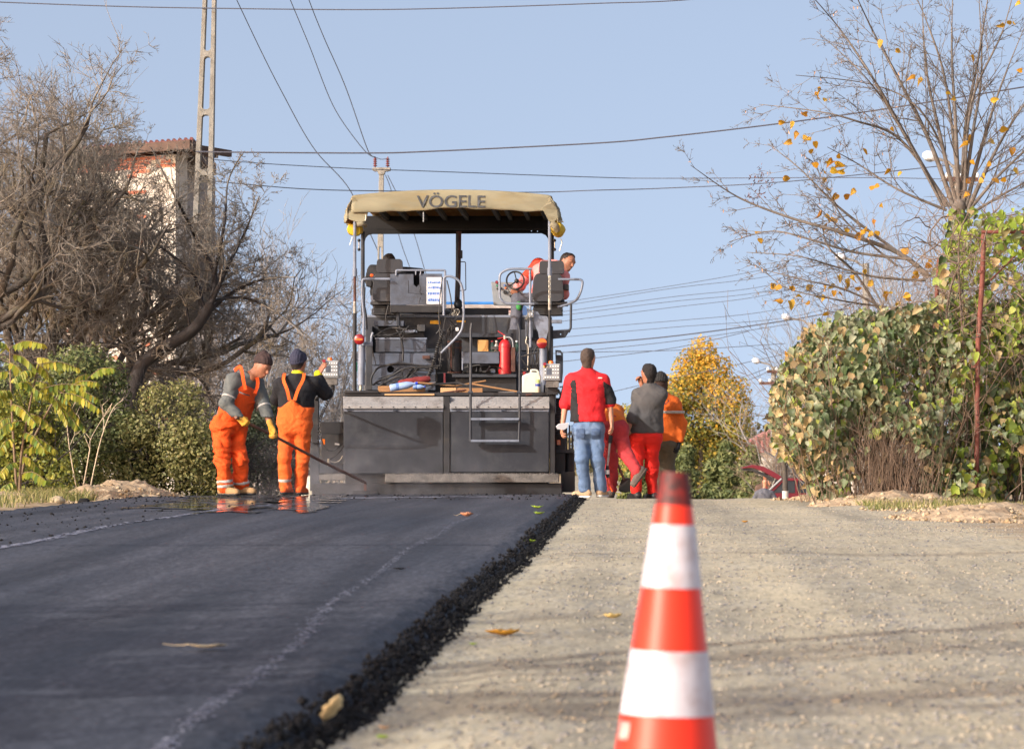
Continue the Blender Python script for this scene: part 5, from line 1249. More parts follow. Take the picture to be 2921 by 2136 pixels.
    for (pt, nrm_list, m, nm) in t.get('panels', ()):   # coloured fields of the jacket: same surface slightly proud, cut by planes
        child(nm, [(p[0], p[1], p[2] + .004, p[3] + .004, p[4]) for p in (tp if pt is None else tp[:5] + tp[-1:])], m, .010, [(V3(P(a, b, D)), n) for a, b, n in nrm_list] + [(V3((pel[0], pel[1], hem[2])), hn), (nb + spine * .03, spine)], folds(t.get('amp', .010), spec.get('seed', 1), 9, 6))
    if 'collar_m' in t: child('collar', [(nb - spine * .02, nb + unit(h - nb) * .055, .076, .068, .02)], t['collar_m'], .008, [(nb + unit(h - nb) * .055, unit(h - nb))])
    # trousers
    b = spec['bot']; bt = b.get('t', .02); lp = []
    for s in 'LR': 
        an = K['an' + s]
        lp += [(K['hp' + s], K['kn' + s], .078 + bt, .058 + bt, .035), (K['kn' + s], an, .058 + bt, .048 + bt * b.get('flare', 1.1), .03)]
    wz = V3(P(0, b['waist'], D))[2]
    tp2 = [(p[0], p[1], p[2] + bt, p[3] + bt, p[4]) for p in hips] + lp
    if b.get('bib'): tp2 += [(p[0], p[1], p[2] + th + .012, p[3] + th + .012, p[4]) for p in torso[:3]]
    cuts = [(K['an' + s] * 0 + V3((0, 0, min(K['anL'][2], K['anR'][2]) - b.get('cutz', .035))), -up) for s in 'L'] if not b.get('nocut') else []
    cuts.append((V3((pel[0], pel[1], wz)), b.get('wn', up)))
    child('trousers', tp2, b['m'], .0095, cuts, folds(b.get('amp', .014), spec.get('seed', 1) + 4, 10, 6))
    if b.get('bib'):
        for ct in b['bib']: child('bib', [(p[0], p[1], p[2] + th + .009, p[3] + th + .009, p[4]) for p in torso[:3]] + [(p[0], p[1], p[2] + th + .012, p[3] + th + .012, p[4]) for p in hips[1:2]], b['m'], .010, [(V3(P(a, c, D)), n) for a, c, n in ct])
    for s, fr, m in b.get('bands', ()):
        a = lerp(K['kn' + s], K['an' + s], fr); ax = unit(K['an' + s] - K['kn' + s])
        child('reflective_band', [(p[0], p[1], p[2] + .004, p[3] + .004, p[4]) for p in lp if np.allclose(p[1], K['an' + s])], m, .009, [(a - ax * .018, -ax), (a + ax * .018, ax)], folds(b.get('amp', .014), spec.get('seed', 1) + 4, 10, 6))
    # shoes
    sm = spec.get('shoe', cloth('dark_shoe', rgb(44, 40, 38)))
    for s in 'LR':
        an = K['an' + s]; td = unit(V3(spec.get('toe' + s, tuple(fwd)))); sl = unit(spec.get('sole' + s, up)); td = unit(td - sl * (td @ sl))
        hl_ = an - sl * .045 - td * .045; toe = an - sl * .06 + td * .155
        child('shoe', [(hl_, toe, .045, .036, .03), (an + sl * .02, an - sl * .04, .052, .05, .03), (an - sl * .05 + td * .05, toe, .044, .036, .02)], sm, .008, [(an - sl * .092, -sl)])
        child('sole', [(hl_ - sl * .02, toe - sl * .012, .05, .043, .02)], spec.get('sole_m', M_RUBBER), .008, [(an - sl * .098, -sl), (an - sl * .072, sl)])
    root['_k'] = 1; del root['_k']
    return root, K, child
def strap(root, pts_, w, m, name='strap', t=.008):
    org = root.location; q = smooth_path([Vector(p) for p in pts_], 6); mb = MB()
    for i in range(len(q) - 1):
        pass
    vs, fs = [], []; yax = Vector((0, 1, 0))
    for i, p in enumerate(q):
        d = (q[min(i + 1, len(q) - 1)] - q[max(i - 1, 0)]).normalized(); a = d.cross(yax).normalized(); b = a.cross(d)
        vs += [p - a * w / 2 - b * t, p + a * w / 2 - b * t, p + a * w / 2 + b * t, p - a * w / 2 + b * t]
        if i:
            o = 4 * (i - 1); fs += [(o + k, o + (k + 1) % 4, o + 4 + (k + 1) % 4, o + 4 + k) for k in range(4)]
    fs += [(3, 2, 1, 0), tuple(len(vs) - 4 + k for k in range(4))]
    return MB().add(vs, fs).build(name, m, root)

OR1 = cloth('orange_workwear', rgb(236, 84, 18), var=0.12, bump=0.35, bscale=45, dirt=rgb(150, 66, 34), damt=.18, dscale=5)
OR2 = cloth('faded_orange_workwear', rgb(228, 98, 30), var=0.12, bump=0.35, bscale=45, dirt=rgb(190, 90, 40), damt=.25)
REFL = mat('reflective_silver', rgb(178, 172, 164), rough=0.45, var=0.12, scale=20)
GREYK = cloth('grey_sweater_knit', rgb(94, 98, 96), bscale=160, bump=.4)
BLACKK = cloth('black_sweater_knit', rgb(22, 22, 27), bscale=160, bump=.4)
M_GLOVE = cloth('yellow_leather_glove', rgb(206, 152, 50), var=.25, dirt=rgb(150, 130, 100), damt=.4, dscale=14)
M_TAN = cloth('tan_boot', rgb(160, 128, 88))
up = (0, 0, 1)

# ---- worker bending over the rake
J = dict(head=(748, 1045, -.12), face=(772, 1064, -.2), neck=(708, 1075, -.05), shL=(733, 1085, .14), shR=(668, 1078, -.16), elL=(752, 1158, .0), wrL=(775, 1222, -.12), elR=(644, 1152, -.26), wrR=(684, 1192, -.30),
         pel=(652, 1212, 0), hpL=(672, 1222, .07), hpR=(634, 1222, -.07), knL=(684, 1312, .02), anL=(688, 1386, .1), knR=(634, 1310, -.1), anR=(641, 1388, -.08))
r1, K1, ch1 = person(J, 36.0, dict(bulk=.9, fwd=(.85, -.5, 0), hup=(.42, -.15, .9), skin=SKIN2, hat=(cloth('dark_brown_knit', rgb(52, 36, 34), bscale=140), 'bun'), hair_m=M_EYE, seed=2,
    top=dict(m=GREYK, hem=1190, t=.026, amp=.011, cuff=.97, hemn=(-.35, 0, -1), bands=(('R', .72, REFL), ('L', 1.05, REFL)), collar=.03), bot=dict(m=OR1, cutz=.07, waist=1150, t=.022, amp=.024, flare=1.0, wn=(-.1, -.1, 1),
    bib=[[(700, 1100, (.45, .15, .9)), (648, 1100, (-.80, .62, 0))]], bands=(('L', .82, REFL), ('R', .80, REFL), ('R', .97, REFL))), shoe=M_TAN,
    handL=dict(grip=True, glove=M_GLOVE, nrm=(-.5, -.8, .2), dir=(.35, -.1, -1), side=1), handR=dict(grip=True, glove=M_GLOVE, nrm=(.3, .9, -.3), dir=(.75, -.15, -.7), side=-1)),
    'worker in grey sweater and orange bib trousers bending over a rake')
strap(r1, [P(700, 1112, 35.66), P(694, 1082, 35.66), P(690, 1058, 35.72), P(684, 1046, 35.9), P(670, 1056, 36.1)], .036, OR1)
strap(r1, [P(727, 1122, 35.74), P(735, 1098, 35.78), P(733, 1078, 35.88), P(722, 1064, 36.02)], .036, OR1)
strap(r1, [P(683, 1118, 35.64), P(697, 1124, 35.62), P(712, 1128, 35.64)], .012, M_RUBBER, 'zipper', .004)

# ---- worker at the control panel
J = dict(head=(852, 1036, .05), face=(884, 1040, .3), neck=(848, 1074, 0), shL=(800, 1092, .0), shR=(896, 1088, .02), elL=(790, 1140, .22), wrL=(850, 1150, .40), elR=(930, 1124, .12), wrR=(908, 1070, .08),
         pel=(840, 1212, 0), hpL=(819, 1218, 0), hpR=(863, 1218, 0), knL=(812, 1306, -.02), anL=(814, 1385, .02), knR=(862, 1304, .02), anR=(857, 1386, .10))
r2, K2, ch2 = person(J, 37.2, dict(bulk=.88, fwd=(.25, 1, 0), skin=SKIN2, hat=(cloth('navy_knit', rgb(44, 46, 66), bscale=140), 'beanie'), hair_m=M_EYE, seed=9, hair=cloth('dark_hair', rgb(36, 30, 28)),
    top=dict(m=BLACKK, hem=1180, t=.024, amp=.010, cuff=.9, collar=.02, collar_m=cloth('yellow_collar', rgb(222, 206, 30))), bot=dict(m=OR2, cutz=.07, waist=1162, t=.020, amp=.020, wn=(0, 0, 1), flare=.9,
    bib=[[(836, 1138, (-.6, 0, .8)), (836, 1138, (.6, 0, .8)), (840, 1170, (0, 1, -.05))]], bands=(('L', .80, REFL),)), shoe=OR2,
    handR=dict(dir=(.45, 0, .9), nrm=(.6, .6, -.4), curl=.25, side=-1), handL=dict(nrm=(0, 0, -1))), 'worker in black sweater and orange bib trousers at the left control box')
strap(r2, [P(826, 1142, 37.00), P(819, 1112, 37.00), P(809, 1084, 37.06), P(812, 1066, 37.2)], .036, OR2)
strap(r2, [P(840, 1142, 37.00), P(850, 1112, 37.00), P(864, 1084, 37.04), P(868, 1066, 37.18)], .036, OR2)
ch2('cuff', [(lerp(K2['elR'], K2['wrR'], .86), lerp(K2['elR'], K2['wrR'], 1.05), .046, .046, .01)], cloth('yellow_cuff', rgb(224, 206, 30)), .008)

# ---- man in the red fleece jacket
REDF = cloth('red_fleece', rgb(206, 28, 36), bscale=120); JEAN = cloth('blue_denim', rgb(92, 116, 148), var=.25, scale=4, bscale=150, dirt=rgb(132, 146, 164), damt=.4, dscale=3)
J = dict(head=(1678, 1022, 0), face=(1712, 1030, .28), neck=(1674, 1060, 0), shL=(1630, 1078, 0), shR=(1720, 1080, .02), elL=(1613, 1150, .03), wrL=(1605, 1214, -.05), elR=(1738, 1144, .05), wrR=(1744, 1202, .0),
         pel=(1679, 1214, 0), hpL=(1657, 1222, 0), hpR=(1701, 1222, 0), knL=(1661, 1312, -.02), anL=(1669, 1396, 0), knR=(1705, 1312, .04), anR=(1714, 1394, .12))
r3, K3, ch3 = person(J, 38.6, dict(fwd=(.1, 1, 0), hair=cloth('short_brown_hair', rgb(70, 58, 50), bscale=200), seed=21, bulk=.98,
    top=dict(m=REDF, kind='jacket', hem=1203, t=.022, amp=.010, cuff=.08, collar=.05, collar_m=REDF,
      panels=((1, [(1644, 1090, (1, 0, .10)), (1600, 1090, (-.2, 0, 1))], cloth('black_fleece', rgb(30, 28, 30), bscale=120), 'side_panel'),
              (None, [(1720, 1088, (-1, 0, -.1)), (1720, 1086, (0.55, 0, .85)), (1750, 1153, (.1, 0, -1)), ], cloth('black_fleece', rgb(30, 28, 30)), 'side_panel'))),
    bot=dict(m=JEAN, waist=1190, t=.016, amp=.013, flare=1.25), shoe=cloth('tan_sneaker', rgb(178, 150, 118)), sole_m=M_WHITE, toeL=(-.6, .5, 0), toeR=(.3, .9, 0),
    handL=dict(nrm=(.9, .2, 0), curl=.6), handR=dict(nrm=(-.9, .2, 0), curl=.45)), 'man in red and black fleece jacket and jeans holding papers')
JP = cloth('dark_denim_patch', rgb(74, 94, 124), bscale=150)
for a_, b_ in ((1644, 1670), (1688, 1714)):
    ch3('back_pocket', [(p0, p1, r0 + .0225, r1 + .0225, k_) for p0, p1, r0, r1, k_ in [(K3['hpL'], K3['hpR'], .082, .082, .05), (K3['hpL'], K3['knL'], .078, .058, .035), (K3['hpR'], K3['knR'], .078, .058, .035), (lerp(K3['hpL'], K3['pel'], .25) - V3((0, .04, .02)), lerp(K3['hpR'], K3['pel'], .25) - V3((0, .04, .02)), .075, .075, .05)]], JP, .008, [(V3(P(a_, 0, 38.6)), (-1, 0, 0)), (V3(P(b_, 0, 38.6)), (1, 0, 0)), (V3(P(0, 1222, 38.6)), (0, 0, 1)), (V3(P(0, 1252, 38.6)), (0, 0, -1)), (V3((0, 38.6, 0)), (0, 1, 0))], folds(.013, 25, 10, 6))
mb = MB(); 
for k in range(7): mb.box(tuple(P(1706 + k * 1.7, 1080 - (k % 2), 38.41)), tuple(P(1707 + k * 1.7, 1076, 38.425)))
mb.build('logo', M_WHITE, r3, smooth=False)
pr = empty('paper_sheets', P(1605, 1216, 38.5), 'folded white paper sheets in the hand of the man in red', 'paper')
for k in range(2): MB().prism([[(1586, 1218 - 2 * k), (1594, 1209), (1622, 1208 - 2 * k), (1620, 1219), (1608, 1226), (1590, 1224)]], lambda u, v: P(u, v, 38.42 + .04 * k + (u - 1600) * .002), (0, .004, .003)).build('sheet', M_PAPER, pr, smooth=False)

# ---- man bent over, one leg stretched back
REDT = cloth('faded_red_trousers', rgb(168, 46, 50), var=.2, dirt=rgb(190, 84, 80), damt=.35, dscale=4)
J = dict(head=(1716, 1196, .75), face=(1706, 1232, .95), neck=(1728, 1170, .55), shL=(1712, 1172, .5), shR=(1760, 1166, .52), elL=(1712, 1240, .6), wrL=(1722, 1296, .55), elR=(1756, 1230, .62), wrR=(1738, 1266, .5),
         pel=(1752, 1210, 0), hpL=(1738, 1226, .02), hpR=(1768, 1226, -.02), knL=(1741, 1316, .05), anL=(1742, 1396, .1), knR=(1783, 1292, -.15), anR=(1816, 1342, -.35))
r4, K4, ch4 = person(J, 38.95, dict(fwd=(-.2, 1, -.1), hair=cloth('dark_hair', rgb(36, 30, 28)), seed=33, hup=(-.2, .8, .4),
    top=dict(m=cloth('orange_shirt', rgb(222, 110, 22)), kind='shirt', hem=1262, t=.02, cuff=.9, hemn=(.2, -1, -.3)), bot=dict(m=REDT, waist=1180, t=.024, amp=.014, wn=(0, .5, 1), nocut=True),
    shoe=cloth('grey_boot', rgb(96, 84, 76)), sole_m=cloth('boot_sole', rgb(84, 74, 66)), toeR=(.25, -.35, -1), soleR=(-.75, .1, .5), toeL=(0, 1, 0), handL=dict(grip=True, nrm=(0, 1, 0)), handR=dict(grip=True, nrm=(0, 1, 0))),
    'man bent over behind the man in red, one leg stretched back')
ch4('sock', [(K4['anR'], lerp(K4['anR'], K4['knR'], .22), .05, .062, .02)], cloth('blue_sock', rgb(70, 96, 150)), .008)
# ---- man in the grey sweater and bright red trousers
GS = cloth('dark_grey_sweatshirt', rgb(80, 78, 77), bscale=120); RT = cloth('bright_red_trousers', rgb(224, 36, 24), var=.08)
J = dict(head=(1850, 1066, 0), face=(1822, 1072, .16), neck=(1854, 1102, 0), shL=(1822, 1120, .05), shR=(1884, 1118, -.02), elL=(1811, 1176, -.06), wrL=(1795, 1216, -.12), elR=(1858, 1150, .28), wrR=(1832, 1100, .25),
         pel=(1842, 1236, 0), hpL=(1820, 1246, 0), hpR=(1864, 1246, .02), knL=(1815, 1326, -.04), anL=(1815, 1402, -.04), knR=(1858, 1326, .06), anR=(1862, 1404, .10))
r5, K5, ch5 = person(J, 39.7, dict(fwd=(-.45, .9, 0), hair=cloth('black_hair', rgb(28, 24, 23), bscale=200), seed=41, skin=SKIN2, hs=1.02,
    top=dict(m=GS, hem=1236, t=.022, amp=.011, cuffL=.45, cuffR=.6, collar=.03), bot=dict(m=RT, waist=1215, t=.018, amp=.016), shoe=M_RUBBER,
    handL=dict(grip=True, nrm=(.5, .5, .2)), handR=dict(dir=(-.3, -.1, 1), nrm=(-.6, -.6, .2), curl=.9)), 'man in grey sweatshirt and bright red trousers, hand at his mouth')
# ---- man in the orange jacket
ORJ = cloth('orange_jacket', rgb(222, 100, 24), var=.1, bump=.3, bscale=40)
J = dict(head=(1878, 1096, 0), face=(1896, 1104, .3), neck=(1880, 1128, 0), shL=(1850, 1146, 0), shR=(1914, 1146, .02), elL=(1842, 1210, .1), wrL=(1846, 1262, 0), elR=(1934, 1206, .02), wrR=(1928, 1260, -.06),
         pel=(1884, 1262, 0), hpL=(1864, 1268, 0), hpR=(1902, 1268, 0), knL=(1868, 1340, 0), anL=(1868, 1402, .03), knR=(1896, 1340, 0), anR=(1894, 1402, .06))
DG = cloth('black_glove', rgb(30, 30, 32))
J = {k: (v[0] + 9,) + tuple(v[1:]) for k, v in J.items()}
r6, K6, ch6 = person(J, 40.4, dict(fwd=(.1, 1, 0), hat=(cloth('black_cap', rgb(34, 34, 33)), 'low'), skin=cloth('dark_balaclava', rgb(60, 44, 38)), seed=55, bulk=1.0,
    top=dict(m=ORJ, kind='jacket', hem=1262, t=.026, amp=.013, cuff=1.0, collar=.04, collar_m=cloth('dark_collar', rgb(60, 30, 24))), bot=dict(m=cloth('olive_trousers', rgb(94, 84, 66)), waist=1250, t=.024, amp=.014),
    handR=dict(glove=DG, nrm=(-.9, .1, 0), curl=.55), handL=dict(glove=DG, nrm=(.9, .1, 0))), 'man in orange jacket and olive trousers, seen from behind')
child_band = ch6('reflective_band', [(K6['hpL'] + V3((-.02, 0, .42)), K6['hpR'] + V3((.02, 0, .42)), .164, .164, .03)], REFL, .009, [(V3(P(1880, 1180, 40.4)), (0, 0, -1)), (V3(P(1880, 1172, 40.4)), (0, 0, 1))])
M_PURPLE = mat('purple_print', rgb(112, 72, 128), rough=.8)
me, co = text_mesh('ALA', .02, .01); w0, w1 = co[:, 0].min(), co[:, 0].max(); uu = (co[:, 0] - w0) / (w1 - w0)
pxs = 1893 + 17 * uu; pys = 1157 - 9 * uu - 3.0 * uu * uu - co[:, 1] / .69 * 7
dq = 40.4 - .20 + .05 * uu - np.where(co[:, 2] > 0, .006, 0)
me.vertices.foreach_set('co', (np.stack([(pxs - VX) * dq / F, dq, HC - (pys - VY) * dq / F], -1) - np.array(r6.location)).astype(np.float32).ravel()); me.update(); link('lettering', me, M_PURPLE, r6)

# ---- the driver leaning to the right
PINK = cloth('pink_shirt', rgb(224, 140, 138)); DD = D0 + 0.42
GT = cloth('grey_work_trousers', rgb(88, 90, 100))
J = dict(head=(1619, 748, -.05), face=(1641, 770, -.18), neck=(1590, 755, .0), shL=(1536, 752, .08), shR=(1606, 784, -.10), elL=(1502, 792, .22), wrL=(1476, 822, .05), elR=(1606, 838, .05), wrR=(1590, 850, .3),
         pel=(1552, 850, .0), hpL=(1536, 850, .05), hpR=(1568, 852, -.0), knL=(1478, 852, .0), anL=(1470, 950, -.1), knR=(1550, 862, .4), anR=(1545, 950, .45))
r7, K7, ch7 = person(J, DD, dict(fwd=(-.3, .8, 0), hup=(.35, .1, .9), skin=SKIN2, hair=cloth('dark_grey_hair', rgb(48, 42, 40)), seed=61,
    top=dict(m=PINK, kind='shirt', hem=862, t=.024, cuff=.85, collar=.03), bot=dict(m=GT, waist=836, t=.02, nocut=True), shoe=M_RUBBER, toeL=(-.3, .9, 0), handL=dict(grip=True, nrm=(0, 1, 0)), handR=dict(nrm=(0, 0, -1))),
    'driver in a pink shirt leaning over the right seat of the paver')
ch7('vest_side', [(K7['shL'], K7['elL'], .085, .075, .03), (K7['shL'], lerp(K7['shL'], K7['pel'], .7), .085, .08, .04)], cloth('red_orange_cloth', rgb(206, 66, 44)), .009, [(V3(P(1515, 0, DD)), (1, 0, .25))])
ch7('knee_pad', [(V3(P(1480, 868, DD - .09)), V3(P(1480, 878, DD - .09)), .035, .035, .02)], cloth('green_pad', rgb(60, 140, 70)), .008)
# ---- second man, hidden by the left seat
VM[0] = 1.6
J = dict(head=(1110, 752, .1), face=(1110, 770, .3), neck=(1108, 770, .0), shL=(1068, 768, .05), shR=(1152, 776, .05), elL=(1058, 800, .25), wrL=(1080, 830, .4), elR=(1192, 776, .2), wrR=(1186, 812, .25),
         pel=(1102, 850, .0), hpL=(1084, 852, 0), hpR=(1120, 852, 0), knL=(1080, 858, .42), anL=(1080, 950, .45), knR=(1122, 858, .42), anR=(1122, 950, .45))
r8, K8, ch8 = person(J, D0 + .40, dict(fwd=(0, 1, 0), hup=(0, .5, .8), hair=cloth('dark_hair', rgb(36, 30, 28)), seed=71, top=dict(m=cloth('black_jacket', rgb(26, 27, 30)), kind='jacket', hem=856, t=.03, cuff=.95), bot=dict(m=GT, waist=840, nocut=True), shoe=M_RUBBER),
    'man in a black jacket hidden behind the left seat of the paver')
ch8('orange_patch', [(V3(P(1060, 786, D0 + .36)), V3(P(1068, 787, D0 + .36)), .022, .022, .01)], OR1, .008)

# ---- two men at the red car, far behind the crest
VM[0] = 2.3
DC = 105.0
J = dict(head=(2183, 1376, 0), face=(2192, 1380, .2), neck=(2180, 1396, 0), shL=(2160, 1404, .05), shR=(2200, 1404, 0), elL=(2148, 1428, 0), wrL=(2140, 1448, 0), elR=(2212, 1424, 0), wrR=(2222, 1440, .1),
         pel=(2180, 1452, 0), hpL=(2172, 1454, 0), hpR=(2188, 1454, 0), knL=(2172, 1492, 0), anL=(2172, 1528, 0), knR=(2188, 1492, 0), anR=(2188, 1528, 0))
person(J, DC - 1, dict(fwd=(.3, 1, 0), seed=81, bald=True, top=dict(m=cloth('grey_denim_jacket', rgb(84, 86, 94), var=.35, scale=12), kind='jacket', hem=1458, t=.03, cuff=.95), bot=dict(m=GT, waist=1450)), 'bald man in a grey denim jacket at the open red car')
J = dict(head=(2176 + 2, 1362, 0), face=(2186, 1366, -.3), neck=(2176, 1380, 0), shL=(2196, 1390, 0), shR=(2156, 1390, 0), elL=(2204, 1410, -.1), wrL=(2190, 1386, -.2), elR=(2150, 1418, 0), wrR=(2150, 1440, -.1),
         pel=(2176, 1440, 0), hpL=(2184, 1444, 0), hpR=(2168, 1444, 0), knL=(2184, 1486, 0), anL=(2184, 1528, 0), knR=(2168, 1486, 0), anR=(2168, 1528, 0))
J = {k: (v[0] + 6, v[1] - 2) + tuple(v[2:]) for k, v in J.items()}
person(J, DC + .6, dict(fwd=(.2, -1, 0), seed=91, hair=cloth('dark_hair', rgb(36, 30, 28)), top=dict(m=cloth('brown_jacket', rgb(92, 72, 62)), kind='jacket', hem=1448, t=.03, cuff=.95,
    panels=((None, [(2178, 1400, (-1, 0, .1)), (2190, 1400, (1, 0, .1)), (2183, 1420, (0, 1, 0))], cloth('red_shirt', rgb(190, 24, 26)), 'shirt_front'),)), bot=dict(m=GT, waist=1440)), 'man in brown jacket and red shirt under the raised tailgate')

# ---- tools in hands
M_HANDLE = mat('brown_wood_handle', rgb(120, 86, 68), rough=.75, var=.25, scale=6, stretch=(1, 1, 3))
rake = empty('rake', P(870, 1295, 36.9), 'long wooden rake held by the bending worker', 'rake')
a, b = P(672, 1190, 35.62), P(1042, 1376, 38.5)
MB().tube([a, a.lerp(b, .25) + Vector((0, 0, .01)), a.lerp(b, .6) - Vector((0, 0, .008)), b], .0165, 10).build('handle', M_HANDLE, rake)
hx = b; MB().box((hx.x - .15, hx.y - .008, zg(38.5) + .060), (hx.x + .15, hx.y + .008, zg(38.5) + .10)).build('blade', M_BLACK, rake, smooth=False, bevel=.004)
MB().bar(b, Vector((hx.x, hx.y, zg(38.5) + .10)), .03, .03).build('socket', M_RUST, rake, smooth=False)
sh = empty('shovel', P(1780, 1385, 39.1), 'black shovel blade under the raised boot', 'shovel')
MB().prism([[(1764, 1398), (1766, 1385), (1774, 1366), (1786, 1362), (1799, 1364), (1798, 1402), (1786, 1405), (1770, 1403)]], lambda u, v: P(u, v, 38.95 + .1 * math.sin((u - 1764) / 35 * 3.1)), (0, .008, 0)).build('blade', M_BLACK, sh, smooth=False)
MB().tube([P(1782, 1372, 39.0), P(1752, 1300, 39.25), P(1738, 1266, 39.5)], .015, 8).build('handle', M_HANDLE, sh)
tl = empty('levelling_rod', P(1736, 1362, 38.75), 'grey telescopic rod with black grips beside the man in red', 'rod')
MB().tube([P(1740, 1262, 38.8), P(1733, 1330, 38.75)], .013, 10).build('tube', M_STEELL, tl)
MB().tube([P(1743, 1242, 38.81), P(1740, 1264, 38.8)], .024, 10).build('grip', M_RUBBER, tl)
MB().tube([P(1733, 1328, 38.75), P(1732, 1345, 38.75), P(1735, 1362, 38.75)], [.017, .024, .022], 10).build('lower_grip', M_RUBBER, tl)
MB().cyl(P(1732, 1340, 38.73), P(1732, 1352, 38.73), .026, n=12).build('collar', M_WHITE, tl)
MB().tube(smooth_path([P(1734, 1362, 38.75), P(1734, 1378, 38.75), P(1742, 1392, 38.7), P(1747, 1402, 38.7)]), .008, 6).build('cord', mat('orange_cord', rgb(232, 92, 20), rough=.6), tl)
# ================================================================== TREES, BUSHES
class Segs:
    def __init__(s): s.a = []; s.b = []; s.ra = []; s.rb = []
    def add(s, p, q, r0, r1): s.a.append(p[:]); s.b.append(q[:]); s.ra.append(r0); s.rb.append(r1)
    def mesh(s, name, n, lo=0.0, hi=9.0):
        A, B, RA, RB = np.array(s.a), np.array(s.b), np.array(s.ra), np.array(s.rb)
        k = (RA >= lo) & (RA < hi); A, B, RA, RB = A[k], B[k], RA[k], RB[k]; N = len(A)
        d = B - A; L = np.linalg.norm(d, axis=1, keepdims=True); d = d / np.maximum(L, 1e-6); B = B + d * (RB[:, None] * 0.3)
        ref = np.where(np.abs(d[:, 2:3]) < .9, np.array([[0, 0, 1.]]), np.array([[0, 1., 0]])); u = np.cross(d, ref); u /= np.linalg.norm(u, axis=1, keepdims=True); v = np.cross(d, u)
        t = np.arange(n) * 2 * math.pi / n; c, si = np.cos(t), np.sin(t)
        off = u[:, None] * c[None, :, None] + v[:, None] * si[None, :, None]
        V = np.concatenate([A[:, None] + off * RA[:, None, None], B[:, None] + off * RB[:, None, None]], 1).reshape(-1, 3)
        o = (np.arange(N) * 2 * n)[:, None]; i = np.arange(n)[None]; j = (i + 1) % n
        Q = np.stack([o + i, o + j, o + n + j, o + n + i], -1).reshape(-1, 4)
        return fast_mesh(name, V, Q)
def rot_about(d, ang, az):
    a = d.orthogonal().normalized(); b = d.cross(a); return (d * math.cos(ang) + (a * math.cos(az) + b * math.sin(az)) * math.sin(ang)).normalized()
MINR = [.0029]
def grow(S, R, pos, d, L, r, lev, prm, clip=None):
    r = max(r, MINR[0] * 1.3)
    """one branch and, from it, its side branches"""
    step, gn, trop, kids, ang, ratio, rr = prm[lev]
    n = max(2 if lev + 1 < len(prm) else 1, int(L / step)); l = L / n; pts_ = [(pos.copy(), d.copy(), r)]
    for i in range(n):
        d = (d + Vector((R.gauss(0, gn), R.gauss(0, gn), R.gauss(0, gn) + trop))).normalized(); q = pos + d * l
        r1 = max(MINR[0] * .6, r * (1 - .62 * (i + 1) / n) if lev else r * (1 - .45 * (i + 1) / n))
        S.add(pos, q, pts_[-1][2], r1); pos = q; pts_.append((pos.copy(), d.copy(), r1))
    if lev + 1 < len(prm):
        k = kids if kids < 3 else int(kids * R.uniform(.75, 1.25))
        for c in range(k):
            t = R.uniform(.18, 1.0) if c else 1.0; p, dd, rc = pts_[min(n, int(t * n + .5))]
            if clip and not clip(p): continue
            grow(S, R, p, rot_about(dd, ang * R.uniform(.55, 1.3), R.uniform(0, 6.28)), L * ratio * R.uniform(.6, 1.2) * (1.15 - .5 * t), min(rc * rr, r * .75), lev + 1, prm, clip)
def along(S, R, path, r0, r1, prm, kids, L, rfac=.5, clip=None, ang=.8, t0=.12, flat=None, sub=7):
    """a limb that follows a given path, with side branches grown off it"""
    q = smooth_path(path, sub); n = len(q) - 1
    for i in range(n):
        a, b = i / n, (i + 1) / n; j = Vector((R.gauss(0, .006), R.gauss(0, .006), R.gauss(0, .006)))
        S.add(q[i], q[i + 1], r0 + (r1 - r0) * a, r0 + (r1 - r0) * b)
    for c in range(kids):
        t = t0 + (1 - t0) * (c + R.random()) / kids; k = min(n - 1, int(t * n)); d = (q[k + 1] - q[k]).normalized(); rc = r0 + (r1 - r0) * t
        dd = rot_about(d, ang * R.uniform(.6, 1.25), R.uniform(0, 6.28))
        if flat: dd = Vector((dd.x, dd.y * flat, dd.z)).normalized()
        grow(S, R, q[k], dd, L * R.uniform(.55, 1.25) * (1.15 - .55 * t), max(.003, rc * rfac), 0, prm, clip)
M_BARK = mat('grey_brown_bark', rgb(90, 82, 74), rough=.9, var=.3, scale=12, dirt=rgb(112, 104, 66), damt=.35, dscale=2.2, bump=.4, bscale=40)
M_TWIG = mat('grey_twigs', rgb(134, 126, 115), rough=.9, var=.3, scale=3, dirt=rgb(146, 128, 74), damt=.30, dscale=1.3)
M_DARKBARK = mat('dark_wet_bark', rgb(48, 43, 41), rough=.85, var=.3, scale=12, bump=.4)
M_PALETWIG = mat('pale_grey_twigs', rgb(140, 136, 132), rough=.9, var=.2, scale=4)
M_LINDEN = mat('brown_grey_linden_bark', rgb(106, 98, 90), rough=.85, var=.3, scale=8)
def tree_multi(name, stems, base, label, mt, mc, cut=.014, n1=5, n2=3, group=None):
    e = empty(name, base, label, 'tree', group); A = Segs()
    for S in stems:
        if any(r >= cut for r in S.ra): arr_child('trunk', S.mesh('trunk', n1, cut), mt, e)
        A.a += S.a; A.b += S.b; A.ra += S.ra; A.rb += S.rb
    arr_child('crown', A.mesh('crown', n2, 0, cut), mc, e); return e
def tree_obj(name, S, base, label, mt, mc, cut=.014, n1=7, n2=3, group=None, trunk='trunk', cat='tree'):
    e = empty(name, base, label, cat, group)
    arr_child(trunk, S.mesh(trunk, n1, cut), mt, e); arr_child('crown', S.mesh('crown', n2, 0, cut), mc, e); return e
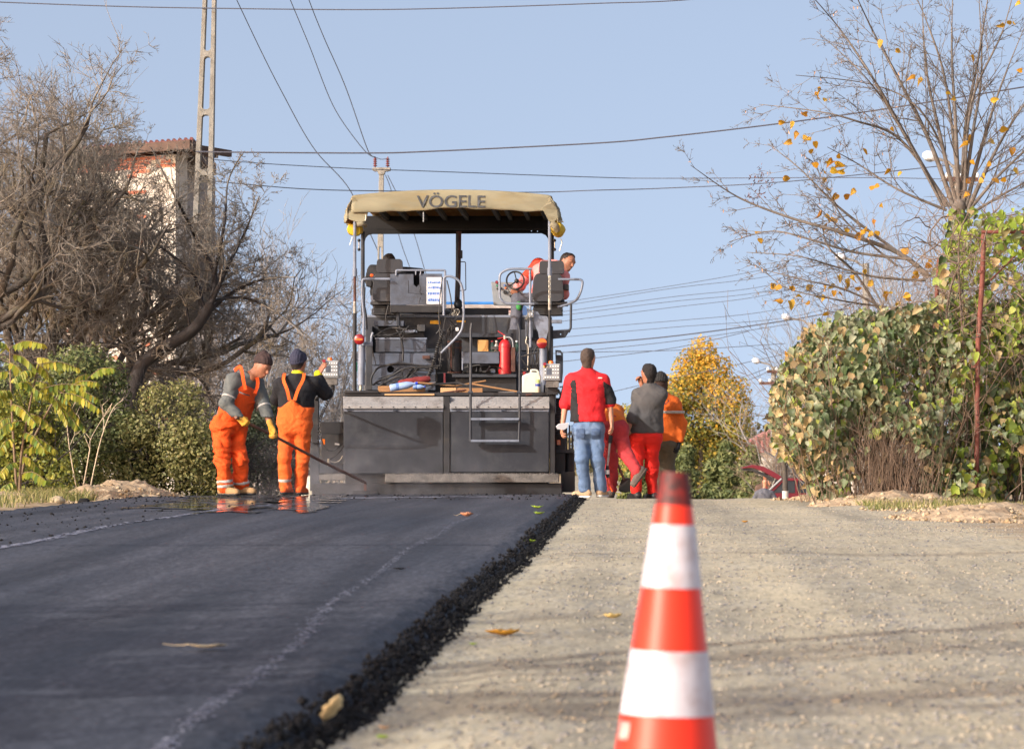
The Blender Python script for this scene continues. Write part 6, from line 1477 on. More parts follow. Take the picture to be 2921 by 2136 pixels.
# (step, gnarl, upward bend, side branches, angle, length ratio, radius ratio) for each level
ORCH = [(.26, .20, .02, 9, .85, .60, .60), (.18, .24, .02, 9, .9, .55, .55), (.16, .24, .04, 9, .85, .5, .55), (.17, .20, .06, 4, .7, .6, .7), (.2, .14, .08, 0, .6, .5, .7)]
def orchard(px, d, H, seed, label, dirs, L, r, py_top, prm=ORCH, sprouts=40, mt=M_BARK, mc=M_TWIG, cut=.016):
    R = random.Random(seed); S = Segs(); b = P(px, 0, d); base = Vector((b.x, d, zg(d) - .05)); fork = base + Vector((R.uniform(-.2, .2), 0, H))
    along(S, R, [base, base.lerp(fork, .5) + Vector((.08, 0, 0)), fork], r, r * .8, prm, 3, L * .6)
    for (dx, dy, dz, f) in dirs: grow(S, R, fork + Vector((0, 0, R.uniform(-.3, .05))), Vector((dx, dy, dz)).normalized(), L * f, r * .46, 0, prm)
    cand = [i for i in range(len(S.a)) if .008 < S.ra[i] < .05 and S.b[i][2] > H]      # straight water shoots
    for i in R.sample(cand, min(sprouts, len(cand))):
        p = Vector(S.b[i]); grow(S, R, p, Vector((R.gauss(0, .12), R.gauss(0, .12), 1)).normalized(), R.uniform(.4, 1.1), .0065, 3, prm)
    return tree_obj('orchard_tree', S, base, label, mt, mc, cut)
orchard(55, 45.5, 2.0, 5, 'dense bare old fruit tree at the left picture edge', [(-.7, .2, .8, 1), (.8, .1, .75, 1.05), (.2, -.5, 1, 1.0), (-.2, .5, 1.1, .9), (.9, -.3, .35, .95), (.5, .3, 1.2, .95), (0, 0, 1.3, 1.1), (.3, 0, 1.3, 1.15), (-.3, .2, 1.2, 1.1)], 2.75, .13, 100, sprouts=110)
orchard(235, 47.5, 1.9, 6, 'bare fruit tree with crooked limbs in front of the house', [(.9, .0, .45, 1.2), (-.8, .2, .8, 1), (.3, -.5, 1, 1), (.1, .5, 1, .9), (1, .3, .8, 1.1), (-.5, -.2, 1, 1), (.6, 0, 1.1, 1.0), (0, .2, 1.3, 1.1), (1, .1, .75, 1.3)], 2.45, .12, 200, sprouts=90)
orchard(345, 48.5, 1.9, 15, 'slender bare fruit tree screening the house wall', [(.9, .1, .9, 1.1), (-.6, .1, 1, 1), (.3, -.3, 1.2, 1.1), (.6, .3, 1.1, 1), (0, 0, 1.3, 1.15), (1, -.1, .6, 1)], 1.75, .09, 300, sprouts=60)
orchard(-60, 43.5, 2.4, 9, 'bare fruit tree cut by the left picture edge', [(.9, .1, .7, 1.1), (.5, .2, 1.2, 1.2), (.3, -.4, 1, 1), (.7, .4, .9, 1), (0, 0, 1.2, 1.1), (.6, .1, 1.3, 1.2)], 2.6, .12, 300, sprouts=80)
# leaning dark trunk
R = random.Random(12); S = Segs(); dt = 44.5
base = Vector((P(330, 0, dt).x, dt, zg(dt) - .1))
FINE = [(.16, .22, .02, 9, .85, .6, .6), (.13, .22, .03, 8, .8, .5, .65), (.13, .20, .05, 3, .7, .55, .7), (.15, .14, .08, 0, .6, .5, .7)]
along(S, R, [base, P(385, 1095, dt), P(440, 1010, dt), P(545, 945, dt), P(600, 870, dt)], .10, .075, FINE, 3, .7, .25, t0=.5)
for pth, r0, L, k in (([(600, 870), (612, 780), (560, 680), (500, 560), (430, 420)], .045, .8, 9), ([(600, 870), (650, 760), (700, 660), (740, 560)], .035, .75, 9), ([(545, 945), (640, 850), (740, 800), (840, 790)], .035, .7, 8),
                      ([(575, 905), (560, 800), (480, 720), (380, 660)], .04, .8, 8), ([(612, 780), (640, 640), (650, 520), (690, 440)], .025, .65, 8), ([(600, 860), (700, 850), (800, 900), (870, 960)], .025, .65, 8)):
    along(S, R, [P(a, b, dt + R.uniform(-.8, .8) * (i > 0)) for i, (a, b) in enumerate(pth)], r0, .008, FINE, k, L, .45)
tree_obj('leaning_tree', S, base, 'bare tree with a dark leaning trunk behind the hedge', M_DARKBARK, M_TWIG, .017)
# thin bare trees between the hedge and the paver
THIN = [(.2, .10, .05, 12, .6, .55, .5), (.15, .14, .05, 8, .65, .5, .6), (.14, .15, .05, 2, .6, .5, .7), (.2, .12, .05, 0, .5, .5, .7)]
MINR[0] = .0038
for i, (px, d, H, seed) in enumerate(((735, 56, 3.0, 1), (815, 58, 3.7, 2), (895, 57, 2.9, 3), (960, 60, 2.8, 4), (660, 56, 3.2, 5))):
    R = random.Random(seed + 40); SS = []; b = P(px, 0, d); base = Vector((b.x, d, zg(d) - .05))
    for k in range(9): S = Segs(); SS.append(S); grow(S, R, base + Vector((R.uniform(-.4, .4), R.uniform(-.3, .3), 0)), Vector((R.gauss(0, .3), R.gauss(0, .2), 1)).normalized(), H * R.uniform(.55, 1.1), .022, 0, THIN)
    tree_multi('thin_bare_tree', SS, base, ('thin grey bare tree left of the two orange workers', 'tall thin bare tree rising behind the worker in a black sweater', 'low bare thicket tree behind the left control box', 'bare thicket tree touching the left side of the paver', 'thin bare tree beside the concrete pole')[i], M_PALETWIG, M_PALETWIG, .016, 5, 3, 'thin bare trees left of the paver')
MINR[0] = .0019
SHADE = [(.3, .2, .02, 7, .85, .6, .6), (.22, .24, .02, 7, .9, .55, .55), (.2, .24, .04, 6, .85, .5, .55), (.25, .2, .05, 0, .7, .5, .7)]; MINR[0] = .004
# big bare tree outside the picture on the left whose shade falls on the road
R = random.Random(3); S = Segs(); base = Vector((-8.6, 3.6, zg(4)))
along(S, R, [base, base + Vector((.1, 0, 2.5)), base + Vector((0, .2, 4.5))], .2, .14, ORCH, 2, 1)
for k in range(8): a = k * .8; grow(S, R, base + Vector((0, .1, 3.4 + .25 * (k % 4))), Vector((math.cos(a) * .9, math.sin(a) * .9, .75)).normalized(), 2.9, .10, 0, SHADE)
rt = tree_obj('roadside_tree', S, base, 'bare roadside tree standing left of the camera', M_BARK, M_TWIG, .02)
rt2 = copy_tree(rt); rt2.location = (-12.6, 4.6, zg(4)); rt2.rotation_euler = (0, 0, 2.1); tag(rt2, 'second bare roadside tree farther left of the camera')

MINR[0] = .0024
# ---- leaf clouds
def leaf_cloud(name, pos, nrm, size, seed, aspect=.6, fold=.25, tip=None):
    """many small folded leaves; nrm: facing; tip: direction of the leaf's length (random if None)"""
    r = np.random.default_rng(seed); N = len(pos); nrm = nrm / np.linalg.norm(nrm, axis=1, keepdims=True)
    t = r.normal(size=(N, 3)) if tip is None else tip + r.normal(size=(N, 3)) * .35
    t -= nrm * (t * nrm).sum(1, keepdims=True); t /= np.linalg.norm(t, axis=1, keepdims=True); b = np.cross(nrm, t); s = size[:, None]
    p0 = pos - t * s * .5; p2 = pos + t * s * .5; l = pos + b * s * aspect * .5 + nrm * s * fold * .4 - t * s * .06; rr = pos - b * s * aspect * .5 + nrm * s * fold * .4 - t * s * .06
    V = np.stack([p0, l, p2, rr], 1).reshape(-1, 3); o = np.arange(N)[:, None] * 4
    return fast_mesh(name, V, None, np.concatenate([o + np.array([[0, 2, 1]]), o + np.array([[0, 3, 2]])]), smooth=False)
def blob_points(r, n, lobes, shell=.55):
    """points in a set of ellipsoid lobes (cx,cy,cz,rx,ry,rz), thicker near their skin; also the outward direction"""
    w = np.array([l[3] * l[5] for l in lobes]); k = r.choice(len(lobes), n, p=w / w.sum()); L = np.array(lobes)[k]
    d = r.normal(size=(n, 3)); d /= np.linalg.norm(d, axis=1, keepdims=True); rad = (shell + (1 - shell) * r.random(n)) * (1 + .22 * (vnoise(d * 3 + k[:, None] * 5) - .5))
    return L[:, :3] + d * L[:, 3:] * rad[:, None], d
def lobed(r, c, rx, ry, rz, n, f=.45):
    out = [(c[0], c[1], c[2], rx * .72, ry * .72, rz * .72)]
    for _ in range(n):
        d = r.normal(size=3); d /= np.linalg.norm(d); d[2] = abs(d[2]) * 1.2 - .35; s = f * r.uniform(.6, 1.2)
        out.append((c[0] + d[0] * rx * .68, c[1] + d[1] * ry * .68, c[2] + d[2] * rz * .68, rx * s, ry * s, rz * s))
    return out
HEDGE1 = leaf_mat('hedge_leaves_dark', [rgb(64, 80, 46), rgb(96, 108, 62), rgb(132, 138, 84), rgb(78, 92, 54), rgb(150, 150, 98), rgb(88, 102, 58)], .5, .2)
HEDGE2 = leaf_mat('hedge_leaves_olive', [rgb(104, 110, 64), rgb(138, 140, 84), rgb(164, 158, 100), rgb(116, 118, 70), rgb(174, 164, 112), rgb(92, 100, 58)], .5, .25)
HEDGE3 = leaf_mat('hedge_leaves_deep', [rgb(68, 78, 58), rgb(88, 96, 70), rgb(60, 70, 52), rgb(110, 112, 82)], .55, .15)
def bush(name, px0, px1, py0, d, depth, n, size, m, seed, label, group=None, bot=1415, nl=9):
    r = np.random.default_rng(seed); a, b = P(px0, py0, d), P(px1, bot, d); zb = zg(d); c = np.array([(a.x + b.x) / 2, d + .1, (a.z + zb) / 2]); rx, rz = (b.x - a.x) / 2, (a.z - zb) / 2
    e = empty(name, (c[0], c[1], zb), label, 'bush', group); lb = lobed(r, c, rx, depth, rz * 1.06, nl) + [(c[0] + rx * u, c[1] - .1, zb + rz * .35, rx * .33, depth * .7, rz * .42) for u in (-.75, -.4, 0, .4, .75)]
    pos, dr = blob_points(r, n, lb, .5); ok = pos[:, 2] > zb; pos, dr = pos[ok], dr[ok]
    nrm = dr * .8 + r.normal(size=pos.shape) * .75 + np.array([0, -.15, .35]); arr_child('crown', leaf_cloud('crown', pos, nrm, size * r.uniform(.6, 1.3, len(pos)), seed), m, e)
    S = Segs(); R = random.Random(seed)
    for k in range(12): grow(S, R, Vector((c[0] + R.uniform(-.5, .5) * rx, c[1] + R.uniform(-.3, .3) * depth, zb)), Vector((R.gauss(0, .35), R.gauss(0, .3), 1)).normalized(), rz * 1.7, .014, 2, ORCH)
    arr_child('stems', S.mesh('stems', 4), M_DARKBARK, e); return e
bush('hedge_bush', 40, 450, 985, 40.4, .8, 21000, .052, HEDGE1, 3, 'tall dark green hedge bush behind the yellowing sapling')
bush('hedge_bush', 290, 680, 1060, 40.2, .75, 19000, .050, HEDGE2, 4, 'rounded olive green hedge bush left of the bending worker')
bush('hedge_bush', 550, 930, 1100, 42.0, .65, 15000, .045, HEDGE3, 5, 'dark hedge bush behind the two orange workers')
bush('hedge_bush', -90, 215, 1060, 38.8, .55, 9000, .055, leaf_mat('yellow_green_hedge', [rgb(112, 124, 52), rgb(150, 150, 66), rgb(92, 108, 50), rgb(172, 164, 76), rgb(128, 136, 60)], .5, .3), 8, 'yellow-green low bush around the foot of the sapling')
bush('hedge_bush', -160, 160, 1030, 40.8, .7, 13000, .052, HEDGE1, 6, 'dark hedge bush at the left picture edge')
# dry white canes before the hedge
R = random.Random(31); M_CANE = mat('pale_dry_cane', rgb(196, 178, 150), rough=.85, var=.2)
for i, pth in enumerate(([(225, 1395), (200, 1290), (190, 1200), (188, 1180)], [(230, 1390), (255, 1290), (262, 1245), (320, 1150)], [(250, 1392), (285, 1265), (320, 1170), (352, 1140)])):
    S = Segs(); p = [P(a, b, 38.6 + .1 * k) for k, (a, b) in enumerate(pth)]; p[0].z = zg(38.6) - .02
    along(S, R, p, .0085, .004, FINE[2:], 3, .35, .8, t0=.4)
    thing = link('dry_cane', S.mesh('dry_cane', 5), M_CANE); thing.data.transform(Matrix.Translation(-p[0])); thing.location = p[0]
    tag(thing, ('leftmost pale dry cane in front of the hedge', 'middle pale dry cane in front of the hedge', 'rightmost pale dry cane leaning over the hedge')[i], 'plant')

# ---- sapling with long feathered leaves (left edge)
LFT = leaf_mat('yellowing_leaflets', [rgb(112, 140, 52), rgb(150, 152, 52), rgb(92, 122, 58), rgb(172, 160, 54), rgb(140, 150, 60), rgb(196, 176, 60), rgb(120, 142, 70)], .45, .35)
def leaflet_mesh(seed):
    r = random.Random(seed); V = []; n = 5
    for i in range(n + 1):
        t = i / n; w = .19 * math.sin(math.pi * min(1, t * .93 + .05)) ** .8; z = -.16 * t * t; V += [(-w, t, z + .05 * w), (0, t, z - .02), (w, t, z + .05 * w)]
    Fc = []
    for i in range(n): o = i * 3; Fc += [(o, o + 1, o + 4, o + 3), (o + 1, o + 2, o + 5, o + 4)]
    me = bpy.data.meshes.new('leaflet'); me.from_pydata(V, [], Fc); me.materials.append(LFT)
    for p in me.polygons: p.use_smooth = True
    return me
LM = leaflet_mesh(1)
M_SAPST = mat('sapling_stem', rgb(120, 100, 78), rough=.8)
sap = empty('sapling', (P(45, 0, 36.4).x, 36.4, zg(36.4)), 'young sapling with long yellow-green feathered leaves at the left edge', 'sapling')
S = Segs(); R = random.Random(8); so = sap.location
stems = [[(50, 1428, 36.4), (38, 1250, 36.4), (30, 1080, 36.4), (28, 990, 36.4)], [(55, 1428, 36.3), (62, 1290, 36.2), (90, 1130, 36.1), (110, 1040, 36.0)], [(52, 1428, 36.5), (75, 1300, 36.6), (150, 1150, 36.7), (190, 1110, 36.7)]]
for st_ in stems: 
    q = smooth_path(pts(st_), 8); MB().tube(q, [.017 * (1 - .6 * i / len(q)) for i in range(len(q))], 7).build('stem', M_SAPST, sap)
fronds = []
for (x, y, dx, dy) in ((28, 990, 90, -10), (30, 1000, -60, -25), (30, 1010, 70, 40), (95, 1020, 75, 30), (98, 1030, 60, 75), (108, 1040, 115, 10), (100, 1060, -60, 20), (30, 1060, -60, 30), (35, 1090, 80, 30), (32, 1110, -50, 50), (88, 1120, 80, 30), (92, 1120, 150, -20), (170, 1120, 110, 45), (180, 1115, 95, 20), (190, 1110, 85, -20), (150, 1150, 70, 65), (70, 1180, 80, 40), (62, 1200, -55, 35), (35, 1190, -50, 35), (60, 1230, 65, 50), (40, 1250, -45, 40), (55, 1300, 60, 40), (52, 1320, -50, 30), (60, 1350, 70, 20), (45, 1380, -40, 20), (60, 1290, 70, -10), (190, 1112, 60, -45), (250, 1080, 70, -30), (20, 1030, 60, 60), (25, 1150, 75, 55), (100, 1085, 90, 55), (75, 1250, 80, 30), (50, 1215, -50, 10), (130, 1110, 60, 90), (30, 1130, -40, -10), (160, 1130, 80, 90)):
    d0 = 36.3 + R.uniform(-.3, .25); a = P(x, y, d0); b = P(x + dx, y + dy, d0 - R.uniform(0, .35)); m = a.lerp(b, .5) + Vector((0, 0, .05)); fronds.append(smooth_path([a, m, b], 6))
    MB().tube(fronds[-1], [.0042 - .002 * i / len(fronds[-1]) for i in range(len(fronds[-1]))], 5).build('leaf_stalk', M_SAPST, sap)
cnt = 0; extraV = []; extraF = []; lv = np.array([v.co[:] for v in LM.vertices]); lf = np.array([list(p.vertices) for p in LM.polygons])
for q in fronds:
    n = R.randint(10, 13); L = (q[-1] - q[0]).length
    for k in range(n):
        t = .2 + .8 * k / (n - 1); i = min(len(q) - 2, int(t * (len(q) - 1))); p = q[i].lerp(q[i + 1], t * (len(q) - 1) - i) if t < 1 else q[-1]; d = (q[i + 1] - q[i]).normalized()
        for s in (-1, 1):
            side = d.cross(Vector((0, 0, 1))).normalized() * s
            ydir = (side * .55 + d * .35 + Vector((0, 0, -.75 + R.uniform(-.25, .35)))).normalized(); z = (Vector((R.gauss(0, .3), -.8, .5))).normalized(); x = ydir.cross(z).normalized(); z = x.cross(ydir)
            sz = R.uniform(.075, .112) * (.8 + .3 * math.sin(math.pi * t)); M = Matrix((x, ydir, z)).transposed().to_4x4(); M = Matrix.Translation(p - so) @ M @ Matrix.Scale(sz, 4)
            if cnt < 300:
                o = bpy.data.objects.new('leaflet', LM); COL.objects.link(o); o.parent = sap; o.matrix_basis = M
            else:
                A = np.array(M); extraF.append(lf + sum(len(v) for v in extraV)); extraV.append(lv @ A[:3, :3].T + A[:3, 3])
            cnt += 1
if extraV: tag(link('leaflets', fast_mesh('leaflets', np.concatenate(extraV), np.concatenate(extraF)), LFT, sap), kind='stuff')

# ---- the big bush with heart-shaped leaves (right)
def heart_mesh(name, m, bend, seed):
    r = random.Random(seed); out = [(0, -.06), (.20, -.11), (.38, -.02), (.46, .20), (.42, .46), (.24, .76), (0, 1.0), (-.24, .76), (-.42, .46), (-.46, .20), (-.38, -.02), (-.20, -.11)]
    V = [(0, .0, 0), (0, .5, -.10 * bend)] + [(x * (1 + r.uniform(-.06, .06)), y, (.42 * bend * abs(x) - .40 * bend * y * y + r.uniform(-.06, .06) * (.5 + bend))) for x, y in out]
    Fc = []
    for i in range(12):
        a, b = 2 + i, 2 + (i + 1) % 12; mid = 0 if (i < 3 or i > 8) else 1; Fc.append((mid, a, b))
    Fc += [(0, 5, 1), (0, 1, 11)]
    me = bpy.data.meshes.new(name); me.from_pydata(V, [], Fc); me.materials.append(m)
    for p in me.polygons: p.use_smooth = True
    return me
BGREEN = leaf_mat('dusty_green_leaves', [rgb(92, 108, 70), rgb(130, 140, 104), rgb(70, 90, 52), rgb(146, 152, 122), rgb(108, 122, 84), rgb(60, 80, 46), rgb(156, 158, 130), rgb(120, 132, 98)], .5, .2)
BLIME = leaf_mat('yellow_green_leaves', [rgb(140, 164, 62), rgb(168, 182, 78), rgb(110, 140, 56), rgb(184, 190, 96), rgb(128, 152, 70)], .45, .4)
BDRY = leaf_mat('dry_tan_leaves', [rgb(168, 146, 102), rgb(140, 124, 86), rgb(188, 168, 124), rgb(132, 126, 80), rgb(198, 170, 126), rgb(118, 104, 74), rgb(150, 142, 92)], .7, .2)
HM = {k: [heart_mesh('leaf', m, .3 + .75 * i, 5 + i) for i in range(3)] for k, m in (('g', BGREEN), ('l', BLIME), ('d', BDRY))}
def in_poly(x, y, poly):
    c = False; j = len(poly) - 1
    for i in range(len(poly)):
        if (poly[i][1] > y) != (poly[j][1] > y) and x < (poly[j][0] - poly[i][0]) * (y - poly[i][1]) / (poly[j][1] - poly[i][1]) + poly[i][0]: c = not c
        j = i
    return c
def heart_plant(root, poly, holes, n, dep, thick, kind, smin, smax, seed, nparts):
    R = random.Random(seed); xs = [p[0] for p in poly]; ys = [p[1] for p in poly]; items = []; tries = 0; o = root.location
    while len(items) < n and tries < n * 30:
        tries += 1; x, y = R.uniform(min(xs), max(xs)), R.uniform(min(ys), max(ys))
        if not in_poly(x, y, poly) or any(in_poly(x, y, h) and R.random() < (.95 if i == 0 else .6) for i, h in enumerate(holes)): continue
        x += R.gauss(0, 9); y += R.gauss(0, 8); q = R.random() ** 1.5; d = dep(x, y) + thick * q; p = P(x, y, d)
        if p.z < zg(d) + .05: continue
        yd = Vector((R.gauss(0, .6), R.gauss(-.25, .4), -1)).normalized(); z = Vector((R.gauss(0, .75), -1 + R.gauss(0, .5), .5 + R.gauss(0, .45))).normalized(); xd = yd.cross(z).normalized(); z = xd.cross(yd)
        k = kind(x, y, R); items.append((q, Matrix.Translation(p - o) @ Matrix((xd, yd, z)).transposed().to_4x4() @ Matrix.Scale(smin + (smax - smin) * R.random() ** 1.5, 4), k, R.randrange(3)))
    items.sort(key=lambda t: t[0]); rest = {'g': [], 'l': [], 'd': []}
    for i, (q, M, k, v) in enumerate(items):
        if i < nparts:
            ob = bpy.data.objects.new('leaf', HM[k][v]); COL.objects.link(ob); ob.parent = root; ob.matrix_basis = M
        else: rest[k].append((M, v))
    for k, l in rest.items():
        if not l: continue
        V, Fc, off = [], [], 0
        for M, v in l:
            me = HM[k][v]; A = np.array(M); c = np.array([w.co[:] for w in me.vertices]); V.append(c @ A[:3, :3].T + A[:3, 3]); Fc.append(np.array([list(p.vertices) for p in me.polygons]) + off); off += len(c)
        tag(link('foliage', fast_mesh('foliage', np.concatenate(V), None, np.concatenate(Fc)), HM[k][0].materials[0], root), kind='stuff')
def bulge(x, y): return 34.6 + 1.1 * ((x - 2520) / 360) ** 2 * .5 + .5 * max(0, (1150 - y) / 250) + .35 * math.sin(x * .021) * math.sin(y * .017)
big = empty('broadleaf_bush', (P(2560, 0, 35.6).x, 35.6, zg(35.6)), 'large bush with dusty heart-shaped leaves on the right verge', 'bush')
poly = [(2262, 1330), (2225, 1290), (2197, 1240), (2205, 1120), (2230, 1040), (2285, 960), (2330, 920), (2450, 885), (2560, 880), (2640, 872), (2690, 832), (2750, 850), (2830, 880), (2960, 810), (3000, 1380), (2900, 1400), (2700, 1410), (2560, 1400), (2450, 1405), (2350, 1422), (2325, 1400), (2318, 1360)]
hole = [[(2440, 1235), (2600, 1230), (2650, 1330), (2640, 1430), (2420, 1430), (2410, 1330)], [(2545, 1000), (2640, 1010), (2760, 1160), (2700, 1240), (2570, 1140)]]
heart_plant(big, poly, hole, 9500, bulge, 1.9, lambda x, y, R: 'd' if R.random() < (0.5 if x < 2310 else .15 if y < 1300 else .28) else ('l' if R.random() < (.10 + .3 * (x > 2720)) else 'g'), .03, .112, 3, 300)
S = Segs(); R = random.Random(77)
CANE = [(.16, .10, .01, 4, .7, .5, .7), (.14, .14, .02, 2, .7, .5, .7), (.15, .15, .0, 0, .6, .5, .7)]
for k in range(150):
    x = R.uniform(2290, 2960); d = R.uniform(34.9, 36.8); b = P(x, 0, d); z0 = zg(d) - .03
    lean = Vector((R.gauss(-.1 + (x - 2560) / 1500, .22), R.gauss(-.05, .2), 1)).normalized(); grow(S, R, Vector((b.x, d, z0)), lean, R.uniform(1.0, 2.1), R.uniform(.005, .010), 0, CANE)
for k in range(420):
    x = R.gauss(2530, 75); d = R.uniform(34.4, 35.6); b = P(x, 0, d); grow(S, R, Vector((b.x, d, zg(d) - .03)), Vector((R.gauss(0, .16), R.gauss(0, .14), 1)).normalized(), R.uniform(.35, 1.0), R.uniform(.003, .006), 1, CANE)
arr_child('stems', S.mesh('stems', 3), mat('brown_dry_stems', rgb(112, 94, 78), rough=.9, var=.3, scale=3), big)

# ---- rusty pipe frame overgrown by a vine
M_PIPE = mat('rusty_red_pipe', rgb(118, 66, 54), rough=.75, var=.25, scale=8, dirt=rgb(150, 110, 96), damt=.3, dscale=6)
fr = empty('pipe_frame', (P(2790, 0, 34.3).x, 34.3, zg(34.3)), 'rusty red pipe frame overgrown with a vine', 'pipe frame')
for l, w in (([(2785, 1395, 34.95), (2790, 975, 34.95), (2802, 800, 34.95), (2806, 668, 34.95)], 15),):
    MB().tube(pts(l), w / 2 * 34.3 / F, 12).build('post', M_PIPE, fr)
MB().tube(pts([(2800, 662, 34.95), (3060, 664, 35.0)]), 10 / 2 * 34.3 / F, 12).build('top_rail', M_PIPE, fr)
MB().tube(pts([(2664, 1400, 36.2), (2667, 940, 36.2), (2678, 740, 36.2)]), 12 / 2 * 36.2 / F, 12).build('post', M_PIPE, fr)
MB().tube(pts([(2825, 800, 35.1), (2921, 705, 35.1), (2990, 640, 35.1)]), 5 / 2 * 34.6 / F, 8).build('brace', M_PIPE, fr)
for x, y in ((2780, 1045), (2798, 775)): MB().cyl(P(x, y + 4, 34.95), P(x, y - 4, 34.95), .034, n=12).build('clamp', M_PIPE, fr)
vine = empty('climbing_vine', (P(2800, 0, 35.2).x, 35.2, zg(35.2)), 'yellow-green climbing vine on the rusty pipe frame', 'vine')
vp = [(2690, 860), (2668, 770), (2700, 720), (2690, 640), (2750, 585), (2800, 600), (2850, 610), (2960, 590), (2980, 960), (2880, 1000), (2790, 1010), (2690, 960), (2650, 860)]
heart_plant(vine, vp, [[(2690, 800), (2780, 800), (2790, 940), (2680, 920)], [(2830, 740), (2960, 740), (2960, 900), (2830, 900)]], 900, lambda x, y: 35.2 + .4 * math.sin(x * .03), 1.6, lambda x, y, R: 'l' if R.random() < .72 else ('d' if R.random() < .45 else 'g'), .04, .11, 9, 280)
S = Segs(); R = random.Random(5); TANG = [(.09, .34, -.01, 5, .9, .6, .75), (.08, .34, .0, 3, .9, .6, .7), (.07, .3, 0, 0, .8, .5, .7)]
for k in range(60): grow(S, R, P(R.uniform(2650, 2950), R.uniform(600, 960), R.uniform(34.6, 36.5)), Vector((R.gauss(0, 1), R.gauss(0, .6), R.gauss(0, .7))).normalized(), R.uniform(.6, 1.5), R.uniform(.004, .009), 0, TANG)
for l in ([(2750, 1395), (2760, 1150), (2745, 960), (2735, 700), (2760, 610)], [(2700, 1395), (2720, 1100), (2700, 900), (2740, 760), (2850, 690), (2990, 660)]): along(S, R, [P(a, b, 35.2) for a, b in l], .016, .006, TANG, 10, .6)
arr_child('stems', S.mesh('stems', 4), mat('tangled_vine_stems', rgb(122, 106, 92), rough=.9, var=.25), vine)

# ---- pollarded linden: fan of shoots with a few yellow leaves
S = Segs(); R = random.Random(19); DL = 37.6; base = Vector((P(2735, 0, DL).x, DL, zg(DL) - .1)); hd = P(2735, 610, DL)
LIN = [(.12, .05, .015, 8, .75, .38, .55), (.08, .10, .01, 4, .75, .45, .7), (.09, .13, 0, 0, .6, .5, .7)]
along(S, R, [base, P(2728, 1000, DL), P(2730, 760, DL), hd], .10, .075, LIN, 0, 1)
shoots = [([(2710, 590), (2570, 400), (2440, 345), (2330, 318), (2165, 298)], .020), ([(2700, 590), (2590, 400), (2500, 240), (2400, 90), (2290, -40)], .028), ([(2720, 590), (2650, 400), (2560, 220), (2490, 90), (2420, -60)], .030), ([(2730, 590), (2680, 380), (2640, 180), (2630, -60)], .028),
          ([(2735, 580), (2725, 340), (2715, 150), (2720, -80)], .028), ([(2745, 580), (2755, 360), (2790, 170), (2830, -80)], .030), ([(2745, 590), (2775, 380), (2800, 200), (2790, -60)], .026), ([(2755, 590), (2800, 420), (2850, 260), (2930, 60)], .028), ([(2760, 600), (2830, 450), (2900, 330), (3020, 160)], .028),
          ([(2760, 605), (2850, 500), (2960, 400), (3060, 330)], .024), ([(2765, 612), (2870, 550), (3000, 480)], .022), ([(2700, 600), (2560, 540), (2450, 470), (2360, 420)], .018), ([(2690, 590), (2600, 420), (2530, 300), (2440, 190), (2330, 90)], .018),
          ([(2725, 590), (2690, 430), (2610, 300), (2480, 240), (2270, 215)], .018), ([(2740, 590), (2700, 250), (2650, 80), (2590, -60)], .02), ([(2750, 590), (2770, 300), (2860, 90), (2900, -60)], .02)]
for l, r0 in shoots: along(S, R, [P(a, b, DL + (R.uniform(-.5, .5) * i / 3)) for i, (a, b) in enumerate(l)], r0, .004, LIN[0:], 13, .62, .42, ang=.75, t0=.2)
low = [([(2650, 790), (2560, 720), (2390, 660), (2250, 620), (2100, 560), (1970, 472)], .034), ([(2620, 760), (2480, 660), (2380, 580), (2280, 480), (2190, 410)], .022), ([(2600, 740), (2440, 720), (2300, 680), (2200, 660), (2080, 690)], .020), ([(2520, 905), (2440, 780), (2360, 700), (2345, 620)], .020), ([(2560, 900), (2420, 830), (2300, 800), (2180, 770)], .016),
       ([(2640, 800), (2500, 790), (2380, 760), (2270, 730), (2130, 720)], .018), ([(2590, 880), (2480, 870), (2360, 850), (2240, 820), (2170, 760)], .014), ([(2560, 760), (2420, 640), (2370, 560), (2330, 480)], .014)]
for l, r0 in low: along(S, R, [P(a, b, DL - .4 + (R.uniform(-.5, .5) * i / 3)) for i, (a, b) in enumerate(l)], r0, .004, LIN, 12, .55, .42, ang=.75, t0=.25)
lin_tree = tree_obj('linden_tree', S, base, 'pollarded linden with a fan of bare shoots and few yellow leaves', M_LINDEN, M_LINDEN, .010, 6, 3)
lumpy('pollard_knob', M_LINDEN, [hd - Vector((0, 0, .25)), hd - Vector((0, 0, .05)), hd + Vector((0, 0, .1)), hd + Vector((0, 0, .17))], [.075, .10, .085, .03], 4, lin_tree, .6)
YEL = leaf_mat('golden_linden_leaves', [rgb(214, 162, 40), rgb(196, 140, 36), rgb(226, 184, 62), rgb(178, 118, 40), rgb(206, 170, 70)], .5, .45)
YM = [heart_mesh('leaf', YEL, .3 + .7 * i, 60 + i) for i in range(3)]
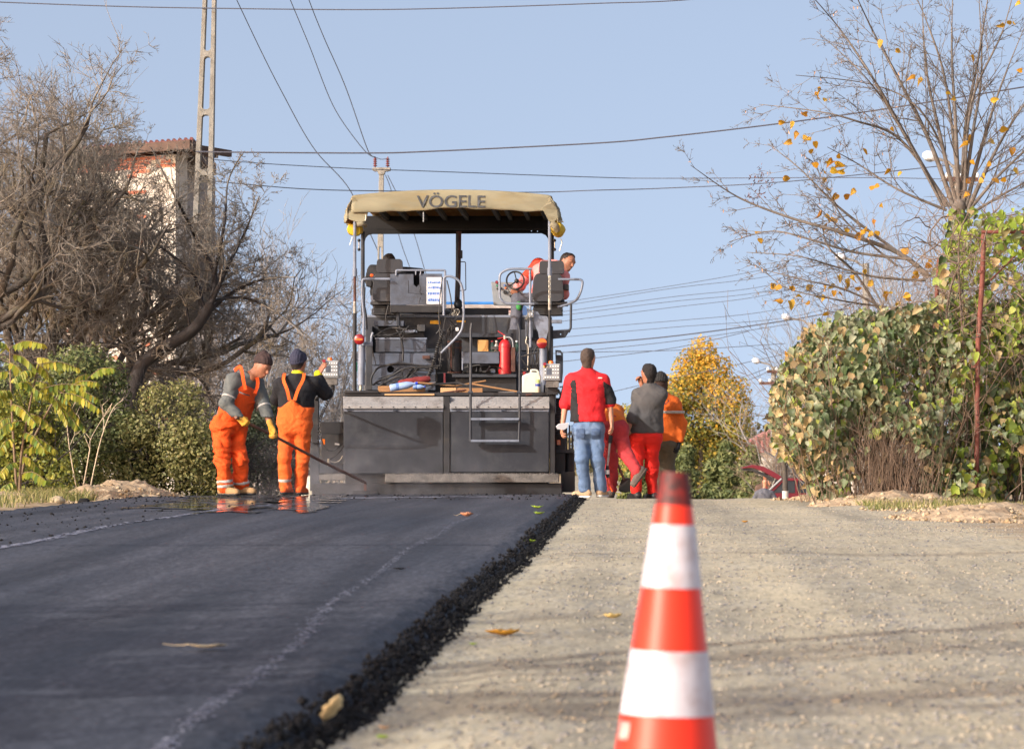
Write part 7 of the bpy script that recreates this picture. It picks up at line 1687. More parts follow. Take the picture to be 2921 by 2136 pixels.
z3 = [(945, 580), (940, 545), (978, 625), (872, 708), (820, 826), (850, 850), (775, 880), (760, 890), (892, 873), (922, 880), (1226, 925), (888, 945), (1062, 962), (940, 1028), (993, 1008), (1035, 1000), (1023, 1055), (1052, 1025), (1100, 1060), (980, 1072), (1376, 1047), (1457, 1067), (730, 1100), (985, 1105), (1175, 1183), (1000, 1178), (1058, 1205), (1107, 1225), (1318, 1150), (1336, 1283), (1266, 1172), (948, 1310), (1020, 1362), (985, 1342), (1300, 1372), (1050, 1360), (558, 1447), (580, 1480), (965, 1415), (1060, 1418), (1130, 1420), (1100, 1450), (1235, 1445), (1280, 1460), (1178, 1480), (1240, 1420), (1310, 1435), (1337, 253), (1425, 320), (1890, 350), (1542, 488), (1592, 500), (1740, 572), (2025, 635), (1790, 610), (1392, 795), (2088, 145), (2125, 130), (2165, 155), (2195, 20), (2205, 440), (2075, 800), (1870, 900), (1875, 840), (2145, 920), (2030, 880), (2005, 1030), (1975, 1080), (2060, 1128), (2105, 1112), (1860, 1122), (1955, 1132), (2160, 1047), (1895, 993), (700, 762), (790, 758), (1350, 680), (1880, 1205), (1755, 1330), (1500, 1560)]
z4 = [(632, 240), (660, 240), (692, 246), (768, 248), (760, 262), (850, 248), (790, 312), (750, 335), (868, 345), (905, 310), (1005, 230), (1040, 185), (1015, 275), (1045, 285), (1088, 225), (960, 262), (1155, 272), (1137, 184), (1090, 205), (1190, 155), (1328, 280), (1320, 300), (1360, 292), (1330, 310), (1440, 300), (1392, 346), (1450, 325), (1250, 230), (893, 448), (690, 352), (960, 310), (980, 405), (1495, 165), (1510, 180), (1500, 215), (935, 470), (905, 495), (835, 598), (795, 625), (795, 662), (745, 660), (1570, 120), (1585, 90)]
lp = [(1900 + a / 2.1733, b / 2.1733) for a, b in z3] + [(1900 + a / 2.1175, 700 + b / 2.1175) for a, b in z4]
for (x, y) in lp:
    o = bpy.data.objects.new('leaf', R.choice(YM)); COL.objects.link(o); o.parent = lin_tree
    p = P(x, y, DL - .3 + R.uniform(-.4, .3)); yd = Vector((R.gauss(0, 1), R.gauss(0, .5), R.gauss(-.4, .8))).normalized(); z = Vector((R.gauss(0, .9), -1, R.gauss(.2, .7))).normalized(); xd = yd.cross(z).normalized(); z = xd.cross(yd)
    o.matrix_basis = Matrix.Translation(p - base) @ Matrix((xd, yd, z)).transposed().to_4x4() @ Matrix.Scale(R.uniform(.055, .095), 4)
S2 = []; r = np.random.default_rng(9)
for (x, y) in ((2170, 490), (2155, 517), (2200, 520), (2172, 548), (2140, 562), (2165, 570)):
    pos = np.array(P(x, y, DL - .4)) + r.normal(size=(14, 3)) * .035; arr_child('seed_cluster', leaf_cloud('seed_cluster', pos, r.normal(size=pos.shape), np.full(len(pos), .05), 4, .3), mat('brown_seed_husks', rgb(96, 64, 54), rough=.8), lin_tree)
pos = []
for i in r.choice(len(S.a), 500):
    if S.ra[i] < .006 and S.a[i][0] < P(2560, 0, DL).x: pos.append(np.array(S.a[i]) + np.array([0, 0, -.015]))
pos = np.array(pos); tag(arr_child('dry_bracts', leaf_cloud('dry_bracts', pos, r.normal(size=pos.shape) + np.array([0, -1, 0]), r.uniform(.03, .055, len(pos)), 5, .3, .2, np.tile(np.array([[0, 0, -1.]]), (len(pos), 1))), mat('dry_pinkish_bracts', rgb(186, 146, 112), rough=.8), lin_tree), kind='stuff')

# ---- grey bare trees far behind on the right
MINR[0] = .0036
for i, (px, d, H, seed, n) in enumerate(((2560, 62, 4.3, 1, 7), (2700, 66, 4.6, 2, 7), (2450, 70, 4.0, 3, 6), (2860, 60, 4.2, 4, 7), (2262, 125, 6.0, 5, 4), (2620, 74, 4.6, 6, 6))):
    R = random.Random(seed + 90); SS = []; b = P(px, 0, d); base = Vector((b.x, d, zg(d) - .05))
    for k in range(n): S = Segs(); SS.append(S); grow(S, R, base + Vector((R.uniform(-.4, .4), R.uniform(-.3, .3), 0)), Vector((R.gauss(0, .25), R.gauss(0, .2), 1)).normalized(), H * R.uniform(.75, 1.1), .04, 0, THIN)
    tree_multi('thin_bare_tree', SS, base, ('bare grey tree behind the big bush, left of the pollard trunk', 'bare grey tree directly behind the pollarded linden', 'bare grey tree behind the left end of the big bush', 'bare grey tree behind the rusty pipe frame', 'bare young tree beside the far crossarm pole', 'furthest bare grey tree behind the linden')[i], M_PALETWIG, M_PALETWIG, .018, 5, 3, 'bare trees behind the right bush')
# bare shrub above the car
S = Segs(); R = random.Random(14); d = 108; b = P(2262, 0, d); base = Vector((b.x, d, zg(d)))
for k in range(14): grow(S, R, base + Vector((R.uniform(-.5, .5), 0, .5)), Vector((R.gauss(-.15, .45), R.gauss(0, .3), .9)).normalized(), R.uniform(1.7, 2.7), .022, 0, THIN)
tree_obj('bare_shrub', S, base, 'bare grey-brown shrub above the raised tailgate', M_PALETWIG, mat('brown_shrub_twigs', rgb(128, 112, 96), rough=.9, var=.2), .013, cat='shrub')
# whitewashed trunk
S = Segs(); d = 62; b = P(2240, 0, d); base = Vector((b.x, d, zg(d) - .1)); R = random.Random(4)
along(S, R, [base, P(2240, 1390, d), P(2238, 1340, d), P(2230, 1290, d)], .055, .04, THIN, 6, .8, .4, t0=.55)
wt = tree_obj('whitewashed_tree', S, base, 'small bare tree with whitewashed lower trunk in front of the red car', M_BARK, M_PALETWIG, .014, 8)
MB().tube([base, P(2240, 1400, d)], .058, 12).build('whitewash', mat('whitewash', rgb(214, 208, 196), rough=.9, var=.12, dirt=rgb(150, 140, 124), damt=.3), wt)

# ---- yellow maple and dark evergreens far behind the crest
MAPLE = leaf_mat('maple_autumn_leaves', [rgb(226, 176, 60), rgb(204, 150, 48), rgb(172, 150, 60), rgb(236, 192, 80), rgb(140, 132, 58), rgb(220, 164, 56)], .55, .35)
MAPLEG = leaf_mat('maple_green_leaves', [rgb(116, 124, 60), rgb(146, 142, 66), rgb(96, 110, 54), rgb(186, 158, 66), rgb(84, 100, 52)], .55, .3)
d = 140; r = np.random.default_rng(5); c = P(1995, 1180, d); base = Vector((c.x, d, zg(d))); mp_ = empty('maple_tree', base, 'autumn maple with golden crown beyond the crest', 'tree')
sc = d / F; lobes = []
for (x, y, rx, ry) in ((2005, 1010, 42, 55), (1975, 1050, 55, 60), (2035, 1065, 60, 62), (1930, 1120, 62, 60), (2075, 1130, 66, 70), (1990, 1120, 85, 80), (1880, 1170, 70, 60), (1815, 1190, 50, 50), (2105, 1190, 50, 70), (2085, 1240, 60, 70), (2000, 1200, 110, 80), (1780, 1250, 50, 70), (1900, 1260, 100, 90), (1950, 1340, 100, 90), (2050, 1290, 90, 90), (2000, 1400, 120, 80), (1830, 1350, 90, 90)):
    q = P(x, y, d + r.uniform(-1, 1)); lobes.append((q.x, q.y, q.z, rx * 1.14 * sc, 1.5, ry * sc))
pos, dr = blob_points(r, 34000, lobes, .45); nrm = dr + r.normal(size=pos.shape) * .7 + np.array([0, -.4, .3]); up_ = pos[:, 2] + r.normal(0, .8, len(pos)) + .35 * np.abs(pos[:, 0] - c.x) * 0
yel = up_ + r.normal(0, .7, len(pos)) > P(0, 1105, d).z - .30 * (pos[:, 0] - c.x)
arr_child('crown', leaf_cloud('crown', pos[yel], nrm[yel], r.uniform(.08, .17, yel.sum()), 6, .75), MAPLE, mp_); arr_child('lower_crown', leaf_cloud('lower_crown', pos[~yel], nrm[~yel], r.uniform(.08, .17, (~yel).sum()), 7, .75), MAPLEG, mp_)
S = Segs(); R = random.Random(2); along(S, R, [base, base + Vector((.1, 0, 3.5)), base + Vector((0, 0, 6.5))], .2, .05, THIN[1:], 10, 1.3, .3); arr_child('trunk', S.mesh('trunk', 5), M_BARK, mp_)
EVG = leaf_mat('evergreen_foliage', [rgb(86, 100, 60), rgb(112, 120, 72), rgb(74, 88, 56), rgb(136, 138, 86), rgb(98, 110, 66)], .6, .15)
for i, (x0, x1, y0, dd, seed) in enumerate(((1880, 2010, 1285, 118, 1), (1990, 2120, 1275, 122, 2), (2085, 2200, 1290, 116, 3), (1760, 1890, 1300, 120, 4))):
    r = np.random.default_rng(seed + 50); a, b = P(x0, y0, dd), P(x1, 1560, dd); zb = zg(dd); cx = (a.x + b.x) / 2; H = a.z - zb; e = empty('evergreen_tree', (cx, dd, zb), ('dark evergreen beside the man in the orange jacket', 'tall dark evergreen under the golden maple', 'dark evergreen left of the raised tailgate', 'dark evergreen seen between the two groups of legs')[i], 'tree')
    lb = []
    for k in range(16): t = k / 15; w = (b.x - a.x) / 2 * (1.15 - .6 * t); an = r.uniform(0, 6.28); lb.append((cx + math.cos(an) * w * .5, dd + math.sin(an) * w * .5, zb + H * (.05 + .9 * t), w * .62, w * .62, H * .14))
    pos, dr = blob_points(r, 11000, lb, .5); arr_child('crown', leaf_cloud('crown', pos, dr + r.normal(size=pos.shape) * .7, r.uniform(.12, .26, len(pos)), seed, .5), EVG, e)
    S = Segs(); S.add(Vector((cx, dd, zb)), Vector((cx, dd, zb + H * .9)), .16, .03); arr_child('trunk', S.mesh('trunk', 6), M_BARK, e)
# far wooded horizon so that the land does not end at the crest
r = np.random.default_rng(4); lb = []
for k in range(70): x = -70 + k * 2.3; lb.append((x, 330 + r.uniform(-15, 15), zg(200) + r.uniform(.5, 2.0), r.uniform(2, 4), 3, r.uniform(1.5, 3.5)))
pos, dr = blob_points(r, 26000, lb, .6)
tag(link('distant_wood', leaf_cloud('distant_wood', pos, dr + r.normal(size=pos.shape) * .6, r.uniform(.4, .9, len(pos)), 3, .8), leaf_mat('far_wood', [rgb(104, 104, 76), rgb(126, 112, 78), rgb(92, 96, 72)], .8, .1)), 'far-off autumn wood beyond the crest', 'wood', kind='stuff')
# ================================================================== HOUSE, POLES, WIRES, CAR, CONE, SMALL THINGS
M_PLASTER = mat('pale_plaster', rgb(196, 190, 178), rough=.9, var=.12, scale=3, dirt=rgb(170, 150, 128), damt=.35, dscale=1.5, bump=.2)
M_BRICK = mat('red_brick', rgb(186, 112, 84), rough=.9, var=.3, scale=9)
M_SHEET = mat('red_roof_sheet', rgb(104, 56, 53), rough=.7, var=.2); M_TIMBER = mat('dark_roof_timber', rgb(84, 66, 56), rough=.85, var=.3)
hc = P(501, 440, 60); zt = hc.z; zb = zg(60) - .1; dl = Vector((-.80, .60, 0)).normalized(); dr_ = Vector((0.01, 1, 0)).normalized(); C0 = Vector((hc.x, hc.y, 0))
house = empty('brick_house', (hc.x - 1.5, 63, zb), 'unfinished brick and plaster house behind the left trees', 'house')
LW, RW = 2.9, 5.0
def wall_quad(name, o, d, L, z0, z1, th, m, n):
    a = o; b = o + d * L; t = n * th
    vs = [Vector((p.x, p.y, z)) for z in (z0, z1) for p in (a, b, b + t, a + t)]; return MB().add(vs, [(3, 2, 1, 0), (4, 5, 6, 7), (0, 1, 5, 4), (1, 2, 6, 5), (2, 3, 7, 6), (3, 0, 4, 7)]).build(name, m, house, smooth=False)
nl = Vector((dl.y, -dl.x, 0)); nl = nl if nl.dot(dr_) > 0 else -nl; nr = -dl
# left wall with a window opening built from four pieces
wz0, wz1, wx0, wx1 = zb + 3.2, zb + 4.5, 1.55, 2.35
lw = wall_quad('wall', C0, dl, wx0, zb, zt, .3, M_PLASTER, nl); wall_quad('wall', C0 + dl * wx1, dl, LW - wx1, zb, zt, .3, M_PLASTER, nl); wall_quad('wall', C0 + dl * wx0, dl, wx1 - wx0, zb, wz0, .3, M_PLASTER, nl); wall_quad('wall', C0 + dl * wx0, dl, wx1 - wx0, wz1, zt, .3, M_PLASTER, nl)
win = wall_quad('window', C0 + dl * (wx0 + .05) + nl * .18, dl, wx1 - wx0 - .1, wz0 + .05, wz1 - .05, .03, mat('dark_glass', rgb(40, 46, 54), rough=.1, spec=.8), nl)
for (o, L, z0, z1) in ((wx0, .08, wz0, wz1), (wx1 - .08, .08, wz0, wz1), ((wx0 + wx1) / 2 - .04, .08, wz0, wz1)): wall_quad('window_frame', C0 + dl * o + nl * .12, dl, L, z0, z1, .05, M_TIMBER, nl)
rwall = wall_quad('gable_wall', C0 + dr_ * .3, dr_, RW, zb, zt, .3, mat('shaded_render', rgb(150, 140, 132), rough=.9, var=.2, scale=3), -Vector((dr_.y, -dr_.x, 0)))  # the shade on this side is put into its greyer wall colour
def wp(u, z, off=0): return C0 + dl * u - nl * off + Vector((0, 0, z))
R = random.Random(6); BR = MB().box((0, 0, 0), (.235, .05, .062)); bme = None; nb_ = 0
for row in range(64):
    z = zt - .075 * (row + 1)
    for k in range(11):
        u = (k + .5 * (row % 2)) * .245; py = 440 + row * 12.0
        show = (row < 3 and R.random() < .75) or (.55 < u < 1.05 and R.random() < .20 * (1.2 - row / 64)) or (R.random() < .14 * max(0, math.sin(u * 1.9 + 1) * math.sin(row * .23 + 1))) or (u > 2 and R.random() < .05)
        if not show or nb_ >= 290 or (wx0 - .3 < u < wx1 and wz0 - .1 < z < wz1 + .05): continue
        if bme is None:
            o = BR.build('brick', M_BRICK, None, smooth=False, bevel=.004); bme = o.data; COL.objects.unlink(o); bpy.data.objects.remove(o)
        o = bpy.data.objects.new('brick', bme); COL.objects.link(o); o.parent = lw
        o.matrix_basis = Matrix.Translation(wp(u + .12, z, .012 + R.uniform(0, .006)) - origin_of(lw)) @ Matrix.Rotation(math.atan2(-dl.y, -dl.x), 4, 'Z') @ Matrix.Translation((-.1175, 0, 0)); nb_ += 1
# roof: slab falling away to the right, eaves boards beneath
pk = P(546, 397, 59.2); a = pk; b = a + dl * 3.6; dn = (P(612, 470, 62.5) - a); c = b + dn; e_ = a + dn; T = Vector((0, 0, -.06))
rf = MB().add([a, b, c, e_, a + T, b + T, c + T, e_ + T], [(0, 1, 2, 3), (7, 6, 5, 4), (0, 4, 5, 1), (1, 5, 6, 2), (2, 6, 7, 3), (3, 7, 4, 0)]).build('roof', M_SHEET, house, smooth=False)
for k in range(26):
    q = a + dl * (3.6 * k / 25); MB().tube([q + Vector((0, 0, .005)), q + dn + Vector((0, 0, .005))], .035, 6).build('roof_rib', M_SHEET, rf)
T2 = Vector((0, 0, -.22)); MB().bar(a + T * 1.6 - nl * .02, b + T * 1.6 - nl * .02, .05, .16).build('eave_board', M_TIMBER, house, smooth=False)
MB().bar(a + T * 1.8, e_ + T * 1.8, .05, .20).build('verge_board', M_TIMBER, house, smooth=False)
for k in range(11): q = a + dl * (3.4 * k / 10 + .08) + T * 2.2; MB().bar(q - nl * .0, q + nl * 1.0 + dn * .12, .08, .12).build('rafter', M_TIMBER, house, smooth=False)
MB().add([C0 + Vector((0, 0, zt)), C0 + dr_ * 5 + Vector((0, 0, zt)), C0 + dr_ * 5 + Vector((0, 0, zt - .4)), a + T * 2, e_ + T * 2], [(0, 1, 4, 3)]).build('soffit', M_TIMBER, house, smooth=False, solid=.03)
# small far house with a reddish roof
hs = empty('far_house', (P(2190, 0, 190).x, 190, zg(190)), 'far house with a dull red roof behind the bare shrub', 'house'); q = hs.location; zr = P(0, 1205, 190).z
MB().box((q.x - 2, 188, q.z), (q.x + 5, 194, zr - 1.6)).build('wall', M_PLASTER, hs, smooth=False)
rr_ = MB().prism([[(-2.4, zr - 1.7), (1.5, zr + .3), (5.4, zr - 1.7)]], lambda u, v: Vector((q.x + u, 187.6, v)), (0, 7, 0)).build('roof', mat('dull_red_roof', rgb(168, 112, 106), rough=.8, var=.2, scale=4), hs, smooth=False)
for k in range(24):
    u = -2.2 + k * .31; t = 1 - abs(u - 1.5) / 3.9; MB().box((q.x + u - .05, 187.5, zr - 1.65), (q.x + u + .05, 187.59, zr - 1.7 + 2.0 * t)).build('roof_rib', M_SHEET, rr_, smooth=False)
MB().box((q.x + .5, 187.9, zr - 3.2), (q.x + 1.6, 187.99, zr - 2.0)).build('window', mat('dark_glass', rgb(40, 46, 54)), hs, smooth=False)

# ---- concrete lattice pole on the left
M_CONC = mat('weathered_concrete', rgb(142, 139, 130), rough=.95, var=.2, scale=9, dirt=rgb(116, 108, 94), damt=.45, dscale=5, bump=.5, bscale=60)
d = 50.0; cx = lambda y: 596 - .030 * y; hw = lambda y: 18.5 + .014 * y; hi_ = lambda y: 8.0 + .008 * y
ybot = VY + (HC - zg(d)) * F / d
out = [(cx(y) + hw(y), y) for y in (-60, 300, 700, ybot)] + [(cx(y) - hw(y), y) for y in (ybot, 700, 300, -60)]
ys = [-40, 145, 162, 312, 328, 484, 500, 650, 668, 830, 850, 1010, 1030, 1190]; holes = []
for y0, y1 in zip(ys[0::2], ys[1::2]):
    w0, w1 = hi_(y0), hi_(y1); rc = 5
    holes.append([(cx(y0) - w0 + rc, y0), (cx(y0) + w0 - rc, y0), (cx(y0) + w0, y0 + rc), (cx(y1) + w1, y1 - rc), (cx(y1) + w1 - rc, y1), (cx(y1) - w1 + rc, y1), (cx(y1) - w1, y1 - rc), (cx(y0) - w0, y0 + rc)])
mb = MB().prism([out] + holes, lambda u, v: P(u, v, d), (0, .17, 0)); thing_mesh('utility_pole', mb, M_CONC, P(cx(ybot), ybot, d), 'tall concrete ladder-shaped utility pole beside the house', 'pole', smooth=False, bevel=.008)
# ---- pole with brown insulators behind the paver
d = 110.0; up_ = empty('insulator_pole', (P(1085, 0, d).x, d, zg(d)), 'concrete pole with brown insulators behind the paver', 'pole')
yb = VY + (HC - zg(d)) * F / d
MB().prism([[(1081, 494), (1094, 494), (1093, 700), (1094, yb), (1074, yb), (1077, 700)], [(1082, 705), (1087, 705), (1089, 800), (1080, 800)], [(1081, 815), (1087, 815), (1089, 1000), (1079, 1000)]], lambda u, v: P(u, v, d), (0, .2, 0)).build('shaft', M_CONC, up_, smooth=False, bevel=.01)
MB().prism([[(1062, 478), (1113, 478), (1113, 486), (1098, 489), (1096, 497), (1079, 497), (1077, 489), (1062, 486)]], lambda u, v: P(u, v, d - .05), (0, .3, 0)).build('crossarm', M_CONC, up_, smooth=False, bevel=.01)
M_INS = mat('brown_glazed_porcelain', rgb(112, 48, 42), rough=.25, var=.15)
for x, y in ((1070, 477), (1106, 477)):
    b0 = P(x, y, d + .1); k = d / F; prof = [(1.2 * k, -14 * k), (1.2 * k, 0)]
    for i in range(4): prof += [(2.4 * k, (2 + i * 6) * k), (6.2 * k, (3 + i * 6) * k), (5.2 * k, (5.2 + i * 6) * k), (2.4 * k, (6.4 + i * 6) * k)]
    prof += [(2.4 * k, 27 * k), (1 * k, 30 * k)]; MB().lathe(b0, prof, 14).build('insulator', M_INS, up_)
# ---- street lamps on the right
M_LAMP = mat('white_lamp_shell', rgb(226, 226, 228), rough=.35, var=.05); M_POLE2 = mat('grey_pole', rgb(140, 134, 126), rough=.9, var=.15)
def street_lamp(hx, hy, w, h, ax, ay, polex, d, label, arms=()):
    e = empty('street_lamp', (P(polex, 0, d).x, d, zg(d)), label, 'street lamp'); k = d / F; c = P(hx, hy, d)
    tilt = Matrix.Rotation(math.radians(14), 3, 'Y'); mb = MB().ball((0, 0, 0), (w / 2 * k, .14, h / 2 * k), 18, 10); mb.v = [c + tilt @ v for v in mb.v]; mb.build('lamp_head', M_LAMP, e)
    mb = MB().ball((0, 0, -h * .18 * k), (w * .36 * k, .12, h * .36 * k), 16, 8); mb.v = [c + tilt @ v for v in mb.v]; mb.build('lens', M_CTRL, e)
    q = P(hx + w * .4, hy + h * .2, d); MB().tube([q, P(ax, ay, d), P(polex, ay + h * .9, d)], [.035, .03, .03], 8).build('arm', M_POLE2, e)
    MB().tube([P(polex, ay + h * .3, d), Vector((P(polex, 0, d).x, d, zg(d)))], [.09, .14], 10).build('pole', M_CONC, e)
    for (x0, x1, y) in arms:
        ar = MB().bar(P(x0, y, d - .15), P(x1, y, d - .15), .09, .1).build('crossarm', M_RUST, e, smooth=False)
        for x in np.linspace(x0 + 3, x1 - 3, 3): MB().lathe(P(x, y - 1.5, d - .15), [(.02, 0), (.05, .03), (.06, .08), (.03, .14)], 10).build('insulator', M_WHITE, ar)
street_lamp(2157, 1029, 25, 17, 2196, 1040, 2207, 120, 'white street lamp on the crossarm pole above the red car', ((2188, 2243, 1060), (2166, 2226, 1093)))
street_lamp(2242, 904, 26, 19, 2290, 914, 2312, 105, 'white street lamp peeping above the left top of the big bush')
street_lamp(2398, 732, 32, 22, 2440, 745, 2470, 90, 'white street lamp seen through the lower linden branches')
street_lamp(2652, 446, 44, 30, 2705, 462, 2730, 75, 'large white street lamp behind the linden shoots', ((2700, 2790, 512),))

# ---- overhead wires: each hangs between real points at its own distance
M_WIRE = mat('dark_grey_wire', rgb(66, 68, 78), rough=.6, var=.1)
def wire(l, w, label, group=None, m=M_WIRE):
    q = smooth_path(pts(l), 8); rad = [max(.0035, w / 2 * p.y / F) for p in q]; c = q[len(q) // 2]
    thing_mesh('overhead_wire', MB().tube(q, rad, 5), m, c, label, 'wire', group)
wire([(-80, 4, 52), (300, 18, 51), (575, 24, 50), (1000, 28.5, 48), (1300, 24, 46), (1700, 10.7, 44), (2000, -3, 42), (2600, -70, 39), (3300, -190, 37)], 3.4, 'topmost wire crossing the sky at the upper picture edge')
wire([(560, 433, 50), (700, 435, 49), (1038, 437, 47), (1213, 433, 46), (1700, 409, 44), (1900, 391, 43), (2176, 359, 42), (2452, 322, 41), (2719, 281, 40), (2950, 244, 39.5)], 4.4, 'thick dark cable crossing just above the paver pole')
wire([(610, 456, 50), (800, 470, 60), (1050, 483, 75), (1200, 488, 80), (1700, 506, 85), (1900, 509, 85), (2450, 507, 80), (2720, 512, 75)], 2.4, 'thin wire crossing at the height of the brown insulators')
wire([(600, 516, 50), (700, 526, 55), (880, 540, 62), (1080, 545, 70), (1500, 549, 76), (1700, 543, 76), (1900, 537, 76), (2250, 518, 75), (2720, 470, 75)], 2.8, 'thin wire touching the top of the paver canopy')
wire([(640, -90, 30), (675, 0, 36), (800, 255, 60), (900, 430, 84), (1000, 545, 108), (1062, 680, 140), (1080, 720, 150)], 2.6, 'leftmost of the three wires running down towards the paver')
wire([(790, -100, 30), (828, 0, 38), (880, 125, 50), (960, 320, 78), (1040, 430, 100), (1069, 450, 110)], 2.4, 'middle of the three wires running down to the insulators')
wire([(850, -95, 30), (881, 0, 40), (925, 110, 52), (990, 260, 74), (1050, 430, 105), (1070, 449, 110)], 2.6, 'rightmost of the three wires running down to the insulators')
wire([(1070, 449, 110), (1088, 455, 110), (1106, 452, 110)], 2, 'short jumper wire between the two brown insulators')
wire([(1100, 500, 112), (1120, 560, 130), (1138, 672, 160), (1168, 760, 200), (1185, 800, 230)], 2, 'thin wire seen under the canopy left of centre')
wire([(1106, 500, 112), (1150, 590, 130), (1183, 672, 160), (1210, 765, 200), (1222, 800, 230)], 2, 'thin wire seen under the canopy nearer the exhaust pipe')
bundle = [((1560, 868), (1900, 818), (2183, 768)), ((1560, 880), (1900, 825), (2183, 790)), ((1560, 895), (1900, 849), (2160, 820)), ((1560, 905), (1900, 862), (2160, 835)), ((1560, 922), (1900, 879), (2164, 846)), ((1560, 944), (1900, 917), (2183, 889)), ((1560, 966), (1900, 935), (2230, 908))]
for (a, b, c), nm in zip(bundle, ('topmost', 'second', 'third', 'fourth', 'fifth', 'sixth', 'lowest')): wire([(a[0] - 60, a[1] + 6, 150), (a[0], a[1], 146), (b[0], b[1], 125), (c[0], c[1], 108), (c[0] + 250, c[1] - 62, 90)], 1.6, nm + ' thin wire of the bundle right of the driver', 'wires of the bundle right of the paver')
wire([(1560, 995, 170), (1603, 987, 165), (1900, 961, 140), (2240, 915, 110), (2420, 880, 95)], 3.6, 'thick wire sagging between paver and right lamp, just above the maple')
for (a, b, c), nm in zip((((1560, 1010), (1900, 976), (2250, 925)), ((1570, 1035), (1900, 996), (2136, 945)), ((1590, 1005), (1900, 1000), (2240, 980)), ((1745, 1118), (1900, 1082), (2080, 1047)), ((2080, 1047), (2120, 1036), (2230, 1012)), ((2105, 1080), (2150, 1065), (2200, 1045)), ((2130, 1086), (2165, 1072), (2205, 1052))), ('thin wire just under the thick wire above the maple', 'thin wire sloping over the maple tip', 'nearly level thin wire above the maple tip', 'wire rising from the grey man to the lamp', 'short wire from the lamp head to the pole top', 'upper short wire left of the crossarm pole', 'lower short wire left of the crossarm pole')):
    wire([(a[0], a[1], 160), (b[0], b[1], 140), (c[0], c[1], 120)], 1.9, nm, 'low wires near the lamp pole')
thing_mesh('overhead_cable', MB().tube([(-26 + k, 8.2 + .03 * k, 8.0 - .12 * math.sin(math.pi * k / 30)) for k in range(36)], .05, 8), M_WIRE, (-8, 8.7, 8), 'thick bundled cable across the road above the camera', 'cable')

# ---- red hatchback beyond the crest, tailgate up
M_CAR = mat('dull_red_car_paint', rgb(104, 22, 36), rough=.4, var=.08, coat=.5); M_GLASS = mat('dark_car_glass', rgb(48, 54, 60), rough=.08, spec=.8)
k = DC / F; x0 = P(2180, 0, DC).x; zc = zg(DC); L_, Wc = 3.7, 1.6
car = empty('red_hatchback', (x0 + 1.8, DC + .8, zc), 'red hatchback with its tailgate raised behind the crest', 'car')
side = [(0.0, .38), (.35, .28), (3.4, .28), (3.68, .45), (3.66, .72), (2.75, .92), (2.35, 1.02), (1.85, 1.43), (.55, 1.46), (.02, .95)]
CM = lambda u, v: Vector((x0 + u, DC, zc + v + .1))
body = MB().prism([side, [(.22, .98), (.62, 1.38), (.98, 1.38), (.98, .98)], [(1.05, .98), (1.05, 1.38), (1.78, 1.37), (2.1, .98)]], CM, (0, .07, 0)); body.prism([side], lambda u, v: CM(u, v) + Vector((0, Wc - .07, 0)), (0, .07, 0))
for (u0, v0), (u1, v1) in zip(side[2:8], side[3:9]): body.add([CM(u0, v0), CM(u1, v1), CM(u1, v1) + Vector((0, Wc, 0)), CM(u0, v0) + Vector((0, Wc, 0))], [(0, 1, 2, 3)])
body.box(tuple(CM(.05, .3)), tuple(CM(3.5, .4) + Vector((0, Wc, 0))))
body.build('body', M_CAR, car, smooth=False)
for g in ([(.24, .99), (.63, 1.37), (.97, 1.37), (.97, .99)], [(1.06, .99), (1.06, 1.37), (1.77, 1.36), (2.08, .99)]): MB().prism([g], lambda u, v: CM(u, v) + Vector((0, .025, 0)), (0, .02, 0)).build('window', M_GLASS, car, smooth=False)
MB().prism([[(.0, .62), (.10, .62), (.06, .92), (.0, .92)]], lambda u, v: CM(u - .012, v) + Vector((0, -.012, 0)), (0, .12, 0)).build('tail_light', M_RED, car, smooth=False)
MB().prism([[(.0, .52), (.12, .52), (.10, .62), (.0, .62)]], lambda u, v: CM(u - .012, v) + Vector((0, -.012, 0)), (0, .12, 0)).build('reversing_light', M_WHITE, car, smooth=False)
MB().box(tuple(CM(-.10, .32)), tuple(CM(.12, .52) + Vector((0, Wc, 0)))).build('bumper', M_PAINTD, car, smooth=False, bevel=.03)
for u in (.62, 3.0):
    for y in (-.02, Wc - .16):
        c = CM(u, .2) + Vector((0, y, 0)); w = MB().cyl(c, c + Vector((0, .18, 0)), .29, n=22).build('wheel', M_RUBBER, car); MB().cyl(c + Vector((0, -.01, 0)), c + Vector((0, .02, 0)), .17, n=16).build('rim', M_STEELL, w)
gate = [(.55, 1.50), (.30, 1.66), (-.02, 1.82), (-.36, 1.88), (-.68, 1.80), (-.72, 1.76), (-.36, 1.78), (-.04, 1.66), (.25, 1.50), (.48, 1.38)]
tg = MB().prism([gate], CM, (0, Wc, 0)).build('tailgate', M_CAR, car, smooth=False, bevel=.01)
MB().prism([[(.46, 1.37), (.24, 1.48), (-.05, 1.635), (-.36, 1.755), (-.68, 1.74), (-.66, 1.70), (-.36, 1.68), (-.06, 1.55), (.22, 1.36), (.42, 1.28)]], lambda u, v: CM(u, v) + Vector((0, .05, 0)), (0, Wc - .1, 0)).build('tailgate_lining', M_RUBBER, tg, smooth=False)
for y in (.04, Wc - .06): MB().tube([CM(.16, 1.0) + Vector((0, y, 0)), CM(.36, 1.46) + Vector((0, y, 0))], .015, 6).build('gas_strut', M_STEELL, car)
MB().tube([CM(.02, .95) + Vector((0, -.01, 0)), CM(.55, 1.44) + Vector((0, -.01, 0))], .03, 8).build('pillar_trim', M_CTRL, car)

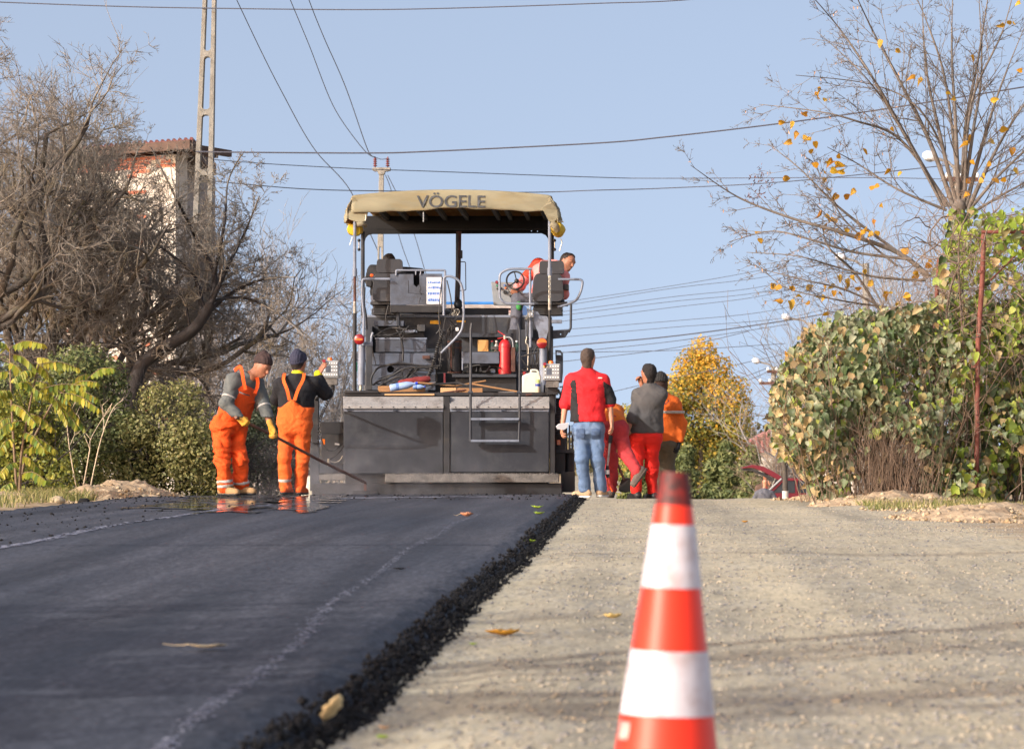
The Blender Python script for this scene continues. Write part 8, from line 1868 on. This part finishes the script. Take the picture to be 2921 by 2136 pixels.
# ---- tipper lorry feeding the paver, only the top of its body shows
lor = empty('tipper_lorry', (P(1290, 0, 49).x, 49.5, zg(49)), 'tipper lorry ahead of the paver, blue rim showing', 'lorry')
def lb(name, m, px0, px1, py0, py1, d, L, **kw): return pbox(name, m, px0, px1, py0, py1, d, L, lor, **kw)
M_BLUEP = mat('blue_lorry_paint', rgb(60, 140, 222), rough=.4, var=.1); M_LW = mat('dirty_white_paint', rgb(206, 198, 190), rough=.6, var=.12, dirt=rgb(140, 110, 96), damt=.45, dscale=3); M_PINKP = mat('worn_pink_board', rgb(206, 168, 156), rough=.8, var=.15, dirt=rgb(120, 84, 66), damt=.4)
for nm, m, y0, y1 in (('top_rim', M_BLUEP, 861, 868), ('tailgate_board', M_LW, 869, 879), ('board_gap', M_RUST, 879.5, 885), ('tailgate_board', M_PINKP, 885.5, 893), ('tailgate_board', M_LW, 893.5, 960)): lb(nm, m, 1090, 1490, y0, y1, 47.0 if nm != 'board_gap' else 47.02, .08)
a, b = P(1090, 868, 47), P(1490, 960, 47); z0 = zg(49)
for xx in (a.x, b.x - .06): MB().box((xx, 47.08, b.z), (xx + .06, 50.6, a.z + .03)).build('side_board', M_BLUEP, lor, smooth=False)
MB().box((a.x, 47.08, b.z - .1), (b.x, 50.6, b.z)).build('load_bed', M_PAINTD, lor, smooth=False)
MB().box((a.x + .3, 47.2, z0 + .6), (b.x - .3, 53, z0 + .85)).build('chassis', M_BLACK, lor, smooth=False)
for y in (48.2, 49.3, 52):
    for xx in (a.x + .05, b.x - .35): MB().cyl((xx, y, z0 + .48), (xx + .3, y, z0 + .48), .48, n=22).build('wheel', M_RUBBER, lor)
MB().box((a.x + .05, 51, z0 + .7), (b.x - .05, 53, z0 + 2.2)).build('cab', M_BLUEP, lor, smooth=False, bevel=.05)

# ---- traffic cone in front of the lens
DCN = 6.5; kc = DCN / F
cone = empty('traffic_cone', (P(1896, 0, DCN).x, DCN, float(ground_z(np.array([[.1]]), np.array([[DCN]]))[0, 0])), 'red and white striped traffic cone with a sooty tip', 'traffic cone')
M_CRED = mat('orange_red_cone_plastic', rgb(232, 52, 22), rough=.38, var=.06, scale=6, dirt=rgb(168, 44, 28), damt=.25, dscale=9); M_CWHITE = mat('white_reflective_sleeve', rgb(200, 196, 202), rough=.4, var=.06, dirt=rgb(150, 116, 106), damt=.4, dscale=11)
M_CBLACK = mat('sooty_cone_tip', rgb(128, 30, 22), rough=.6, var=.3, dirt=rgb(30, 22, 22), damt=.95, dscale=42)
axis_b = P(1895.5, 2290, DCN); axis_t = P(1925.5, 1347, DCN); AX = (axis_t - axis_b).normalized(); HT = (axis_t - axis_b).length
def rad(py): return (81 + (py - 1347) * .268) / 2 * kc
def ring(name, m, y0, y1, extra, n=48):
    h0 = (2290 - y0) * kc; h1 = (2290 - y1) * kc; N = 8; prof = [(rad(y0 + (y1 - y0) * i / N) + extra, h0 + (h1 - h0) * i / N) for i in range(N + 1)]
    return MB().lathe(axis_b, prof, n, AX).build(name, m, cone, sharp=50)
ring('cone_body', M_CRED, 2290, 1440, 0); ring('cone_tip', M_CBLACK, 1440, 1347, 0.0002); ring('white_band', M_CWHITE, 1674, 1495, .0022); ring('white_band', M_CWHITE, 2034, 1852, .0022)
MB().lathe(axis_t - AX * .004, [(rad(1347) - .004, 0), (rad(1347) - .006, .005)], 32, AX).build('tip_rim', M_CBLACK, cone)
gz = cone.location.z; cb = axis_b; MB().prism([rounded(cb.x - .19, cb.x + .19, -.19, .19, .03)], lambda u, v: Vector((u, DCN + v, gz - .005)), (0, 0, .035)).build('base_plate', M_RUBBER, cone, smooth=False, bevel=.008)
MB().lathe(Vector((cb.x, cb.y, gz + .028)), [(rad(2290) + .05, 0), (rad(2290) + .02, .03), (rad(2290) - .004, max(.05, (axis_b.z - gz) + .01))], 40).build('cone_foot', M_CRED, cone)
# small worn emblem on the left of the lowest red band
q = []; 
for i in range(7):
    for j in range(7):
        ang = math.radians(196 + 24 * i / 6); py = 2052 + 50 * j / 6; c = axis_b + AX * ((2290 - py) * kc); r_ = rad(py) + .0016
        q.append(c + Vector((math.cos(ang) * r_, math.sin(ang) * r_, 0)))
em = MB().add(q, [(i * 7 + j, i * 7 + j + 1, (i + 1) * 7 + j + 1, (i + 1) * 7 + j) for i in range(6) for j in range(6)]).build('worn_emblem', mat('worn_white_print', rgb(200, 170, 160), rough=.5, dirt=rgb(90, 90, 90), damt=.5, dscale=60), cone, solid=.001)

# ---- fallen leaves on the road
M_LDRY = mat('dry_tan_leaf', rgb(176, 160, 130), rough=.8, var=.2, scale=40); M_LYEL = mat('dry_yellow_leaf', rgb(192, 140, 40), rough=.7, var=.3, scale=40, dirt=rgb(130, 84, 40), damt=.4, dscale=50); M_LGRN = mat('bright_green_leaf', rgb(150, 176, 50), rough=.6, var=.2, scale=40)
def fallen(px, py, L, W, ang, m, seed, label, curl=.35, up=0., surf_=0, stem=True, pitch=0.):
    p = G(px, py, .0 if not surf_ else .055); R = random.Random(seed); n = 10; V = []; Fc = []
    for i in range(n + 1):
        t = i / n; w = W * math.sin(math.pi * min(1, .04 + t * .95)) ** .75 * (1 + .18 * math.sin(t * 19 + seed)); z = curl * L * (t - .5) ** 2 + .01 * L * math.sin(9 * t + seed)
        for j in range(5): s = (j - 2) / 2; V.append(Vector(((t - .5) * L, s * w, z + curl * .9 * abs(s) ** 1.6 * w + R.uniform(-.04, .04) * W)))
    for i in range(n):
        for j in range(4): a = i * 5 + j; Fc.append((a, a + 1, a + 6, a + 5))
    M = Matrix.Rotation(ang, 3, 'Z') @ Matrix.Rotation(pitch, 3, 'Y'); mb = MB(); zz = float(max(asphalt_z(np.array([p.x]), np.array([p.y]))[0], ground_z(np.array([p.x]), np.array([p.y]))[0])) + .008 + up
    o = Vector((p.x, p.y, zz)); V = [M @ v for v in V]; zmin = min(v.z for v in V); mb.add([o + v - Vector((0, 0, zmin)) for v in V], Fc)
    e = empty('fallen_leaf', o, label, 'leaf'); mb.build('blade', m, e, solid=.0012, fix=False)
    if stem: MB().tube([o + M @ Vector((-L * .5, 0, curl * L * .25)) - Vector((0, 0, zmin)), o + M @ Vector((-L * .8, .01, .006)) - Vector((0, 0, zmin)), o + M @ Vector((-L * 1.05, .0, .012)) - Vector((0, 0, zmin))], .0016, 5).build('stalk', M_LDRY, e)
fallen(590, 1858, .13, .036, .06, M_LDRY, 1, 'tan dry leaf with a long stalk on the black asphalt', .25, surf_=1)
fallen(1432, 1806, .125, .042, 3.0, M_LYEL, 2, 'yellow-brown curled leaf on the gravel beside the asphalt edge', .5)
fallen(1748, 1766, .08, .028, .5, mat('pale_ochre_leaf', rgb(206, 178, 112), rough=.8, var=.25, scale=40), 3, 'small pale ochre leaf on the gravel left of the cone', .7)
fallen(950, 2085, .10, .026, -.95, mat('straw_leaf', rgb(206, 186, 142), rough=.8, var=.15, scale=40), 4, 'straw-coloured leaf leaning on the crumbled asphalt edge at the bottom', .3, .03, pitch=-.75)
fallen(1092, 2098, .03, .016, .4, M_LGRN, 5, 'bright green leaf scrap on the gravel near the bottom edge', .5, stem=False)
fallen(1096, 2072, .028, .015, 1.2, mat('pink_tan_leaf', rgb(206, 164, 120), rough=.8, var=.2), 6, 'pinkish tan leaf scrap just behind the green scrap', .6, stem=False)
fallen(1332, 1476, .10, .04, .3, mat('orange_tan_leaf', rgb(190, 130, 96), rough=.8, var=.2), 7, 'orange-tan leaf on the asphalt before the screed', .8, surf_=1)
fallen(1350, 1833, .03, .014, .9, M_LGRN, 8, 'green leaf scrap below the yellow-brown leaf', .4, stem=False)
fallen(1538, 1498, .09, .04, .9, M_LGRN, 9, 'yellow-green leaf on the crumbled edge near the crest', .5, .03, stem=False)
fallen(1510, 1556, .08, .03, .2, M_LGRN, 10, 'green leaf lying on the crumbled edge halfway', .5, .03, stem=False)
fallen(1533, 1453, .1, .05, 1.9, M_LGRN, 11, 'pale green leaf on the asphalt in front of the right screed end', .5, surf_=1, stem=False)
fallen(1140, 1630, .06, .03, .0, M_CRUMB, 12, 'flat dark scrap on the asphalt beside the pale line', .2, surf_=1, stem=False)
fallen(2125, 1490, .05, .03, .6, M_LYEL, 13, 'tiny yellow leaf on the gravel right of the cone', .5, stem=False)

# ---- thin steam over the hot mat
def steam_material():
    m = bpy.data.materials.new('thin_steam'); m.use_nodes = True; nt = m.node_tree; nt.nodes.clear(); out = _n(nt, 'ShaderNodeOutputMaterial'); pv = _n(nt, 'ShaderNodeVolumePrincipled'); pv.inputs['Color'].default_value = (.95, .96, 1, 1); pv.inputs['Anisotropy'].default_value = .2
    tc = _n(nt, 'ShaderNodeTexCoord'); n = _n(nt, 'ShaderNodeTexNoise'); n.inputs['Scale'].default_value = 1.7; n.inputs['Detail'].default_value = 3; n.inputs['Distortion'].default_value = .6; nt.links.new(tc.outputs['Object'], n.inputs['Vector'])
    r = _n(nt, 'ShaderNodeMapRange'); r.inputs[1].default_value = .48; r.inputs[2].default_value = .75; r.inputs[4].default_value = .42; nt.links.new(n.outputs[0], r.inputs[0])
    sx = _n(nt, 'ShaderNodeSeparateXYZ'); nt.links.new(tc.outputs['Object'], sx.inputs[0]); h = _n(nt, 'ShaderNodeMapRange'); h.inputs[1].default_value = .75; h.inputs[2].default_value = .05; nt.links.new(sx.outputs[2], h.inputs[0])
    mu = _n(nt, 'ShaderNodeMath', operation='MULTIPLY'); nt.links.new(r.outputs[0], mu.inputs[0]); nt.links.new(h.outputs[0], mu.inputs[1]); fx = _n(nt, 'ShaderNodeMapRange'); fx.inputs[1].default_value = -1.5; fx.inputs[2].default_value = -2.4; nt.links.new(sx.outputs[0], fx.inputs[0]); fl = _n(nt, 'ShaderNodeMapRange'); fl.inputs[1].default_value = -4.5; fl.inputs[2].default_value = -3.9; nt.links.new(sx.outputs[0], fl.inputs[0])
    m2 = _n(nt, 'ShaderNodeMath', operation='MULTIPLY'); m3 = _n(nt, 'ShaderNodeMath', operation='MULTIPLY'); nt.links.new(mu.outputs[0], m2.inputs[0]); nt.links.new(fx.outputs[0], m2.inputs[1]); nt.links.new(m2.outputs[0], m3.inputs[0]); nt.links.new(fl.outputs[0], m3.inputs[1]); nt.links.new(m3.outputs[0], pv.inputs['Density']); nt.links.new(pv.outputs[0], out.inputs['Volume']); return m
sb = MB().box((-4.5, 36.4, .03), (-1.5, 39.0, .85)).build('steam', steam_material(), None, smooth=False); tag(sb, 'thin white steam over the hot asphalt at the screed', 'steam', kind='stuff')
scene.cycles.volume_step_rate = 4.0; scene.cycles.volume_max_steps = 48; scene.cycles.volume_bounces = 1
